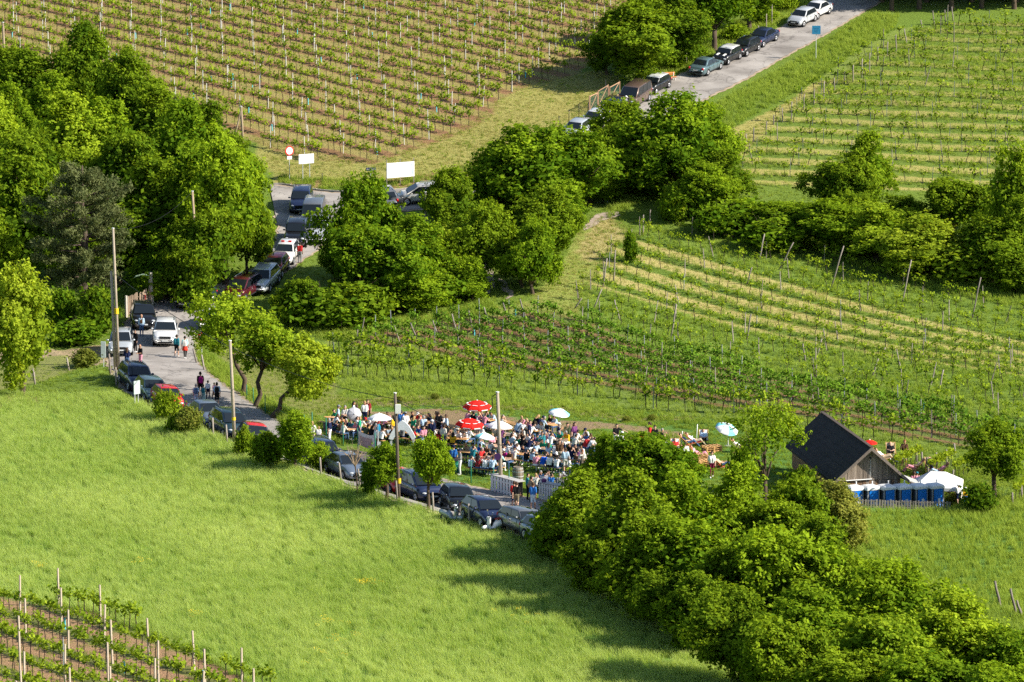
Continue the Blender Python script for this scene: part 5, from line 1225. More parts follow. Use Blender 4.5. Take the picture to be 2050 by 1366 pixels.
def hair_mesh(style):
    mb = MB()
    if style == 'long':
        V, F = loft([[(x * w, y * d + o, z) for x, y in ((-1, -.2), (-.7, -.9), (0, -1.15), (.7, -.9), (1, -.2), (.75, .1), (-.75, .1))] for z, w, d, o in ((-.22, .06, .05, -.07), (-.12, .095, .075, -.055), (.0, .105, .095, -.03), (.08, .108, .11, -.005), (.15, .085, .095, .0), (.185, .03, .04, 0))]); mb.add(V, F)
    elif style == 'cap':
        mb.lathe([(.112, .07), (.113, .11), (.095, .16), (.05, .19), (.0, .197)], 12); mb.add([(-.08, .08, .085), (.08, .08, .085), (.06, .19, .07), (-.06, .19, .07), (-.08, .08, .075), (.08, .08, .075), (.06, .19, .06), (-.06, .19, .06)], [(0, 1, 2, 3), (7, 6, 5, 4), (0, 4, 5, 1), (1, 5, 6, 2), (2, 6, 7, 3), (3, 7, 4, 0)])
    elif style == 'hat':
        mb.lathe([(.21, .075), (.2, .085), (.112, .095), (.108, .15), (.08, .185), (0, .19)], 14)
    elif style == 'bun':
        mb.ball((0, -.11, .14), .05, 8, 6)
    return mb.mesh(style, M_WHITE, True)
HAIRM = {k: hair_mesh(k) for k in ('long', 'cap', 'hat', 'bun')}
SK_I = [0]
def person(loc, yaw, pz, top, legs, hair='dark', sleeve='short', shorts=False, style=None, size=1.0, base=None, hatc='white', shoes=None, skirt=None, skin=None, where='', group=None, label=None):
    me = BODY[pz]; o = obj('person', me, None, loc, (0, 0, R(yaw))); o.scale = (size, size, size)
    SK_I[0] += 1; sk = SKIN[skin if skin is not None else (0 if SK_I[0] % 3 else 1)]
    tm = cloth(top, COLR[top]) if COLR[top] else sk; lm = cloth(legs, COLR[legs]) if COLR[legs] else sk
    hm = plain('hair_' + hair, HAIRC[hair], rough=.6, var=.2) if HAIRC[hair] else sk
    sm = cloth(shoes or rnd.choice(['black', 'white', 'brown', 'darkgrey']), COLR[shoes or rnd.choice(['black', 'white', 'brown', 'darkgrey'])])
    for i, m in enumerate((sk, tm, tm if sleeve == 'long' else sk, lm, sk if shorts else lm, sm, hm)):
        o.material_slots[i].link = 'OBJECT'; o.material_slots[i].material = m
    if style:
        c = obj({'long': 'hair', 'bun': 'hair', 'cap': 'cap', 'hat': 'hat'}[style], HAIRM[style], o); hd, up, fw = Vector(me['head']), Vector(me['up']), Vector(me['face'])
        fw = (fw - up * fw.dot(up)).normalized(); M = Matrix((fw.cross(up), fw, up)).transposed().to_4x4(); M.translation = hd; c.matrix_local = M
        c.material_slots[0].link = 'OBJECT'; c.material_slots[0].material = hm if style in ('long', 'bun') else cloth(hatc, COLR[hatc])
    if skirt:
        mb = MB(); L = skirt; mb.lathe([(.15, 1.0), (.19, .92), (.23, .92 - L * .5), (.27, .92 - L), (.255, .92 - L), (.17, .9)], 14); mb.build('skirt', cloth(legs, COLR[legs]), o, True)
    if label: tag(o, label, 'person', group)
    else:
        verb = {'sit': 'seated', 'recline': 'lounging', 'walk': 'walking'}.get(pz.rstrip('234'), 'standing')
        kid = 'child' if size < .82 else 'person'
        hat = {'cap': f'{NICE.get(hatc, hatc)} cap', 'hat': 'straw hat'}.get(style) or (('long ' if style == 'long' else '') + HAIRW[hair])
        later(o, f'{verb} {kid} in {NICE.get(top, top)} top with {hat} {where}', 'person', group)
    return o
def stand(px, py, yaw, top, legs, hair='dark', pz=None, size=1.0, head=True, where=None, **kw):
    """px,py: the head in the picture"""
    pz = pz or rnd.choice(['stand', 'stand2', 'stand', 'stand3'])
    p = G(px, py, BODY[pz]['head'][2] * size + .03); p.z = hz(p.x, p.y)
    kw.setdefault('group', 'people in the beer garden'); where = where or area(p)
    return person(p, FACE.get(yaw, yaw) + rnd.uniform(-14, 14), pz, top, legs, hair, size=size, where=where, **kw)

def area(p):
    x, y, _ = px_of(p)
    if x < 762: return 'at the left end'
    if x < 862: return 'near the white arch'
    if x < 1000: return 'by the red parasols' if y < 905 else 'near the green bin'
    if x < 1105: return 'by the long pole' if y < 912 else 'below the long pole'
    return 'near the thicket' if y < 950 else 'behind the picket screen'
# ------------------------------------------------------------------ beer tables and benches
M_TOP = wood('table_top', (.42, .22, .08), (.60, .36, .15), (30, 1.2, 30)); M_TOPW = wood('table_top_worn', (.22, .17, .13), (.34, .27, .21), (30, 1.2, 30))
M_LEG = plain('table_leg_green', (.012, .10, .06), rough=.5)
def table_meshes():
    t = MB(); t.box((0, 0, .755), (.62, 2.2, .032)); b = MB(); b.box((0, 0, .465), (.27, 2.2, .032))
    def legs(h, w):
        m = MB()
        for s in (-1, 1): m.tube([(s * w, 0, h), (s * w * .95, 0, 0)], .018, 6)
        m.tube([(-w, 0, h - .02), (w, 0, h - .02)], .016, 6); m.tube([(-w * .96, 0, h * .35), (w * .96, 0, h * .35)], .012, 6); return m.mesh('trestle', M_LEG)
    return t, b, legs(.74, .23), legs(.45, .11)
_t, _b, LEG_T, LEG_B = table_meshes()
TOPM = {'o': _t.mesh('table_top', M_TOP), 'w': _t.mesh('table_top', M_TOPW)}; SEATM = {'o': _b.mesh('seat', M_TOP), 'w': _b.mesh('seat', M_TOPW)}
SEATS = []
def bench(x, y, ang, face, key='o', lab='narrow beer bench'):
    r = empty('beer_bench', on_ground(x, y), ang); obj('seat', SEATM[key], r)
    for s in (-.8, .8): obj('trestle', LEG_B, r, (0, s, 0))
    for k in (-.78, -.26, .26, .78):
        c = Vector((x - math.sin(ang) * k, y + math.cos(ang) * k)); SEATS.append([c, face, False])
    return r
TABLES = []
def plan_tables(L):
    P = []
    for px, py, t, key in L:
        p = G(px, py, .77); P.append([p.x, p.y, R(t), key])
    for _ in range(60):                                  # push crowded tables apart
        for i in range(len(P)):
            for j in range(i + 1, len(P)):
                a, b = P[i], P[j]; dx, dy = b[0] - a[0], b[1] - a[1]; m = (a[2] + b[2]) / 2
                u, v = dx * math.cos(m) + dy * math.sin(m), -dx * math.sin(m) + dy * math.cos(m)      # across, along
                ox, oy = 1.85 - abs(u), 2.35 - abs(v)
                if ox > 0 and oy > 0:
                    if ox < oy: s = math.copysign(ox * .26, u if u else 1); ddx, ddy = s * math.cos(m), s * math.sin(m)
                    else: s = math.copysign(oy * .26, v if v else 1); ddx, ddy = -s * math.sin(m), s * math.cos(m)
                    a[0] -= ddx; a[1] -= ddy; b[0] += ddx; b[1] += ddy
    return P
TL = [(692, 855, 35, 'o'), (733, 853, 27, 'o'), (781, 845, 30, 'o'), (772, 866, 45, 'o'), (815, 868, 40, 'o'), (829, 844, 45, 'o'), (868, 862, 35, 'w'), (893, 850, 40, 'o'), (905, 877, 70, 'o'), (938, 866, 35, 'w'), (962, 838, 50, 'o'), (1022, 846, 35, 'o'),
      (1017, 868, 50, 'w'), (1060, 858, 35, 'o'), (1095, 847, 35, 'o'), (1140, 873, 45, 'w'), (1110, 878, 50, 'w'), (1096, 899, 60, 'w'), (1093, 921, 60, 'w'), (1050, 914, 50, 'o'), (1000, 914, 50, 'w'), (975, 926, 60, 'o'), (950, 906, 60, 'o'), (982, 890, 40, 'w'), (1028, 900, 50, 'w'), (1056, 884, 45, 'w'),
      (1178, 886, 40, 'w'), (1152, 906, 45, 'w'), (1205, 905, 45, 'w'), (1120, 962, 70, 'w'), (1155, 962, 70, 'o'), (672, 838, 35, 'o')]
for x, y, t, key in plan_tables(TL):
    p = on_ground(x, y); r = empty('beer_table', p, t); obj('table_top', TOPM[key], r)
    for s in (-.78, .78): obj('trestle', LEG_T, r, (0, s, 0))
    later(r, ('orange wooden' if key == 'o' else 'worn brown') + ' beer table ' + area(p), 'table', 'beer tables')
    TABLES.append((p, t))
    for s in (-1, 1):
        o = bench(x + s * .60 * math.cos(t), y + s * .60 * math.sin(t), t, t + (math.pi / 2 if s > 0 else -math.pi / 2), key)
        later(o, ('orange wooden' if key == 'o' else 'worn brown') + ' beer bench ' + area(o.location), 'bench', 'beer benches')
def sit(px, py, top, legs='jeans', hair='dark', pz=None, size=1.0, **kw):
    pz = pz or rnd.choice(['sit', 'sit2', 'sit', 'sit3', 'sit4']); size *= .97
    p = G(px, py, 1.2 * size); c = Vector((p.x, p.y)); best = None
    for s in SEATS:
        if s[2]: continue
        d = (s[0] - c).length
        if best is None or d < best[0]: best = (d, s)
    if best is None or best[0] > 1.6:
        a = R(35); o = bench(c.x, c.y, a, a + math.pi / 2); later(o, 'single beer bench standing without a table', 'bench', 'beer benches')
        best = (0, min(SEATS[-4:], key=lambda s: (s[0] - c).length))
    s = best[1]; s[2] = True; yaw = math.degrees(s[1])
    kw.setdefault('group', 'people in the beer garden'); 
    kw.setdefault('where', area(on_ground(s[0].x, s[0].y)))
    q = on_ground(s[0].x, s[0].y, -.55 * size + .53 if size < .9 else .0)
    return person(q, yaw, pz, top, legs, hair, size=size, **kw)
# placed from the left to the right of the beer garden
stand(677, 815, 'R', 'lightblue', 'jeans', style='cap', hatc='grey'); stand(691, 816, 'C', 'offwhite', 'black', 'grey'); stand(708, 808, 'R', 'white', 'black', style='long'); stand(714, 814, 'A', 'darkgrey', 'black', 'brown', style='long'); stand(736, 804, 'C', 'darkred', 'black', 'brown'); stand(730, 807, 'C', 'white', 'navy', 'blond')
sit(708, 835, 'white', hair='brown'); sit(696, 842, 'navy', hair='grey'); sit(682, 846, 'darkgrey', hair='red'); sit(711, 853, 'olive', 'black'); sit(726, 851, 'pink'); sit(733, 854, 'black', style='long'); sit(746, 854, 'white', style='cap', hatc='grey'); stand(765, 846, 'C', 'black', 'beige')
stand(778, 858, 'A', 'lightblue', 'jeans', size=.68); stand(803, 826, 'A', 'blue', 'jeans'); stand(812, 829, 'A', 'white', 'beige', style='cap', hatc='grey'); sit(808, 826, 'navy'); sit(817, 838, 'white'); sit(835, 836, 'tan', hair='brown'); sit(841, 839, 'white', hair='blond'); sit(834, 856, 'royal'); stand(848, 857, 'C', 'pink', 'lightblue', 'dark', pz='stand2')
stand(625, 848, 'A', 'offwhite', 'beige', 'blond'); stand(638, 857, 'A', 'white', 'navy', 'blond', size=.72); sit(651, 836, 'black')
stand(874, 828, 'L', 'red', 'jeans', style='long'); stand(878, 829, 'A', 'black', 'black', 'brown'); sit(887, 839, 'lightblue', hair='grey'); stand(894, 834, 'L', 'lightblue', 'beige', 'brown'); sit(901, 829, 'white', style='long'); sit(880, 862, 'white', size=.75); stand(888, 854, 'AR', 'offwhite', 'jeans', 'dark', sleeve='long')
sit(912, 862, 'white'); sit(922, 862, 'white', style='long'); sit(927, 867, 'white', size=.75); sit(932, 864, 'white'); sit(927, 853, 'offwhite', skin=2); sit(942, 829, 'black'); sit(966, 829, 'pink', hair='blond'); sit(972, 833, 'pink', hair='brown'); sit(955, 861, 'white', hair='brown'); sit(966, 863, 'beige'); sit(918, 851, 'black', style='long', skin=2); sit(910, 855, 'darkgrey')
stand(908, 896, 'A', 'blue', 'navy', 'dark', pz='stand', style='cap', hatc='navy'); stand(921, 903, 'L', 'grey', 'white', 'dark', pz='stand2', style='cap', hatc='navy'); sit(930, 887, 'tan', hair='blond', style='long'); sit(938, 891, 'lightblue'); sit(960, 889, 'royal'); sit(943, 910, 'darkgrey', hair='brown'); sit(962, 915, 'darkred', style='long'); sit(970, 916, 'white')
sit(988, 859, 'purple'); sit(1000, 876, 'darkgrey', style='long'); stand(1008, 872, 'R', 'navy', 'navy', 'brown', pz='stand'); sit(1034, 869, 'black', hair='brown'); sit(1042, 876, 'black'); sit(1040, 836, 'pink', hair='blond'); sit(1047, 846, 'white'); sit(1052, 853, 'white', sleeve='long'); sit(1052, 867, 'white'); sit(1062, 870, 'purple'); sit(1066, 874, 'teal', 'white'); sit(1070, 868, 'blue', hair='grey'); sit(1080, 869, 'pink', hair='grey')
sit(1072, 833, 'black', hair='blond', style='long'); sit(1078, 837, 'navy', style='cap', hatc='navy'); sit(1016, 891, 'white'); sit(1027, 885, 'lightblue', hair='red'); sit(1035, 893, 'white', hair='brown', style='long'); sit(1010, 903, 'magenta', style='cap', hatc='white'); sit(1020, 912, 'black', hair='bald'); sit(1029, 915, 'aqua', 'white'); sit(1047, 896, 'navy'); sit(1038, 906, 'darkgrey', hair='grey'); sit(1051, 911, 'pink', 'white', style='hat', hatc='tan')
sit(1081, 884, 'green', 'blue'); sit(1078, 911, 'royal', 'beige'); sit(1102, 837, 'lightblue'); sit(1095, 845, 'white', hair='blond'); sit(1098, 851, 'offwhite', hair='blond', style='long'); sit(1103, 834, 'black'); sit(1125, 855, 'darkgrey'); stand(1136, 851, 'C', 'olive', 'black', 'dark', pz='stand3'); sit(1145, 859, 'black', hair='red'); sit(1154, 863, 'white'); sit(1160, 867, 'blue', style='long'); sit(1164, 871, 'offwhite'); sit(1172, 873, 'beige', hair='brown'); sit(1180, 877, 'red'); sit(1188, 878, 'white')
sit(1098, 869, 'white', 'jeans'); sit(1105, 867, 'blue'); sit(1134, 885, 'navy', hair='grey'); sit(1148, 891, 'black', hair='brown'); sit(1157, 894, 'black'); sit(1163, 889, 'navy', hair='grey'); sit(1175, 893, 'white'); sit(1115, 899, 'grey'); sit(1125, 903, 'black', style='cap', hatc='white'); stand(1132, 901, 'A', 'lightblue', 'offwhite', 'brown', pz='walk2', sleeve='long', shorts=True); sit(1143, 904, 'purple', style='long'); sit(1154, 908, 'white'); stand(1166, 905, 'C', 'offwhite', 'black', 'red', pz='stand2', shorts=True); sit(1172, 912, 'pink', hair='brown'); sit(1180, 904, 'darkgrey')
stand(1186, 911, 'AR', 'royal', 'white', 'dark', pz='walk', shorts=True); sit(1205, 915, 'blue', hair='blond'); stand(1234, 853, 'C', 'black', 'white', 'dark', pz='point'); stand(1301, 849, 'L', 'red', 'black', 'brown', style='long'); stand(1311, 856, 'C', 'black', 'beige', 'dark', pz='stand2')
sit(1107, 942, 'white'); sit(1118, 951, 'grey', hair='grey'); sit(1090, 953, 'darkgrey'); sit(1138, 949, 'white', style='cap', hatc='white'); sit(1156, 943, 'black', hair='brown', style='long'); sit(1161, 951, 'purple', hair='brown'); sit(1172, 951, 'lightblue', style='cap', hatc='white'); sit(1098, 956, 'blue'); sit(1145, 961, 'pink', style='cap', hatc='darkgrey')
TOPS = ['white'] * 7 + ['offwhite', 'lightblue', 'lightblue', 'blue', 'navy', 'navy', 'black', 'black', 'black', 'grey', 'darkgrey', 'pink', 'red', 'beige', 'green', 'teal', 'purple', 'yellow']
for s in list(SEATS):
    if s[2] or rnd.random() < .52: continue
    s[2] = True; st = rnd.choice([None, None, None, 'long', 'long', 'cap']); q = on_ground(s[0].x, s[0].y)
    person(q, math.degrees(s[1]) + rnd.uniform(-12, 12), rnd.choice(['sit', 'sit2', 'sit3', 'sit4']), rnd.choice(TOPS), rnd.choice(['jeans', 'black', 'beige', 'navy', 'white']), rnd.choice(['dark', 'dark', 'brown', 'brown', 'blond', 'grey']), style=st, hatc=rnd.choice(['white', 'navy', 'red']), size=rnd.uniform(.9, 1.02), where=area(q), group='people in the beer garden')
for px, py in ((660, 842), (865, 845), (858, 868), (985, 872), (1120, 885), (1196, 895), (1215, 880), (1226, 896), (1140, 918), (1190, 922), (1210, 925), (1246, 868), (1262, 880), (1284, 868), (1325, 862), (1332, 880), (1320, 892), (1186, 935), (1200, 948), (1060, 846), (1118, 850), (720, 838), (788, 836), (848, 836), (1005, 836), (965, 900), (1085, 868), (1150, 850)):
    stand(px, py, rnd.choice(['A', 'C', 'L', 'R', 'AL', 'CR']), rnd.choice(TOPS), rnd.choice(['jeans', 'black', 'beige', 'navy', 'white']), rnd.choice(['dark', 'brown', 'blond', 'grey']), style=rnd.choice([None, None, 'long', 'cap']), size=rnd.uniform(.92, 1.03))
PLW = 'by the pallet seats'
for a in ((1372, 890, 'A', 'white', 'white', 'dark'), (1362, 893, 'R', 'black', 'black', 'brown')): stand(*a, where=PLW, skirt=.75 if a[3] == 'white' else None, pz='stand')
stand(1360, 905, 'R', 'white', 'white', 'brown', pz='stand2', where=PLW, size=.9); stand(1425, 908, 'C', 'white', 'maroon', 'dark', pz='walk2', label='person in white top and loose maroon trousers walking past the pallet seats', shoes='white')
# walkers and bystanders on the lanes
RD = 'people on the lower lane'
stand(283, 634, 'A', 'lightblue', 'jeans', 'bald', pz='stand', sleeve='long', label='person in light blue shirt and jeans facing the black off-roader', group=RD)
stand(271, 664, 'CL', 'black', 'black', 'dark', pz='stand', sleeve='long', label='person in dark suit standing beside the silver people carrier', group=RD)
stand(254, 700, 'A', 'navy', 'jeans', 'brown', pz='stand2', style='long', label='person with long brown hair in jeans beside the pole', group=RD)
stand(281, 694, 'CL', 'black', 'pink', 'bald', pz='stand2', label='bald person in black shirt and pale trousers on the lane', group=RD)
stand(353, 674, 'A', 'teal', 'black', 'dark', pz='walk2', sleeve='long', shorts=True, label='walker in teal long-sleeved top and black shorts', group=RD)
stand(370, 677, 'A', 'aqua', 'black', 'dark', pz='walk', style='bun', label='walker with red jacket tied round the waist', group=RD)
stand(401, 749, 'A', 'black', 'black', 'dark', pz='walk', shorts=True, size=1.05, label='tall walker in black with magenta backpack leading the family', group=RD)
stand(392, 773, 'A', 'lightblue', 'lightblue', 'grey', pz='walk2', size=.88, label='walker in light blue with blue backpack in the family', group=RD)
stand(407, 773, 'A', 'beige', 'aqua', 'dark', pz='walk', size=.8, label='child with turquoise backpack in the walking family', group=RD)
stand(416, 765, 'A', 'white', 'navy', 'dark', pz='walk2', size=.78, label='child in white top in the walking family', group=RD)
stand(429, 769, 'AL', 'pink', 'navy', 'blond', pz='walk', size=.72, label='small blond child in pink in the walking family', group=RD)
stand(434, 770, 'A', 'lightblue', 'black', 'dark', pz='walk2', shorts=True, label='walker in blue shirt with black backpack and black shorts', group=RD)
stand(600, 489, 'A', 'red', 'grey', 'dark', pz='stand', label='person in red shirt beside the white car with roof lights', group=RD)
stand(1034, 970, 'A', 'black', 'khaki', 'brown', pz='walk', shorts=True, label='walker in black shirt and khaki shorts on the lower road', group=RD)
stand(1029, 968, 'A', 'red', 'navy', 'brown', pz='walk2', shorts=True, label='walker in red half hidden by the walker in black', group=RD)
stand(1067, 971, 'A', 'blue', 'lightblue', 'brown', pz='walk2', shorts=True, label='walker in blue shirt and pale shorts on the lower road', group=RD)
stand(1063, 958, 'AR', 'tan', 'black', 'dark', pz='stand2', label='person in tan shirt behind the walker in blue', group=RD)
stand(1056, 952, 'R', 'teal', 'black', 'dark', pz='stand', label='person in dark teal at the white picket screen', group=RD)
stand(1208, 212, 'CR', 'navy', 'navy', 'brown', pz='stand', style='cap', hatc='white', label='person in dark blue with white cap behind the white hatchback', group='people on the upper road')
stand(1253, 195, 'CR', 'grey', 'grey', 'brown', pz='stand', style='cap', hatc='white', label='person with white cap in front of the brown van', group='people on the upper road')
stand(743, 367, 'AL', 'lightblue', 'navy', 'white', pz='stand', label='white-haired person beside the dark grey off-roader', group='people on the upper road')
BN = 'right of the barn'
stand(1811, 885, 'C', 'darkgrey', 'offwhite', 'red', pz='stand3', where=BN, shorts=True); stand(1919, 973, 'A', 'white', 'navy', 'blond', pz='walk2', size=.75, style='cap', hatc='white', where=BN, shorts=True); stand(1933, 979, 'A', 'yellow', 'royal', 'blond', pz='walk', size=.72, style='cap', hatc='white', where=BN, shorts=True)
stand(1830, 949, 'A', 'pink', 'beige', 'brown', where=BN); stand(1836, 949, 'A', 'pink', 'jeans', 'brown', style='cap', hatc='teal', size=.9, where=BN); stand(1865, 953, 'A', 'white', 'jeans', 'dark', style='long', where=BN); stand(1876, 951, 'A', 'grey', 'jeans', 'blond', where=BN)
# people lounging on the ground or on deck chairs
LOUNGE = []
def lounge(px, py, yaw, top, legs, hair, **kw):
    p = G(px, py, .75); p.z = hz(p.x, p.y); o = person(p, FACE.get(yaw, yaw), 'recline', top, legs, hair, group='people lounging on deck chairs', **kw); LOUNGE.append(o); return o
lounge(1390, 872, 'R', 'brown', 'beige', 'brown', where=PLW); lounge(1352, 886, 'C', 'red', 'navy', 'dark', where=PLW); lounge(1399, 898, 'R', 'pink', 'pink', 'red', where=PLW); lounge(1409, 868, 'C', 'lightblue', 'black', 'dark', where=PLW); lounge(1445, 918, 'R', 'beige', 'jeans', 'brown', where=PLW); lounge(1482, 884, 'R', 'white', 'navy', 'brown', where=PLW); lounge(1377, 874, 'R', 'navy', 'jeans', 'dark', where=PLW)
lounge(1784, 894, 'C', 'black', 'black', 'blond', where=BN); lounge(1769, 903, 'R', 'white', 'beige', 'dark', where=BN); lounge(1832, 924, 'L', 'beige', 'pink', 'brown', where=BN); lounge(1862, 924, 'C', 'black', 'navy', 'red', where=BN); lounge(1880, 932, 'L', 'pink', 'lightblue', 'brown', where=BN)
# ------------------------------------------------------------------ barn
M_BOARD = wood('barn_boards', (.13, .095, .07), (.36, .30, .25), (22, 22, .8)); M_BOARD2 = wood('barn_boards_brown', (.16, .085, .045), (.30, .20, .13), (22, 22, .8))
M_ROOFB = plain('bitumen_roof', (.022, .019, .018), rough=.85, var=.55, vscale=1.6, bump=.4, bscale=25); M_BARGE = wood('barge_board', (.13, .10, .085), (.24, .20, .17))
def barn():
    RH, RISE, HW = 4.4, 2.15, 2.42
    z0 = hz(24, 246); a, b = GP(1745, 896, z0 + RH), GP(1645, 825, z0 + RH); d = Vector((b.x - a.x, b.y - a.y)); L = d.length; ang = math.atan2(d.y, d.x) - math.pi / 2
    gz = z0; r = empty('wooden_barn', (a.x, a.y, gz), ang); ww = HW - .42; ez = RH - RISE; wz = RH - RISE * (ww / HW) - .12
    def clipz(x): return RH - .16 - RISE * abs(x) / HW
    n = 20; bw = 2 * ww / n
    for i in range(n):                                   # gable: upper and lower boards, each its own
        x = -ww + (i + .5) * bw; zt0, zt1 = clipz(x - bw * .47), clipz(x + bw * .47); mid = wz - .25; off = rnd.uniform(-.008, .012)
        for (z0, z1a, z1b, mt, y) in ((mid + .02, zt0, zt1, M_BOARD, .42), (-.9, mid - .005, mid - .005, M_BOARD2 if i < 9 or rnd.random() < .3 else M_BOARD, .445)):
            m = MB(); m.prism([(x - bw * .47, z0), (x + bw * .47, z0), (x + bw * .47, z1b), (x - bw * .47, z1a)], y + off, y + off + .03); m.build('board', mt, r)
    MB().prism([(-ww + .03, -.9), (ww - .03, -.9), (ww - .03, wz), (0, RH - .3), (-ww + .03, wz)], .5, .56).build('inner_wall', M_DARKTRIM, r)
    for s in (-1, 1):
        m = MB(); m.prism([(s * ww, -.9), (s * (ww - .06), -.9), (s * (ww - .06), wz), (s * ww, wz)], .48, L - .3); m.build('side_wall', M_BOARD2, r)
        th = .09; m = MB(); m.prism([(0, RH), (s * HW, ez), (s * HW, ez - th), (0, RH - th)], .02, L); m.build('roof_slope', M_ROOFB, r)
        m = MB(); m.prism([(0, RH + .03), (s * (HW + .03), ez + .01), (s * (HW + .03), ez - .20), (0, RH - .20)], -.045, .012); m.build('barge_board', M_BARGE, r)
        for k in range(7):                               # courses of roofing felt
            t = (k + .5) / 7; x, z = s * HW * t, RH - RISE * t
            q = MB(); q.tube([(x, .03, z + .004), (x, L - .02, z + .004)], .012, 4); q.build('felt_seam', M_ROOFB, r)
    m = MB(); m.box((0, L / 2, RH + .02), (.22, L - .02, .05)); m.build('ridge_cap', plain('ridge_felt', (.08, .06, .05), rough=.9, var=.3), r)
    MB().prism([(-ww, -.9), (ww, -.9), (ww, wz), (0, RH - .25), (-ww, wz)], L - .3, L - .25).build('rear_gable', M_BOARD, r)
    MB().tube([(-1.5, .36, wz - .22), (.15, .36, wz - .17)], .035, 8).build('drain_pipe', M_WHITE, r); MB().tube([(.02, .36, RH - .75), (.02, .36, wz - .1)], .02, 6).build('cable_duct', M_STEEL, r)
    m = MB(); m.ball((.02, .33, RH - .72), .07, 8, 6); m.build('lamp', M_BLACKPL, r)
    m = MB(); m.prism([(ww, wz - .15), (ww + 2.0, wz - .95), (ww + 2.0, wz - 1.02), (ww, wz - .22)], .6, 3.0); m.build('lean_to_roof', plain('pale_sheet', (.42, .41, .38), rough=.8, var=.15), r)
    tag(r, 'dark roofed wooden barn with weathered plank gable behind blue toilets', 'barn')
barn()
def toilet(px, py):
    z0 = hz(22, 241.2) - .1; p = GP(px, py, z0 + 2.28); r = empty('portable_toilet', (p.x, p.y, z0), R(24)); r.scale = (.80, .80, 1)
    m = MB(); m.box((0, .03, 1.0), (1.04, 1.02, 1.98)); m.build('cabin', plain('cabin_dark', (.05, .06, .08), rough=.5), r)
    m = MB(); m.box((.06, -.53, 1.06), (.80, .05, 1.92)); dr = m.build('door', plain('toilet_blue', (.005, .17, .62), rough=.45, var=.06), r)
    for s, w_ in ((-1, .12), (1, .10)): m = MB(); m.box((s * .48, -.53, 1.02), (w_, .07, 1.92)); m.build('corner_post', plain('cabin_grey', (.22, .23, .25), rough=.5), r)
    m = MB(); m.box((.1, -.562, 1.18), (.2, .012, .42)); m.build('notice', M_PLATE, dr); m = MB(); m.box((-.27, -.57, 1.0), (.05, .05, .16)); m.build('handle', M_BLACKPL, dr)
    V, F = loft([[(x * w_, y * w_ - .0, z) for x, y in ((-.56, -.60), (.56, -.60), (.60, -.5), (.60, .5), (.56, .58), (-.56, .58), (-.60, .5), (-.60, -.5))] for z, w_ in ((2.0, 1.0), (2.12, 1.0), (2.19, .92), (2.24, .7), (2.26, .4))]); m = MB(); m.add(V, F); rf = m.build('roof', plain('roof_white', (.74, .74, .74), rough=.5, var=.05), r)
    MB().tube([(.4, .4, 2.05), (.4, .4, 2.42)], .05, 8).build('vent_pipe', M_WHITE, rf)
    later(r, 'blue portable toilet with white roof in front of the barn', 'toilet', 'portable toilets')
for k in range(6): toilet(1710 + k * 32.2, 971 - k * .8)
m_ = MB(); 
def fence_run(name, pts, n, hgt, mat, label, slat_w, thick=.03, rail=True):
    P = [G(*q) if isinstance(q, tuple) else q for q in pts]; r = empty(name, P[0]); A = P[0]
    Q = resample([(p.x, p.y) for p in P], n)
    for i, q in enumerate(Q):
        e = Q[min(i + 1, n - 1)] - Q[max(i - 1, 0)]; rz = math.atan2(e[1], e[0]); z = hz(*q)
        h = hgt * rnd.uniform(.94, 1.05); m = MB(); m.box((0, 0, h / 2 - .05), (slat_w, thick, h + .1)); o = m.build('slat', mat, r, False, (q[0] - A.x, q[1] - A.y, z - A.z), (rnd.gauss(0, .02), rnd.gauss(0, .03), rz))
    if rail:
        for f_ in (.28, .78):
            m = MB(); m.tube([(q[0] - A.x, q[1] + .045 - A.y, hz(*q) + hgt * f_ - A.z) for q in Q[::4]] + [(Q[-1][0] - A.x, Q[-1][1] + .045 - A.y, hz(*Q[-1]) + hgt * f_ - A.z)], .03, 4); m.build('rail', mat, r)
    tag(r, label, 'fence'); return r
fence_run('picket_fence', [on_ground(19.6, 238.0), on_ground(23.0, 238.1), on_ground(26.6, 238.0)], 42, .50, M_GREYW, 'low weathered picket fence in front of the portable toilets', .10)
fence_run('wooden_gate', [(254, 634), (300, 616)], 18, 1.55, wood('gate_boards', (.17, .12, .085), (.30, .23, .17)), 'brown plank gate with red sign beside the pine', .13, .04)
def tent():
    z0 = hz(25.5, 243); p = GP(1872, 962, z0 + 2.25) + Vector((.5, 2.6, 0)); p.z = z0; r = empty('white_tent', p, R(-8)); W_ = 1.5
    m = MB(); m.add([(-W_, -W_, 1.55), (W_, -W_, 1.55), (W_, W_, 1.55), (-W_, W_, 1.55), (-.5, 0, 2.3), (.4, 0, 2.3), (-W_, -W_, 1.35), (W_, -W_, 1.35), (W_, W_, 1.35), (-W_, W_, 1.35)], [(0, 1, 5, 4), (1, 2, 5), (2, 3, 4, 5), (3, 0, 4), (0, 6, 7, 1), (1, 7, 8, 2), (2, 8, 9, 3), (3, 9, 6, 0)]); m.build('canopy', cloth('tent_white', (.80, .80, .80)), r)
    for sx in (-1, 1):
        for sy in (-1, 1): MB().tube([(sx * W_ * .97, sy * W_ * .97, -.2), (sx * W_ * .97, sy * W_ * .97, 1.5)], .025, 6).build('leg', M_WHITE, r)
    m = MB(); m.box((W_ * .98, 0, .7), (.02, 2.9, 1.5)); m.build('side_cloth', cloth('tent_white', (.80, .80, .80)), r)
    tag(r, 'white canopy tent right of the portable toilets', 'tent')
tent()
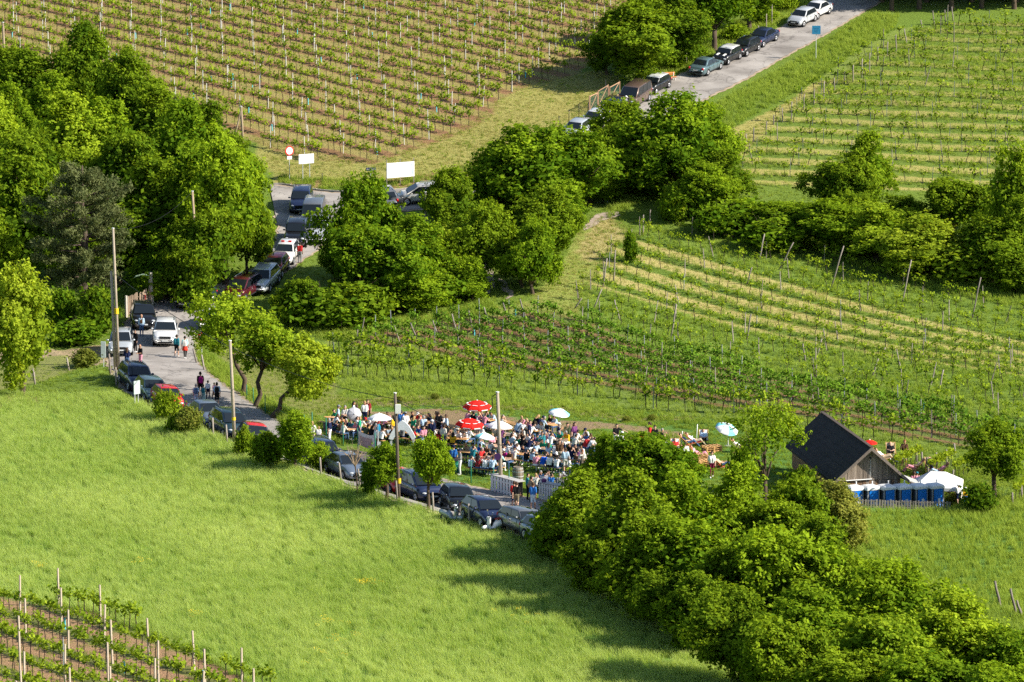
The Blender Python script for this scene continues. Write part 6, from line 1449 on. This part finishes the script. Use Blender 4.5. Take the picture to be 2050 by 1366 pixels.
# ------------------------------------------------------------------ poles and cables
POLES = {}
def upole(key, base, top, label, r=.13, mat=None, brace=False):
    p = G(*base); s = ppm(p); h = (base[1] - top[1]) / s / .985; dx = (top[0] - base[0]) / s
    R_ = empty('utility_pole', p); m = MB(); m.tube([(0, 0, -.5), (dx * .5, 0, h * .5), (dx, 0, h)], [r * 1.1, r, r * .8], 10); m.build('shaft', mat or M_POLE, R_, True)
    MB().tube([(dx, 0, h), (dx, 0, h + .05)], r * .95, 10).build('cap', plain('zinc_cap', (.7, .7, .7), rough=.5), R_)
    if brace: MB().tube([(-1.2, 0, -.3), (dx, 0, h * .92)], r * .75, 8).build('brace', M_POLE, R_, True)
    POLES[key] = p + Vector((dx, 0, h)); tag(R_, label, 'pole', 'utility poles'); return R_, dx, h
M_CONC = plain('pale_pole', (.34, .285, .22), rough=.9, var=.15)
pA, dx, h = upole('a', (799, 1006), (792, 788), 'dark wooden utility pole with white box beside the beer tables', .11, wood('dark_pole', (.06, .05, .04), (.14, .11, .09), (6, 6, .6)))
m = MB(); m.box((dx + .18, -.12, h - .95), (.34, .16, .55)); m.build('switch_box', M_WHITE, pA); MB().tube([(dx * .05, 0, 1.2), (dx * .06, 0, 1.5)], .14, 10).build('yellow_mark', plain('mark_yellow', (.75, .5, .02)), pA)
pB, dx, h = upole('b', (1004, 985), (996, 786), 'long pale wooden pole standing among the beer tables', .125, M_CONC)
MB().tube([(dx * .35 - .15, -.16, h * .36), (dx * .35 - .15, -.19, h * .36)], .22, 16).build('round_sign', plain('sign_purple', (.06, .02, .10)), pB)
MB().tube([(dx - .1, 0, h - .1), (dx - .35, 0, h - .3), (dx - .3, 0, h - .9), (dx - .45, 0, h - 1.2)], .03, 6).build('cable_loop', M_WIRE, pB)
pC, dx, h = upole('c', (470, 886), (463, 684), 'pale utility pole at the meadow edge beside the dark teal car', .115, M_CONC)
MB().tube([(dx * .22, 0, h * .22), (dx * .25, 0, h * .25)], .135, 10).build('yellow_mark', MATS['mark_yellow'], pC)
pD, dx, h = upole('d', (238, 742), (231, 461), 'tallest utility pole beside the silver people carrier', .105, M_CONC); MB().tube([(-.25, .1, -.4), (-.35, .1, h * .34), (dx - .2, .1, h * .70)], [.14, .12, .1], 9).build('second_shaft', M_CONC, pD, True)
MB().tube([(dx * .42, 0, h * .40), (dx * .44, 0, h * .44)], .16, 10).build('yellow_mark', MATS['mark_yellow'], pD)
upole('e', (399, 600), (388, 386), 'brown utility pole rising out of the wood', .11); upole('f', (853, 500), (852, 386), 'grey pole between the trees below the notice board', .1, M_GREYW)
upole('g', (487, 300), (484, 216), 'short wooden pole with slanting brace at the hillside vineyard', .11, None, True); upole('h', (10, 150), (8, 48), 'wooden pole at the upper left edge', .13)
def cable(a, b, sag, label, r=.022):
    a, b = Vector(a), Vector(b); pts = [a.lerp(b, t / 16) - Vector((0, 0, sag * 4 * (t / 16) * (1 - t / 16))) for t in range(17)]
    m = MB(); m.tube([p - a for p in pts], r, 5); o = m.build('overhead_cable', M_WIRE, None, True, a); tag(o, label, 'cable', 'overhead cables')
cable(POLES['d'] + Vector((.1, 0, -3.4)), POLES['a'] - Vector((0, 0, .35)), 1.5, 'sagging black cable from the tallest pole to the pole with white box')
endp = G(1165, 985); q = POLES['a'] - Vector((0, 0, .4)); cable(q, endp + Vector((0, 0, 2.0)), .7, 'black cable running down across the beer garden', .025)
cable(POLES['a'] - Vector((0, 0, .4)), POLES['b'] - Vector((0, 0, .3)), .55, 'thin cable between the two poles of the beer garden', .013)
cable(POLES['d'], POLES['e'], .9, 'thin cable from the tallest pole into the wood', .013); cable(POLES['h'], POLES['g'], 1.5, 'thin cable over the wood at the upper left', .015)
m = MB(); m.tube([(0, 0, -.4), (0, 0, 2.3)], .085, 8); tag(m.build('cable_post', MATS['dark_pole'], None, True, endp), 'dark post in front of the beer tables near the thicket', 'post')
# ------------------------------------------------------------------ signs and boards
def board(name, x0, y0, x1, y1, by, posts, mat, label, cat, pm=None, thick=.05, extra=0.0, yaw=0.0):
    p = G((x0 + x1) / 2, by); s = ppm(p); w, h, zb = (x1 - x0) / s / math.cos(R(yaw)), (y1 - y0) / s, (by - y1) / s
    r = empty(name, p, R(yaw)); m = MB(); m.box((0, 0, zb + h / 2), (w, thick, h)); pn = m.build('panel', mat, r)
    for t in posts: m = MB(); m.tube([(w * t, .06, -.3), (w * t, .06, zb + h + extra)], .035, 6); m.build('post', pm or M_STEEL, r)
    tag(r, label, cat); return r, w, h, zb, pn
def print_mat(name, base, ink, scale):
    m, nt, b = nodes_of(name); tc = N(nt, 'TexCoord'); mp = N(nt, 'Mapping'); mp.inputs['Scale'].default_value = scale; nz = N(nt, 'TexNoise', i_Scale=4.0, i_Detail=3.0)
    nt.links.new(tc.outputs['Object'], mp.inputs[0]); nt.links.new(mp.outputs[0], nz.inputs['Vector']); cr = N(nt, 'ValToRGB'); cr.color_ramp.elements[0].position = .57; cr.color_ramp.elements[1].position = .66
    cr.color_ramp.elements[0].color = (*base, 1); cr.color_ramp.elements[1].color = (*ink, 1); nt.links.new(nz.outputs['Fac'], cr.inputs[0]); nt.links.new(cr.outputs[0], b.inputs['Base Color']); b.inputs['Roughness'].default_value = .6
    return m
r, w, h, zb, pn = board('notice_board', 775, 325, 829, 355, 372, (-.49, 0, .49), print_mat('map_print', (.78, .78, .77), (.50, .52, .52), (1.2, 1, 5)), 'big white notice board on three dark posts by the road bend', 'board', M_GREYW, extra=.3, yaw=34)
m = MB(); m.tube([(w * .40, -.03, zb + h * .85), (w * .43, -.03, zb + h * .4), (w * .45, -.03, zb + h * .1)], .035, 6); m.build('printed_river', plain('print_blue', (.45, .66, .78)), pn)
r, w, h, zb, pn = board('sign_board', 599, 308.5, 628, 327.5, 361, (-.22, .24), M_WHITE, 'smaller white sign board on two thin posts left of the street sign', 'sign', yaw=34)
for i in range(3):
    for k in range(3): m = MB(); m.box((w * .25 + k * .075, -.03, zb + h * (.22 + .13 * i)), (.05, .01, .06)); m.build('print', plain('print_grey', (.45, .47, .47)), pn)
m = MB(); m.box((-w * .45, -.03, zb + h * .75), (.08, .01, .1)); m.build('emblem', M_BLACKPL, pn)
p = G(580, 359); s = ppm(p); r = empty('traffic_sign', p, R(32)); zc = (359 - 302) / s
MB().tube([(0, .05, -.3), (0, .05, zc + .3)], .035, 8).build('post', M_STEEL, r)
MB().tube([(0, -.0, zc), (0, .02, zc)], .43, 28).build('red_rim', plain('sign_red', (.62, .03, .03), rough=.4), r); MB().tube([(0, -.012, zc), (0, .01, zc)], .325, 28).build('face', M_WHITE, r)
m = MB(); m.box((0, 0, zc - .62), (.48, .02, .28)); m.build('lower_plate', M_WHITE, r); tag(r, 'round white traffic sign with red rim and small plate below', 'sign')
def text(parent, body, size, loc, mat, rot=(math.pi / 2, 0, 0)):
    c = bpy.data.curves.new('lettering', 'FONT'); c.body = body; c.size = size; c.align_x = 'CENTER'; c.align_y = 'CENTER'; c.extrude = .004; c.materials.append(mat)
    o = bpy.data.objects.new('lettering_source', c); COL.objects.link(o); dg = bpy.context.evaluated_depsgraph_get(); me = bpy.data.meshes.new_from_object(o.evaluated_get(dg))
    bpy.data.objects.remove(o); return obj('lettering', me, parent, loc, rot)
r, w, h, zb, pn = board('street_sign', 733, 335.5, 752, 342, 374, (0,), plain('sign_navy', (.012, .02, .07), rough=.4), 'dark blue street name sign on a thin pole', 'sign', yaw=20)
text(r, '19., Eichelhofweg', .12, (0, -.035, zb + h / 2), M_WHITE)
r, w, h, zb, pn = board('blue_sign', 1625, 52, 1642, 69, 121, (0,), plain('sign_blue', (.03, .22, .42), rough=.5), 'square blue sign on a steel pole beside the upper road', 'sign')
for i, t in enumerate((.2, .0, -.2)): m = MB(); m.box((0, -.03, zb + h / 2 + t * h), (w * (.55 - .1 * i), .008, .05)); m.build('faded_print', plain('print_blue_dark', (.03, .15, .30)), pn)
r, w, h, zb, pn = board('back_of_sign', 269, 762, 280, 789, 815, (-.25, .3), plain('sign_back', (.40, .47, .46), rough=.5), 'pale grey sign panel at the meadow edge beside the teal car', 'sign', yaw=50)
r, w, h, zb, pn = board('back_of_sign', 203, 684, 212, 716, 735, (0,), plain('sign_back', (.40, .47, .46)), 'narrow grey sign beside the dirt track', 'sign', thick=.2)
p = G(404, 712); s = ppm(p); r = empty('traffic_sign', p); MB().tube([(0, .05, -.3), (0, .05, 1.7)], .03, 8).build('post', M_STEEL, r)
MB().tube([(0, 0, 1.45), (0, .02, 1.45)], .3, 24).build('red_rim', MATS['sign_red'], r); MB().tube([(0, -.012, 1.45), (0, .01, 1.45)], .21, 24).build('face', M_WHITE, r); m = MB(); m.tube([(-.17, -.02, 1.60), (.17, -.02, 1.30)], .04, 6); m.build('slash', MATS['sign_red'], r)
tag(r, 'round prohibition sign with red slash under the leaning roadside tree', 'sign')
gp = G(289, 621); r = empty('red_notice', gp + Vector((0, -.12, 0)), R(-45)); m = MB(); m.box((0, 0, .95), (.42, .02, .58)); pn = m.build('panel', plain('notice_red', (.58, .03, .03)), r)
for i, w_ in enumerate((.16, .3, .32)): m = MB(); m.box((0, -.016, 1.12 - i * .14), (w_, .01, .07)); m.build('print', M_WHITE, pn)
tag(r, 'red notice with white lettering on the plank gate', 'sign')
def simple_post(name, base, top, rad, mat, label, group, cat='post', square=False):
    p = G(*base); s = ppm(p); v = Vector(((top[0] - base[0]) / s, 0, (base[1] - top[1]) / s)); m = MB()
    m.tube([v * -.25, v * .5, v], [rad, rad, rad * .92], 4 if square else 8); o = m.build(name, mat, None, not square, p); later(o, label, cat, group); return o
simple_post('gate_post', (304, 616), (302, 545), .17, plain('concrete', (.46, .42, .36), rough=.9, var=.15), 'tall pale concrete gate post at the end of the plank gate', None, square=True); simple_post('gate_post', (253, 636), (253, 592), .12, MATS['concrete'], 'short pale gate post at the near end of the plank gate', None, square=True)
m = MB(); m.tube([(0, 0, 0), (-.5, 0, .12), (-1.1, 0, -.02), (-1.25, 0, -.15)], [.05, .06, .06, .03], 6); o = m.build('gate_lamp_arm', plain('pale_green_arm', (.45, .6, .42)), None, True, G(301, 616) + Vector((0, 0, 2.55))); tag(o, 'pale green arm reaching from the concrete gate post', 'lamp arm')
for b, t in (((427, 876), (426, 836)), ((455, 889), (453, 850)), ((512, 912), (510, 874)), ((643, 958), (641, 915)), ((683, 965), (679, 926)), ((722, 982), (717, 938)), ((940, 1052), (938, 1008)), ((977, 1056), (975, 1020)), ((1017, 1068), (1014, 1026)), ((1058, 1078), (1053, 1040)), ((1086, 1096), (1087, 1050)), ((868, 1030), (866, 985)), ((796, 1008), (793, 962))):
    simple_post('fence_post', b, t, .06, M_GREYW, 'weathered wooden fence post at the meadow edge beside the parked cars', 'fence posts at the meadow edge')
for b, t in (((68, 762), (66, 738)), ((138, 742), (134, 716)), ((221, 752), (219, 708)), ((233, 775), (232, 735)), ((70, 770), (68, 745)), ((394, 728), (387, 698)), ((409, 742), (404, 710))):
    simple_post('fence_post', b, t, .07, M_GREYW, 'wooden fence post beside the lane and dirt track', 'fence posts beside the lane')
for b, t in (((687, 893), (687, 844)), ((717, 903), (716, 856)), ((751, 913), (751, 866)), ((943, 968), (943, 922)), ((1019, 990), (1019, 940)), ((989, 980), (988, 935)), ((1124, 1005), (1123, 956)), ((653, 878), (653, 836)), ((625, 872), (625, 824)), ((610, 868), (609, 830)), ((531, 830), (531, 790)), ((507, 808), (507, 776)), ((494, 798), (494, 770))):
    simple_post('green_fence_post', b, t, .035, M_GREENP, 'thin dark green fence post along the beer garden road side', 'green fence posts')
for a, b in (((493, 772), (531, 792)), ((531, 792), (610, 832)), ((653, 838), (687, 846)), ((943, 925), (988, 937)), ((1019, 942), (1123, 958))):
    A, B = G(a[0], a[1] + 38), G(b[0], b[1] + 38); m = MB()
    for z in (.35, .8, 1.2): m.tube([(0, 0, z), (B.x - A.x, B.y - A.y, B.z - A.z + z)], .007, 4)
    later(m.build('fence_wire', M_GREENP, None, False, A), 'strands of thin green fence wire between posts', 'fence wire', 'fence wires')
# banner, arch, flag
def banner():
    A, B = G(717, 903), G(751, 913); r = empty('banner', A); n = 12; V, F = [], []; d = B - A
    for i in range(n + 1):
        t = i / n
        for k in range(5):
            z = .45 + .95 * k / 4 - .12 * math.sin(t * math.pi) * (1 if k else .6); V.append((d.x * t, d.y * t + .05 * math.sin(t * 9 + k), d.z * t + z))
    for i in range(n):
        for k in range(4): a = i * 5 + k; F.append((a, a + 5, a + 6, a + 1))
    m1, m2 = cloth('banner_white', (.66, .62, .60)), print_mat('banner_print', (.40, .26, .25), (.52, .42, .40), (2, 2, 2)); mi = [1 if (1 <= (j // 4) <= 9 and (j % 4) in (0, 1, 2)) else 0 for j in range(len(F))]
    obj('sheet', mesh('sheet', V, F, [m1, m2], mi), r); tag(r, 'white banner with faded reddish print between two green posts', 'banner')
banner()
p = G(806, 896); s = ppm(p); r = empty('entrance_arch', p); out = [(778, 878), (783, 866), (792, 852), (800, 844), (806, 841), (812, 844), (819, 852), (827, 865), (832, 876), (825, 880), (818, 868), (811, 861), (802, 860), (795, 866), (787, 880)]
poly = [((x - 806) / s, (896 - y) / s) for x, y in out]; M_ARCH = plain('arch_white', (.62, .66, .70), rough=.6, var=.06)
m = MB(); m.prism(poly, -.12, .12); m.build('arch', M_ARCH, r)
for x in (783, 828): m = MB(); m.box(((x - 806) / s, 0, .3), (.14, .16, .62)); m.build('foot', M_STEEL, r)
tag(r, 'white arch-shaped entrance frame behind the dark pole', 'arch')
p = G(757, 903); s = ppm(p); r = empty('beach_flag', p); MB().tube([(0, 0, 0), (0, 0, 1.75)], .022, 6).build('pole', M_WHITE, r); m = MB(); m.ball((.04, 0, 1.55), (.13, .02, .27), 12, 8); m.build('flag', plain('flag_blue', (.01, .30, .52)), r, True); m = MB(); m.box((.05, -.03, .32), (.22, .04, .6)); m.build('info_panel', plain('panel_grey', (.55, .55, .62)), r); tag(r, 'slim white stand with blue oval flag beside the banner', 'flag')
# parasols
def parasol(px, py, top, rad, cols, label, tilt=(0, 0), valance=None, floor=True):
    p = G(px, py, top); g = hz(p.x, p.y); r = empty('parasol', (p.x, p.y, g)); MB().tube([(0, 0, 0), (0, 0, top - .05)], .022, 8).build('pole', M_WHITE, r); m = MB(); m.lathe([(.25, 0), (.25, .06), (.05, .09), (.05, .2)], 14); m.build('base', plain('base_grey', (.4, .4, .4)), r)
    top_e = obj('canopy_hub', MB().ball((0, 0, 0), (.05, .05, .05), 8, 6).mesh('hub', M_WHITE), r, (0, 0, top - .02), (R(tilt[0]), R(tilt[1]), .2)); n = 8; drop = rad * .42
    for k in range(n):
        a0, a1 = 2 * math.pi * k / n, 2 * math.pi * (k + 1) / n; V = [(0, 0, 0)]
        for f_ in (.35, .7, 1.0):
            z = -drop * f_ ** 1.6
            for a, bow in ((a0, 0), ((a0 + a1) / 2, 1), (a1, 0)):
                rr = rad * f_ * (1 - .045 * bow * f_); V.append((rr * math.cos(a), rr * math.sin(a), z - .012 * bow))
        V += [(x * 1.005, y * 1.005, z - (.13 if valance else .04)) for x, y, z in V[7:10]]
        F = [(0, 1, 2), (0, 2, 3)] + [(i, i + 3, i + 4, i + 1) for i in (1, 2, 4, 5, 7, 8)]
        pn = obj('canopy_panel', mesh('canopy_panel', V, F, cols[k % len(cols)], smooth=True), top_e)
        if valance:
            b = Vector(V[8]); c = Vector((math.cos((a0 + a1) / 2), math.sin((a0 + a1) / 2), 0)); m = MB(); m.box((b.x * 1.02, b.y * 1.02, b.z - .075), (.015, rad * .5, .06), (a0 + a1) / 2); m.build('lettering_band', valance, pn)
            q = Vector(V[5]) * .98; m = MB(); m.box((q.x, q.y, q.z + .02), (.12, rad * .34, .012), (a0 + a1) / 2); m.build('lettering_band', valance, pn)
    tag(r, label, 'parasol', 'parasols in the beer garden')
C_R, C_W, C_A = cloth('parasol_red', (.72, .02, .015)), cloth('parasol_white', (.80, .80, .80)), cloth('parasol_aqua', (.22, .62, .66))
parasol(955, 801, 2.6, .98, [C_R], 'red parasol with white lettering, the upper of two', (4, 0), M_WHITE); parasol(941, 837, 2.4, .96, [C_R], 'red parasol with white lettering, the lower of two', (4, 3), M_WHITE)
parasol(759, 827, 2.2, .82, [C_W], 'white parasol over the tables beside the banner'); parasol(1000, 842, 2.2, .90, [C_W], 'white parasol beside the long pole', (0, 4)); parasol(971, 866, 2.0, .68, [C_A, C_W, C_W, C_W], 'small white and turquoise parasol below the red ones', (3, 6))
parasol(1121, 818, 2.2, .74, [C_W, C_W, C_W, C_A], 'white and turquoise parasol standing apart at the back', (12, 8)); parasol(1458, 850, 1.5, .8, [C_A, C_W, C_W], 'collapsed white and turquoise parasol beside the branchy tree', (24, 12)); parasol(710, 828, 1.5, .52, [cloth('parasol_grey', (.42, .42, .45))], 'small grey parasol tilted towards the camera', (68, 0)); parasol(1741, 880, 3.4, .5, [C_R], 'red parasol tip showing above the barn roof')
for b, t in (((1364, 892), (1366, 863)), ((1386, 930), (1389, 896)), ((1384, 896), (1386, 872)), ((1394, 884), (1396, 849))): simple_post('parasol_pole', b, t, .03, M_WHITE, 'bare white parasol pole standing by the pallet seats', 'bare parasol poles', 'pole')
# pallets, deck chairs
M_PAL = wood('pallet_wood', (.46, .25, .09), (.62, .38, .16), (20, 20, 2))
pm_ = MB()
for x in (-.53, 0, .53): pm_.box((x, 0, .011), (.1, .8, .022))
for x in (-.53, 0, .53):
    for y in (-.35, 0, .35): pm_.box((x, y, .061), (.1, .1, .078))
for y in (-.35, 0, .35): pm_.box((0, y, .111), (1.2, .1, .022))
for x in (-.54, -.27, 0, .27, .54): pm_.box((x, 0, .133), (.12, .8, .022))
PAL = pm_.mesh('pallet', M_PAL)
for px, py, n, a in ((1398, 928, 4, 12), (1414, 934, 3, 20), (1452, 938, 3, -15), (1474, 940, 2, 10), (1425, 905, 3, 25), (1368, 932, 2, 40)):
    p = G(px, py); s_ = 0
    for k in range(n): o = obj('wooden_pallet', PAL, None, p + Vector((0, 0, .147 * k)), (0, 0, R(a + rnd.uniform(-2, 2)))); later(o, ('bottom' if k == 0 else 'top' if k == n - 1 else 'middle') + ' pallet of a stacked pallet seat', 'pallet', 'stacked pallet seats')
def deckchair(o, col, frame, label):
    r = empty('deck_chair', o.location, o.rotation_euler.z)
    pts = [(.50, .36), (.2, .27), (-.02, .235), (-.18, .38), (-.45, .66), (-.62, .88)]; V, F = [], []
    for y, z in pts:
        for x in (-.27, .27): V.append((x, y, z))
    for i in range(len(pts) - 1): F.append((2 * i, 2 * i + 1, 2 * i + 3, 2 * i + 2))
    k = len(V); V += [(x, y, z - .012) for x, y, z in V]; F += [tuple(i + k for i in f[::-1]) for f in F]; obj('sling', mesh('sling', V, F, col, smooth=True), r)
    for s in (-1, 1): m = MB(); m.tube([(s * .3, .60, .40), (s * .3, -.55, .02)], .022, 6); m.tube([(s * .3, .35, .02), (s * .3, -.66, .92)], .022, 6); m.build('side_frame', frame, r)
    for y, z in ((.52, .37), (-.64, .90)): MB().tube([(-.3, y, z), (.3, y, z)], .02, 6).build('cross_bar', frame, r)
    later(r, label, 'deck chair', 'deck chairs')
for i, o in enumerate(LOUNGE):
    if i < 7: deckchair(o, cloth('sling_red', (.55, .03, .03)) if i % 2 == 0 else C_W, M_PAL, ('red' if i % 2 == 0 else 'white') + ' sling deck chair by the pallet seats')
    else: deckchair(o, cloth('sling_beige', (.5, .4, .28)), M_PAL, 'wooden deck chair right of the barn')
class _P: pass
for px, py, a in ((1905, 992, 60), (1882, 986, 30)):
    q = _P(); q.location = G(px, py); q.rotation_euler = Euler((0, 0, R(a))); deckchair(q, wood('orange_slats', (.40, .16, .04), (.55, .26, .08)), M_PAL, 'empty orange wooden deck chair at the end of the picket fence')
# barrel, bins, white picket screens
p = G(1037, 962); r = empty('wine_barrel', p); prof = [(.30, 0), (.345, .2), (.365, .45), (.345, .7), (.30, .9)]; n = 16; M_BAR = wood('barrel_oak', (.15, .12, .095), (.30, .25, .20), (14, 14, 1.5))
for k in range(n):
    a0, a1 = 2 * math.pi * k / n + .01, 2 * math.pi * (k + 1) / n - .01; V = [(rr * q_ * math.cos(a), rr * q_ * math.sin(a), z) for rr, z in prof for q_, a in ((1, a0), (1, a1), (.9, a1), (.9, a0))]; F = []
    for i in range(4):
        for j in range(4): F.append((i * 4 + j, i * 4 + (j + 1) % 4, i * 4 + 4 + (j + 1) % 4, i * 4 + 4 + j))
    F += [(3, 2, 1, 0), (16, 17, 18, 19)]; obj('stave', mesh('stave', V, F, M_BAR), r)
MB().lathe([(.27, .85), (.27, .87)], 16).build('lid', M_BAR, r)
for z, rr in ((.1, .325), (.3, .36), (.6, .36), (.8, .325)): MB().lathe([(rr, z - .02), (rr + .006, z - .02), (rr + .006, z + .02), (rr, z + .02)], 20).build('hoop', M_STEEL, r)
tag(r, 'grey wooden wine barrel beside the white picket screen', 'barrel')
def bin_(px, py, mat, label):
    r = empty('litter_bin', G(px, py)); m = MB(); m.lathe([(.27, 0), (.285, .03), (.28, .28), (.295, .30), (.28, .32), (.28, .58), (.295, .60), (.28, .62), (.28, .86), (.30, .88), (.27, .88), (.26, .1)], 18); m.build('drum', mat, r, True); MB().lathe([(.30, .86), (.30, .9), (.26, .9)], 18).build('rim', M_BLACKPL, r); tag(r, label, 'bin')
bin_(912, 948, plain('drum_green', (.01, .15, .10), rough=.5), 'dark green drum bin beside the two standing people'); bin_(655, 872, plain('drum_grey', (.10, .09, .085)), 'dark grey bin at the left end of the beer garden')
def screen(x0, y0, x1, y1, n, label):
    A, B = G(x0, y0), G(x1, y1); d = B - A; rz = math.atan2(d.y, d.x); r = empty('picket_screen', A)
    for i in range(n): t = (i + .5) / n; m = MB(); m.box((0, 0, .5), (d.length / n * .72, .03, 1.05 + rnd.uniform(-.02, .02))); m.build('board', M_WHITE, r, False, d * t, (0, 0, rz))
    for z in (.2, .8): m = MB(); m.box((0, 0, 0), (d.length, .04, .09)); m.build('rail', M_WHITE, r, False, d * .5 + Vector((0, .04, z)), (0, 0, rz))
    m = MB(); m.box((0, .28, 1.06), (d.length + .1, .6, .04)); m.build('counter_top', plain('counter_grey', (.42, .40, .38)), r, False, d * .5, (0, 0, rz)); m = MB(); m.box((0, .5, .5), (d.length * .9, .03, 1.0)); m.build('inner_shelf', M_BLACKPL, r, False, d * .5, (0, 0, rz)); tag(r, label, 'screen'); return r
screen(982, 984, 1036, 998, 9, 'white picket screen at the foot of the long pole'); s2 = screen(1078, 1000, 1118, 1006, 8, 'white picket screen behind the walker in blue')
m = MB(); m.box((.35, -.05, 1.15), (.5, .03, .7)); m.build('sign_panel', plain('panel_grey', (.55, .55, .62)), s2); MB().tube([(.35, -.08, 1.2), (.35, -.06, 1.2)], .16, 16).build('round_mark', MATS['sign_purple'], s2)
# backpacks
def backpack(person_label, col, label, z=1.22, sc=1.0):
    o = next(x for x in COL.objects if x.get('label') == person_label); s = o.scale[0]; a = o.rotation_euler.z; m = MB()
    V, F = loft([[(x * w, y * d_, zz) for x, y in ((-.5, .45), (.5, .45), (.55, 0), (.4, -.6), (-.4, -.6), (-.55, 0))] for zz, w, d_ in ((-.22, .2, .14), (-.16, .27, .19), (.05, .28, .2), (.17, .24, .17), (.23, .12, .09))]); m.add(V, F)
    p = o.location + Matrix.Rotation(a, 3, 'Z') @ (Vector((0, -.19, z)) * s); r = empty('backpack', p, a); b = m.mesh('bag', cloth(col, COLR[col])); q = obj('bag', b, r); q.scale = (s * sc,) * 3
    for sx in (-1, 1): MB().tube([(sx * .09, .08, .18), (sx * .1, .2, .22), (sx * .1, .3, .05), (sx * .1, .2, -.2)], .016, 5).build('strap', cloth('black', COLR['black']), r)
    tag(r, label, 'backpack')
backpack('tall walker in black with magenta backpack leading the family', 'magenta', 'magenta backpack on the tall walker in black'); backpack('walker in light blue with blue backpack in the family', 'jeans', 'blue backpack on the walker in light blue')
backpack('child with turquoise backpack in the walking family', 'teal', 'turquoise backpack on a child in the walking family'); backpack('walker in blue shirt with black backpack and black shorts', 'black', 'black backpack on the walker in blue shirt'); backpack('walker with red jacket tied round the waist', 'offwhite', 'pale backpack on the walker with red jacket'); backpack('person in light blue shirt and jeans facing the black off-roader', 'darkgrey', 'dark bag on the back of the person in light blue shirt', 1.25, .7)
w_ = next(x for x in COL.objects if x.get('label') == 'walker with red jacket tied round the waist'); m = MB(); m.lathe([(.16, 1.02), (.17, .98), (.20, .78), (.24, .66), (.22, .66), (.15, 1.0)], 14); m.build('tied_jacket', cloth('red_jacket', (.60, .05, .03)), w_, True)
# bench, wire gate beside the upper road
p = G(1337, 164); r = empty('park_bench', p, R(28)); M_OR = wood('orange_bench', (.42, .12, .03), (.58, .22, .07), (2, 20, 20))
for y in (-.16, 0, .16): m = MB(); m.box((0, y, .45), (1.8, .12, .04)); m.build('seat_slat', M_OR, r)
for z in (.68, .84): m = MB(); m.box((0, .26, z), (1.8, .035, .13)); m.build('back_slat', M_OR, r)
for s in (-1, 1): m = MB(); m.box((s * .75, -.1, .21), (.08, .1, .45)); m.box((s * .75, .24, .42), (.08, .08, .9)); m.build('leg', plain('bench_concrete', (.5, .48, .45)), r)
tag(r, 'orange wooden bench at the roadside under the trees', 'bench')
M_MESHG = plain('green_mesh', (.03, .09, .07), rough=.8); M_RAIL = wood('gate_rail', (.30, .17, .10), (.44, .28, .18))
def wire_gate(x0, y0, x1, y1, hgt, label):
    A, B = G(x0, y0), G(x1, y1); d = B - A; r = empty('wire_gate', A)
    for t in (0, 1): MB().tube([(d.x * t, d.y * t, d.z * t - .2), (d.x * t, d.y * t, d.z * t + hgt + .1)], .07, 8).build('post', M_RAIL, r)
    for z in (.15, hgt): MB().tube([(0, 0, z), (d.x, d.y, d.z + z)], .045, 6).build('rail', M_RAIL, r)
    MB().tube([(0, 0, .15), (d.x, d.y, d.z + hgt)], .035, 6).build('brace', M_RAIL, r); m = MB(); n = 16
    for i in range(n + 1): t = i / n; m.tube([(d.x * t, d.y * t, d.z * t + .15), (d.x * t, d.y * t, d.z * t + hgt)], .012, 4)
    for k in range(10): z = .15 + (hgt - .15) * k / 9; m.tube([(0, 0, z), (d.x, d.y, d.z + z)], .012, 4)
    m.build('wire_mesh', M_MESHG, r); tag(r, label, 'gate')
wire_gate(1180, 226, 1196, 218, 1.5, 'left leaf of the wire gate with wooden frame above the white hatchback'); wire_gate(1197, 217, 1217, 205, 1.6, 'right leaf of the wire gate beside the brown van'); wire_gate(1220, 203, 1240, 192, 1.3, 'green wire panel between the gate and the brown van')
for b, t in (((1119, 262), (1119, 232)), ((1139, 250), (1139, 219)), ((1159, 238), (1159, 208)), ((1214, 205), (1212, 160)), ((942, 345), (942, 322)), ((1176, 230), (1178, 206)), ((645, 366), (645, 346))): simple_post('steel_post', b, t, .035, M_BLACKPL, 'thin dark post along the upper verge near the wire gate', 'dark posts on the upper verge')
for x, y, t in ((1534, 60, 28), (1545, 50, 10), (1518, 70, 52), (1374, 128, 100), (1398, 118, 95)): simple_post('fence_post', (x, y), (x, t), .06, M_GREYW, 'wooden post under the trees of the upper road', 'posts under the upper trees')
# garden vines and posts right of the barn
for b, t in (((1790, 948), (1788, 908)), ((1835, 925), (1834, 887)), ((1858, 955), (1856, 914)), ((1875, 940), (1874, 906)), ((1906, 980), (1908, 940)), ((1895, 935), (1894, 900)), ((1912, 910), (1910, 888)), ((2027, 1012), (2026, 986)), ((2046, 1000), (2044, 972)), ((1846, 935), (1845, 905))): simple_post('vine_post', b, t, .06, M_GREYW, 'wooden post in the short vine rows right of the barn', 'posts right of the barn')
for (x0, y0), (x1, y1), n in (((1792, 950), (1842, 928), 7), ((1860, 958), (1908, 935), 7), ((1908, 962), (1950, 945), 5), ((2030, 1010), (2060, 990), 4)):
    for k in range(n):
        t = (k + .5) / n; q = G(x0 + (x1 - x0) * t, y0 + (y1 - y0) * t); tr, fo = VV['a'][k % 6]; o = obj('grapevine', tr, None, q, (0, 0, R(50))); o.scale = (1.0,) * 3; f_ = obj('foliage', fo, o); f_.material_slots[0].link = 'OBJECT'; f_.material_slots[0].material = ML['leaf_yellow']; later(o, 'yellow green vine in the short rows right of the barn', 'grapevine', 'vines right of the barn')
finish_labels()
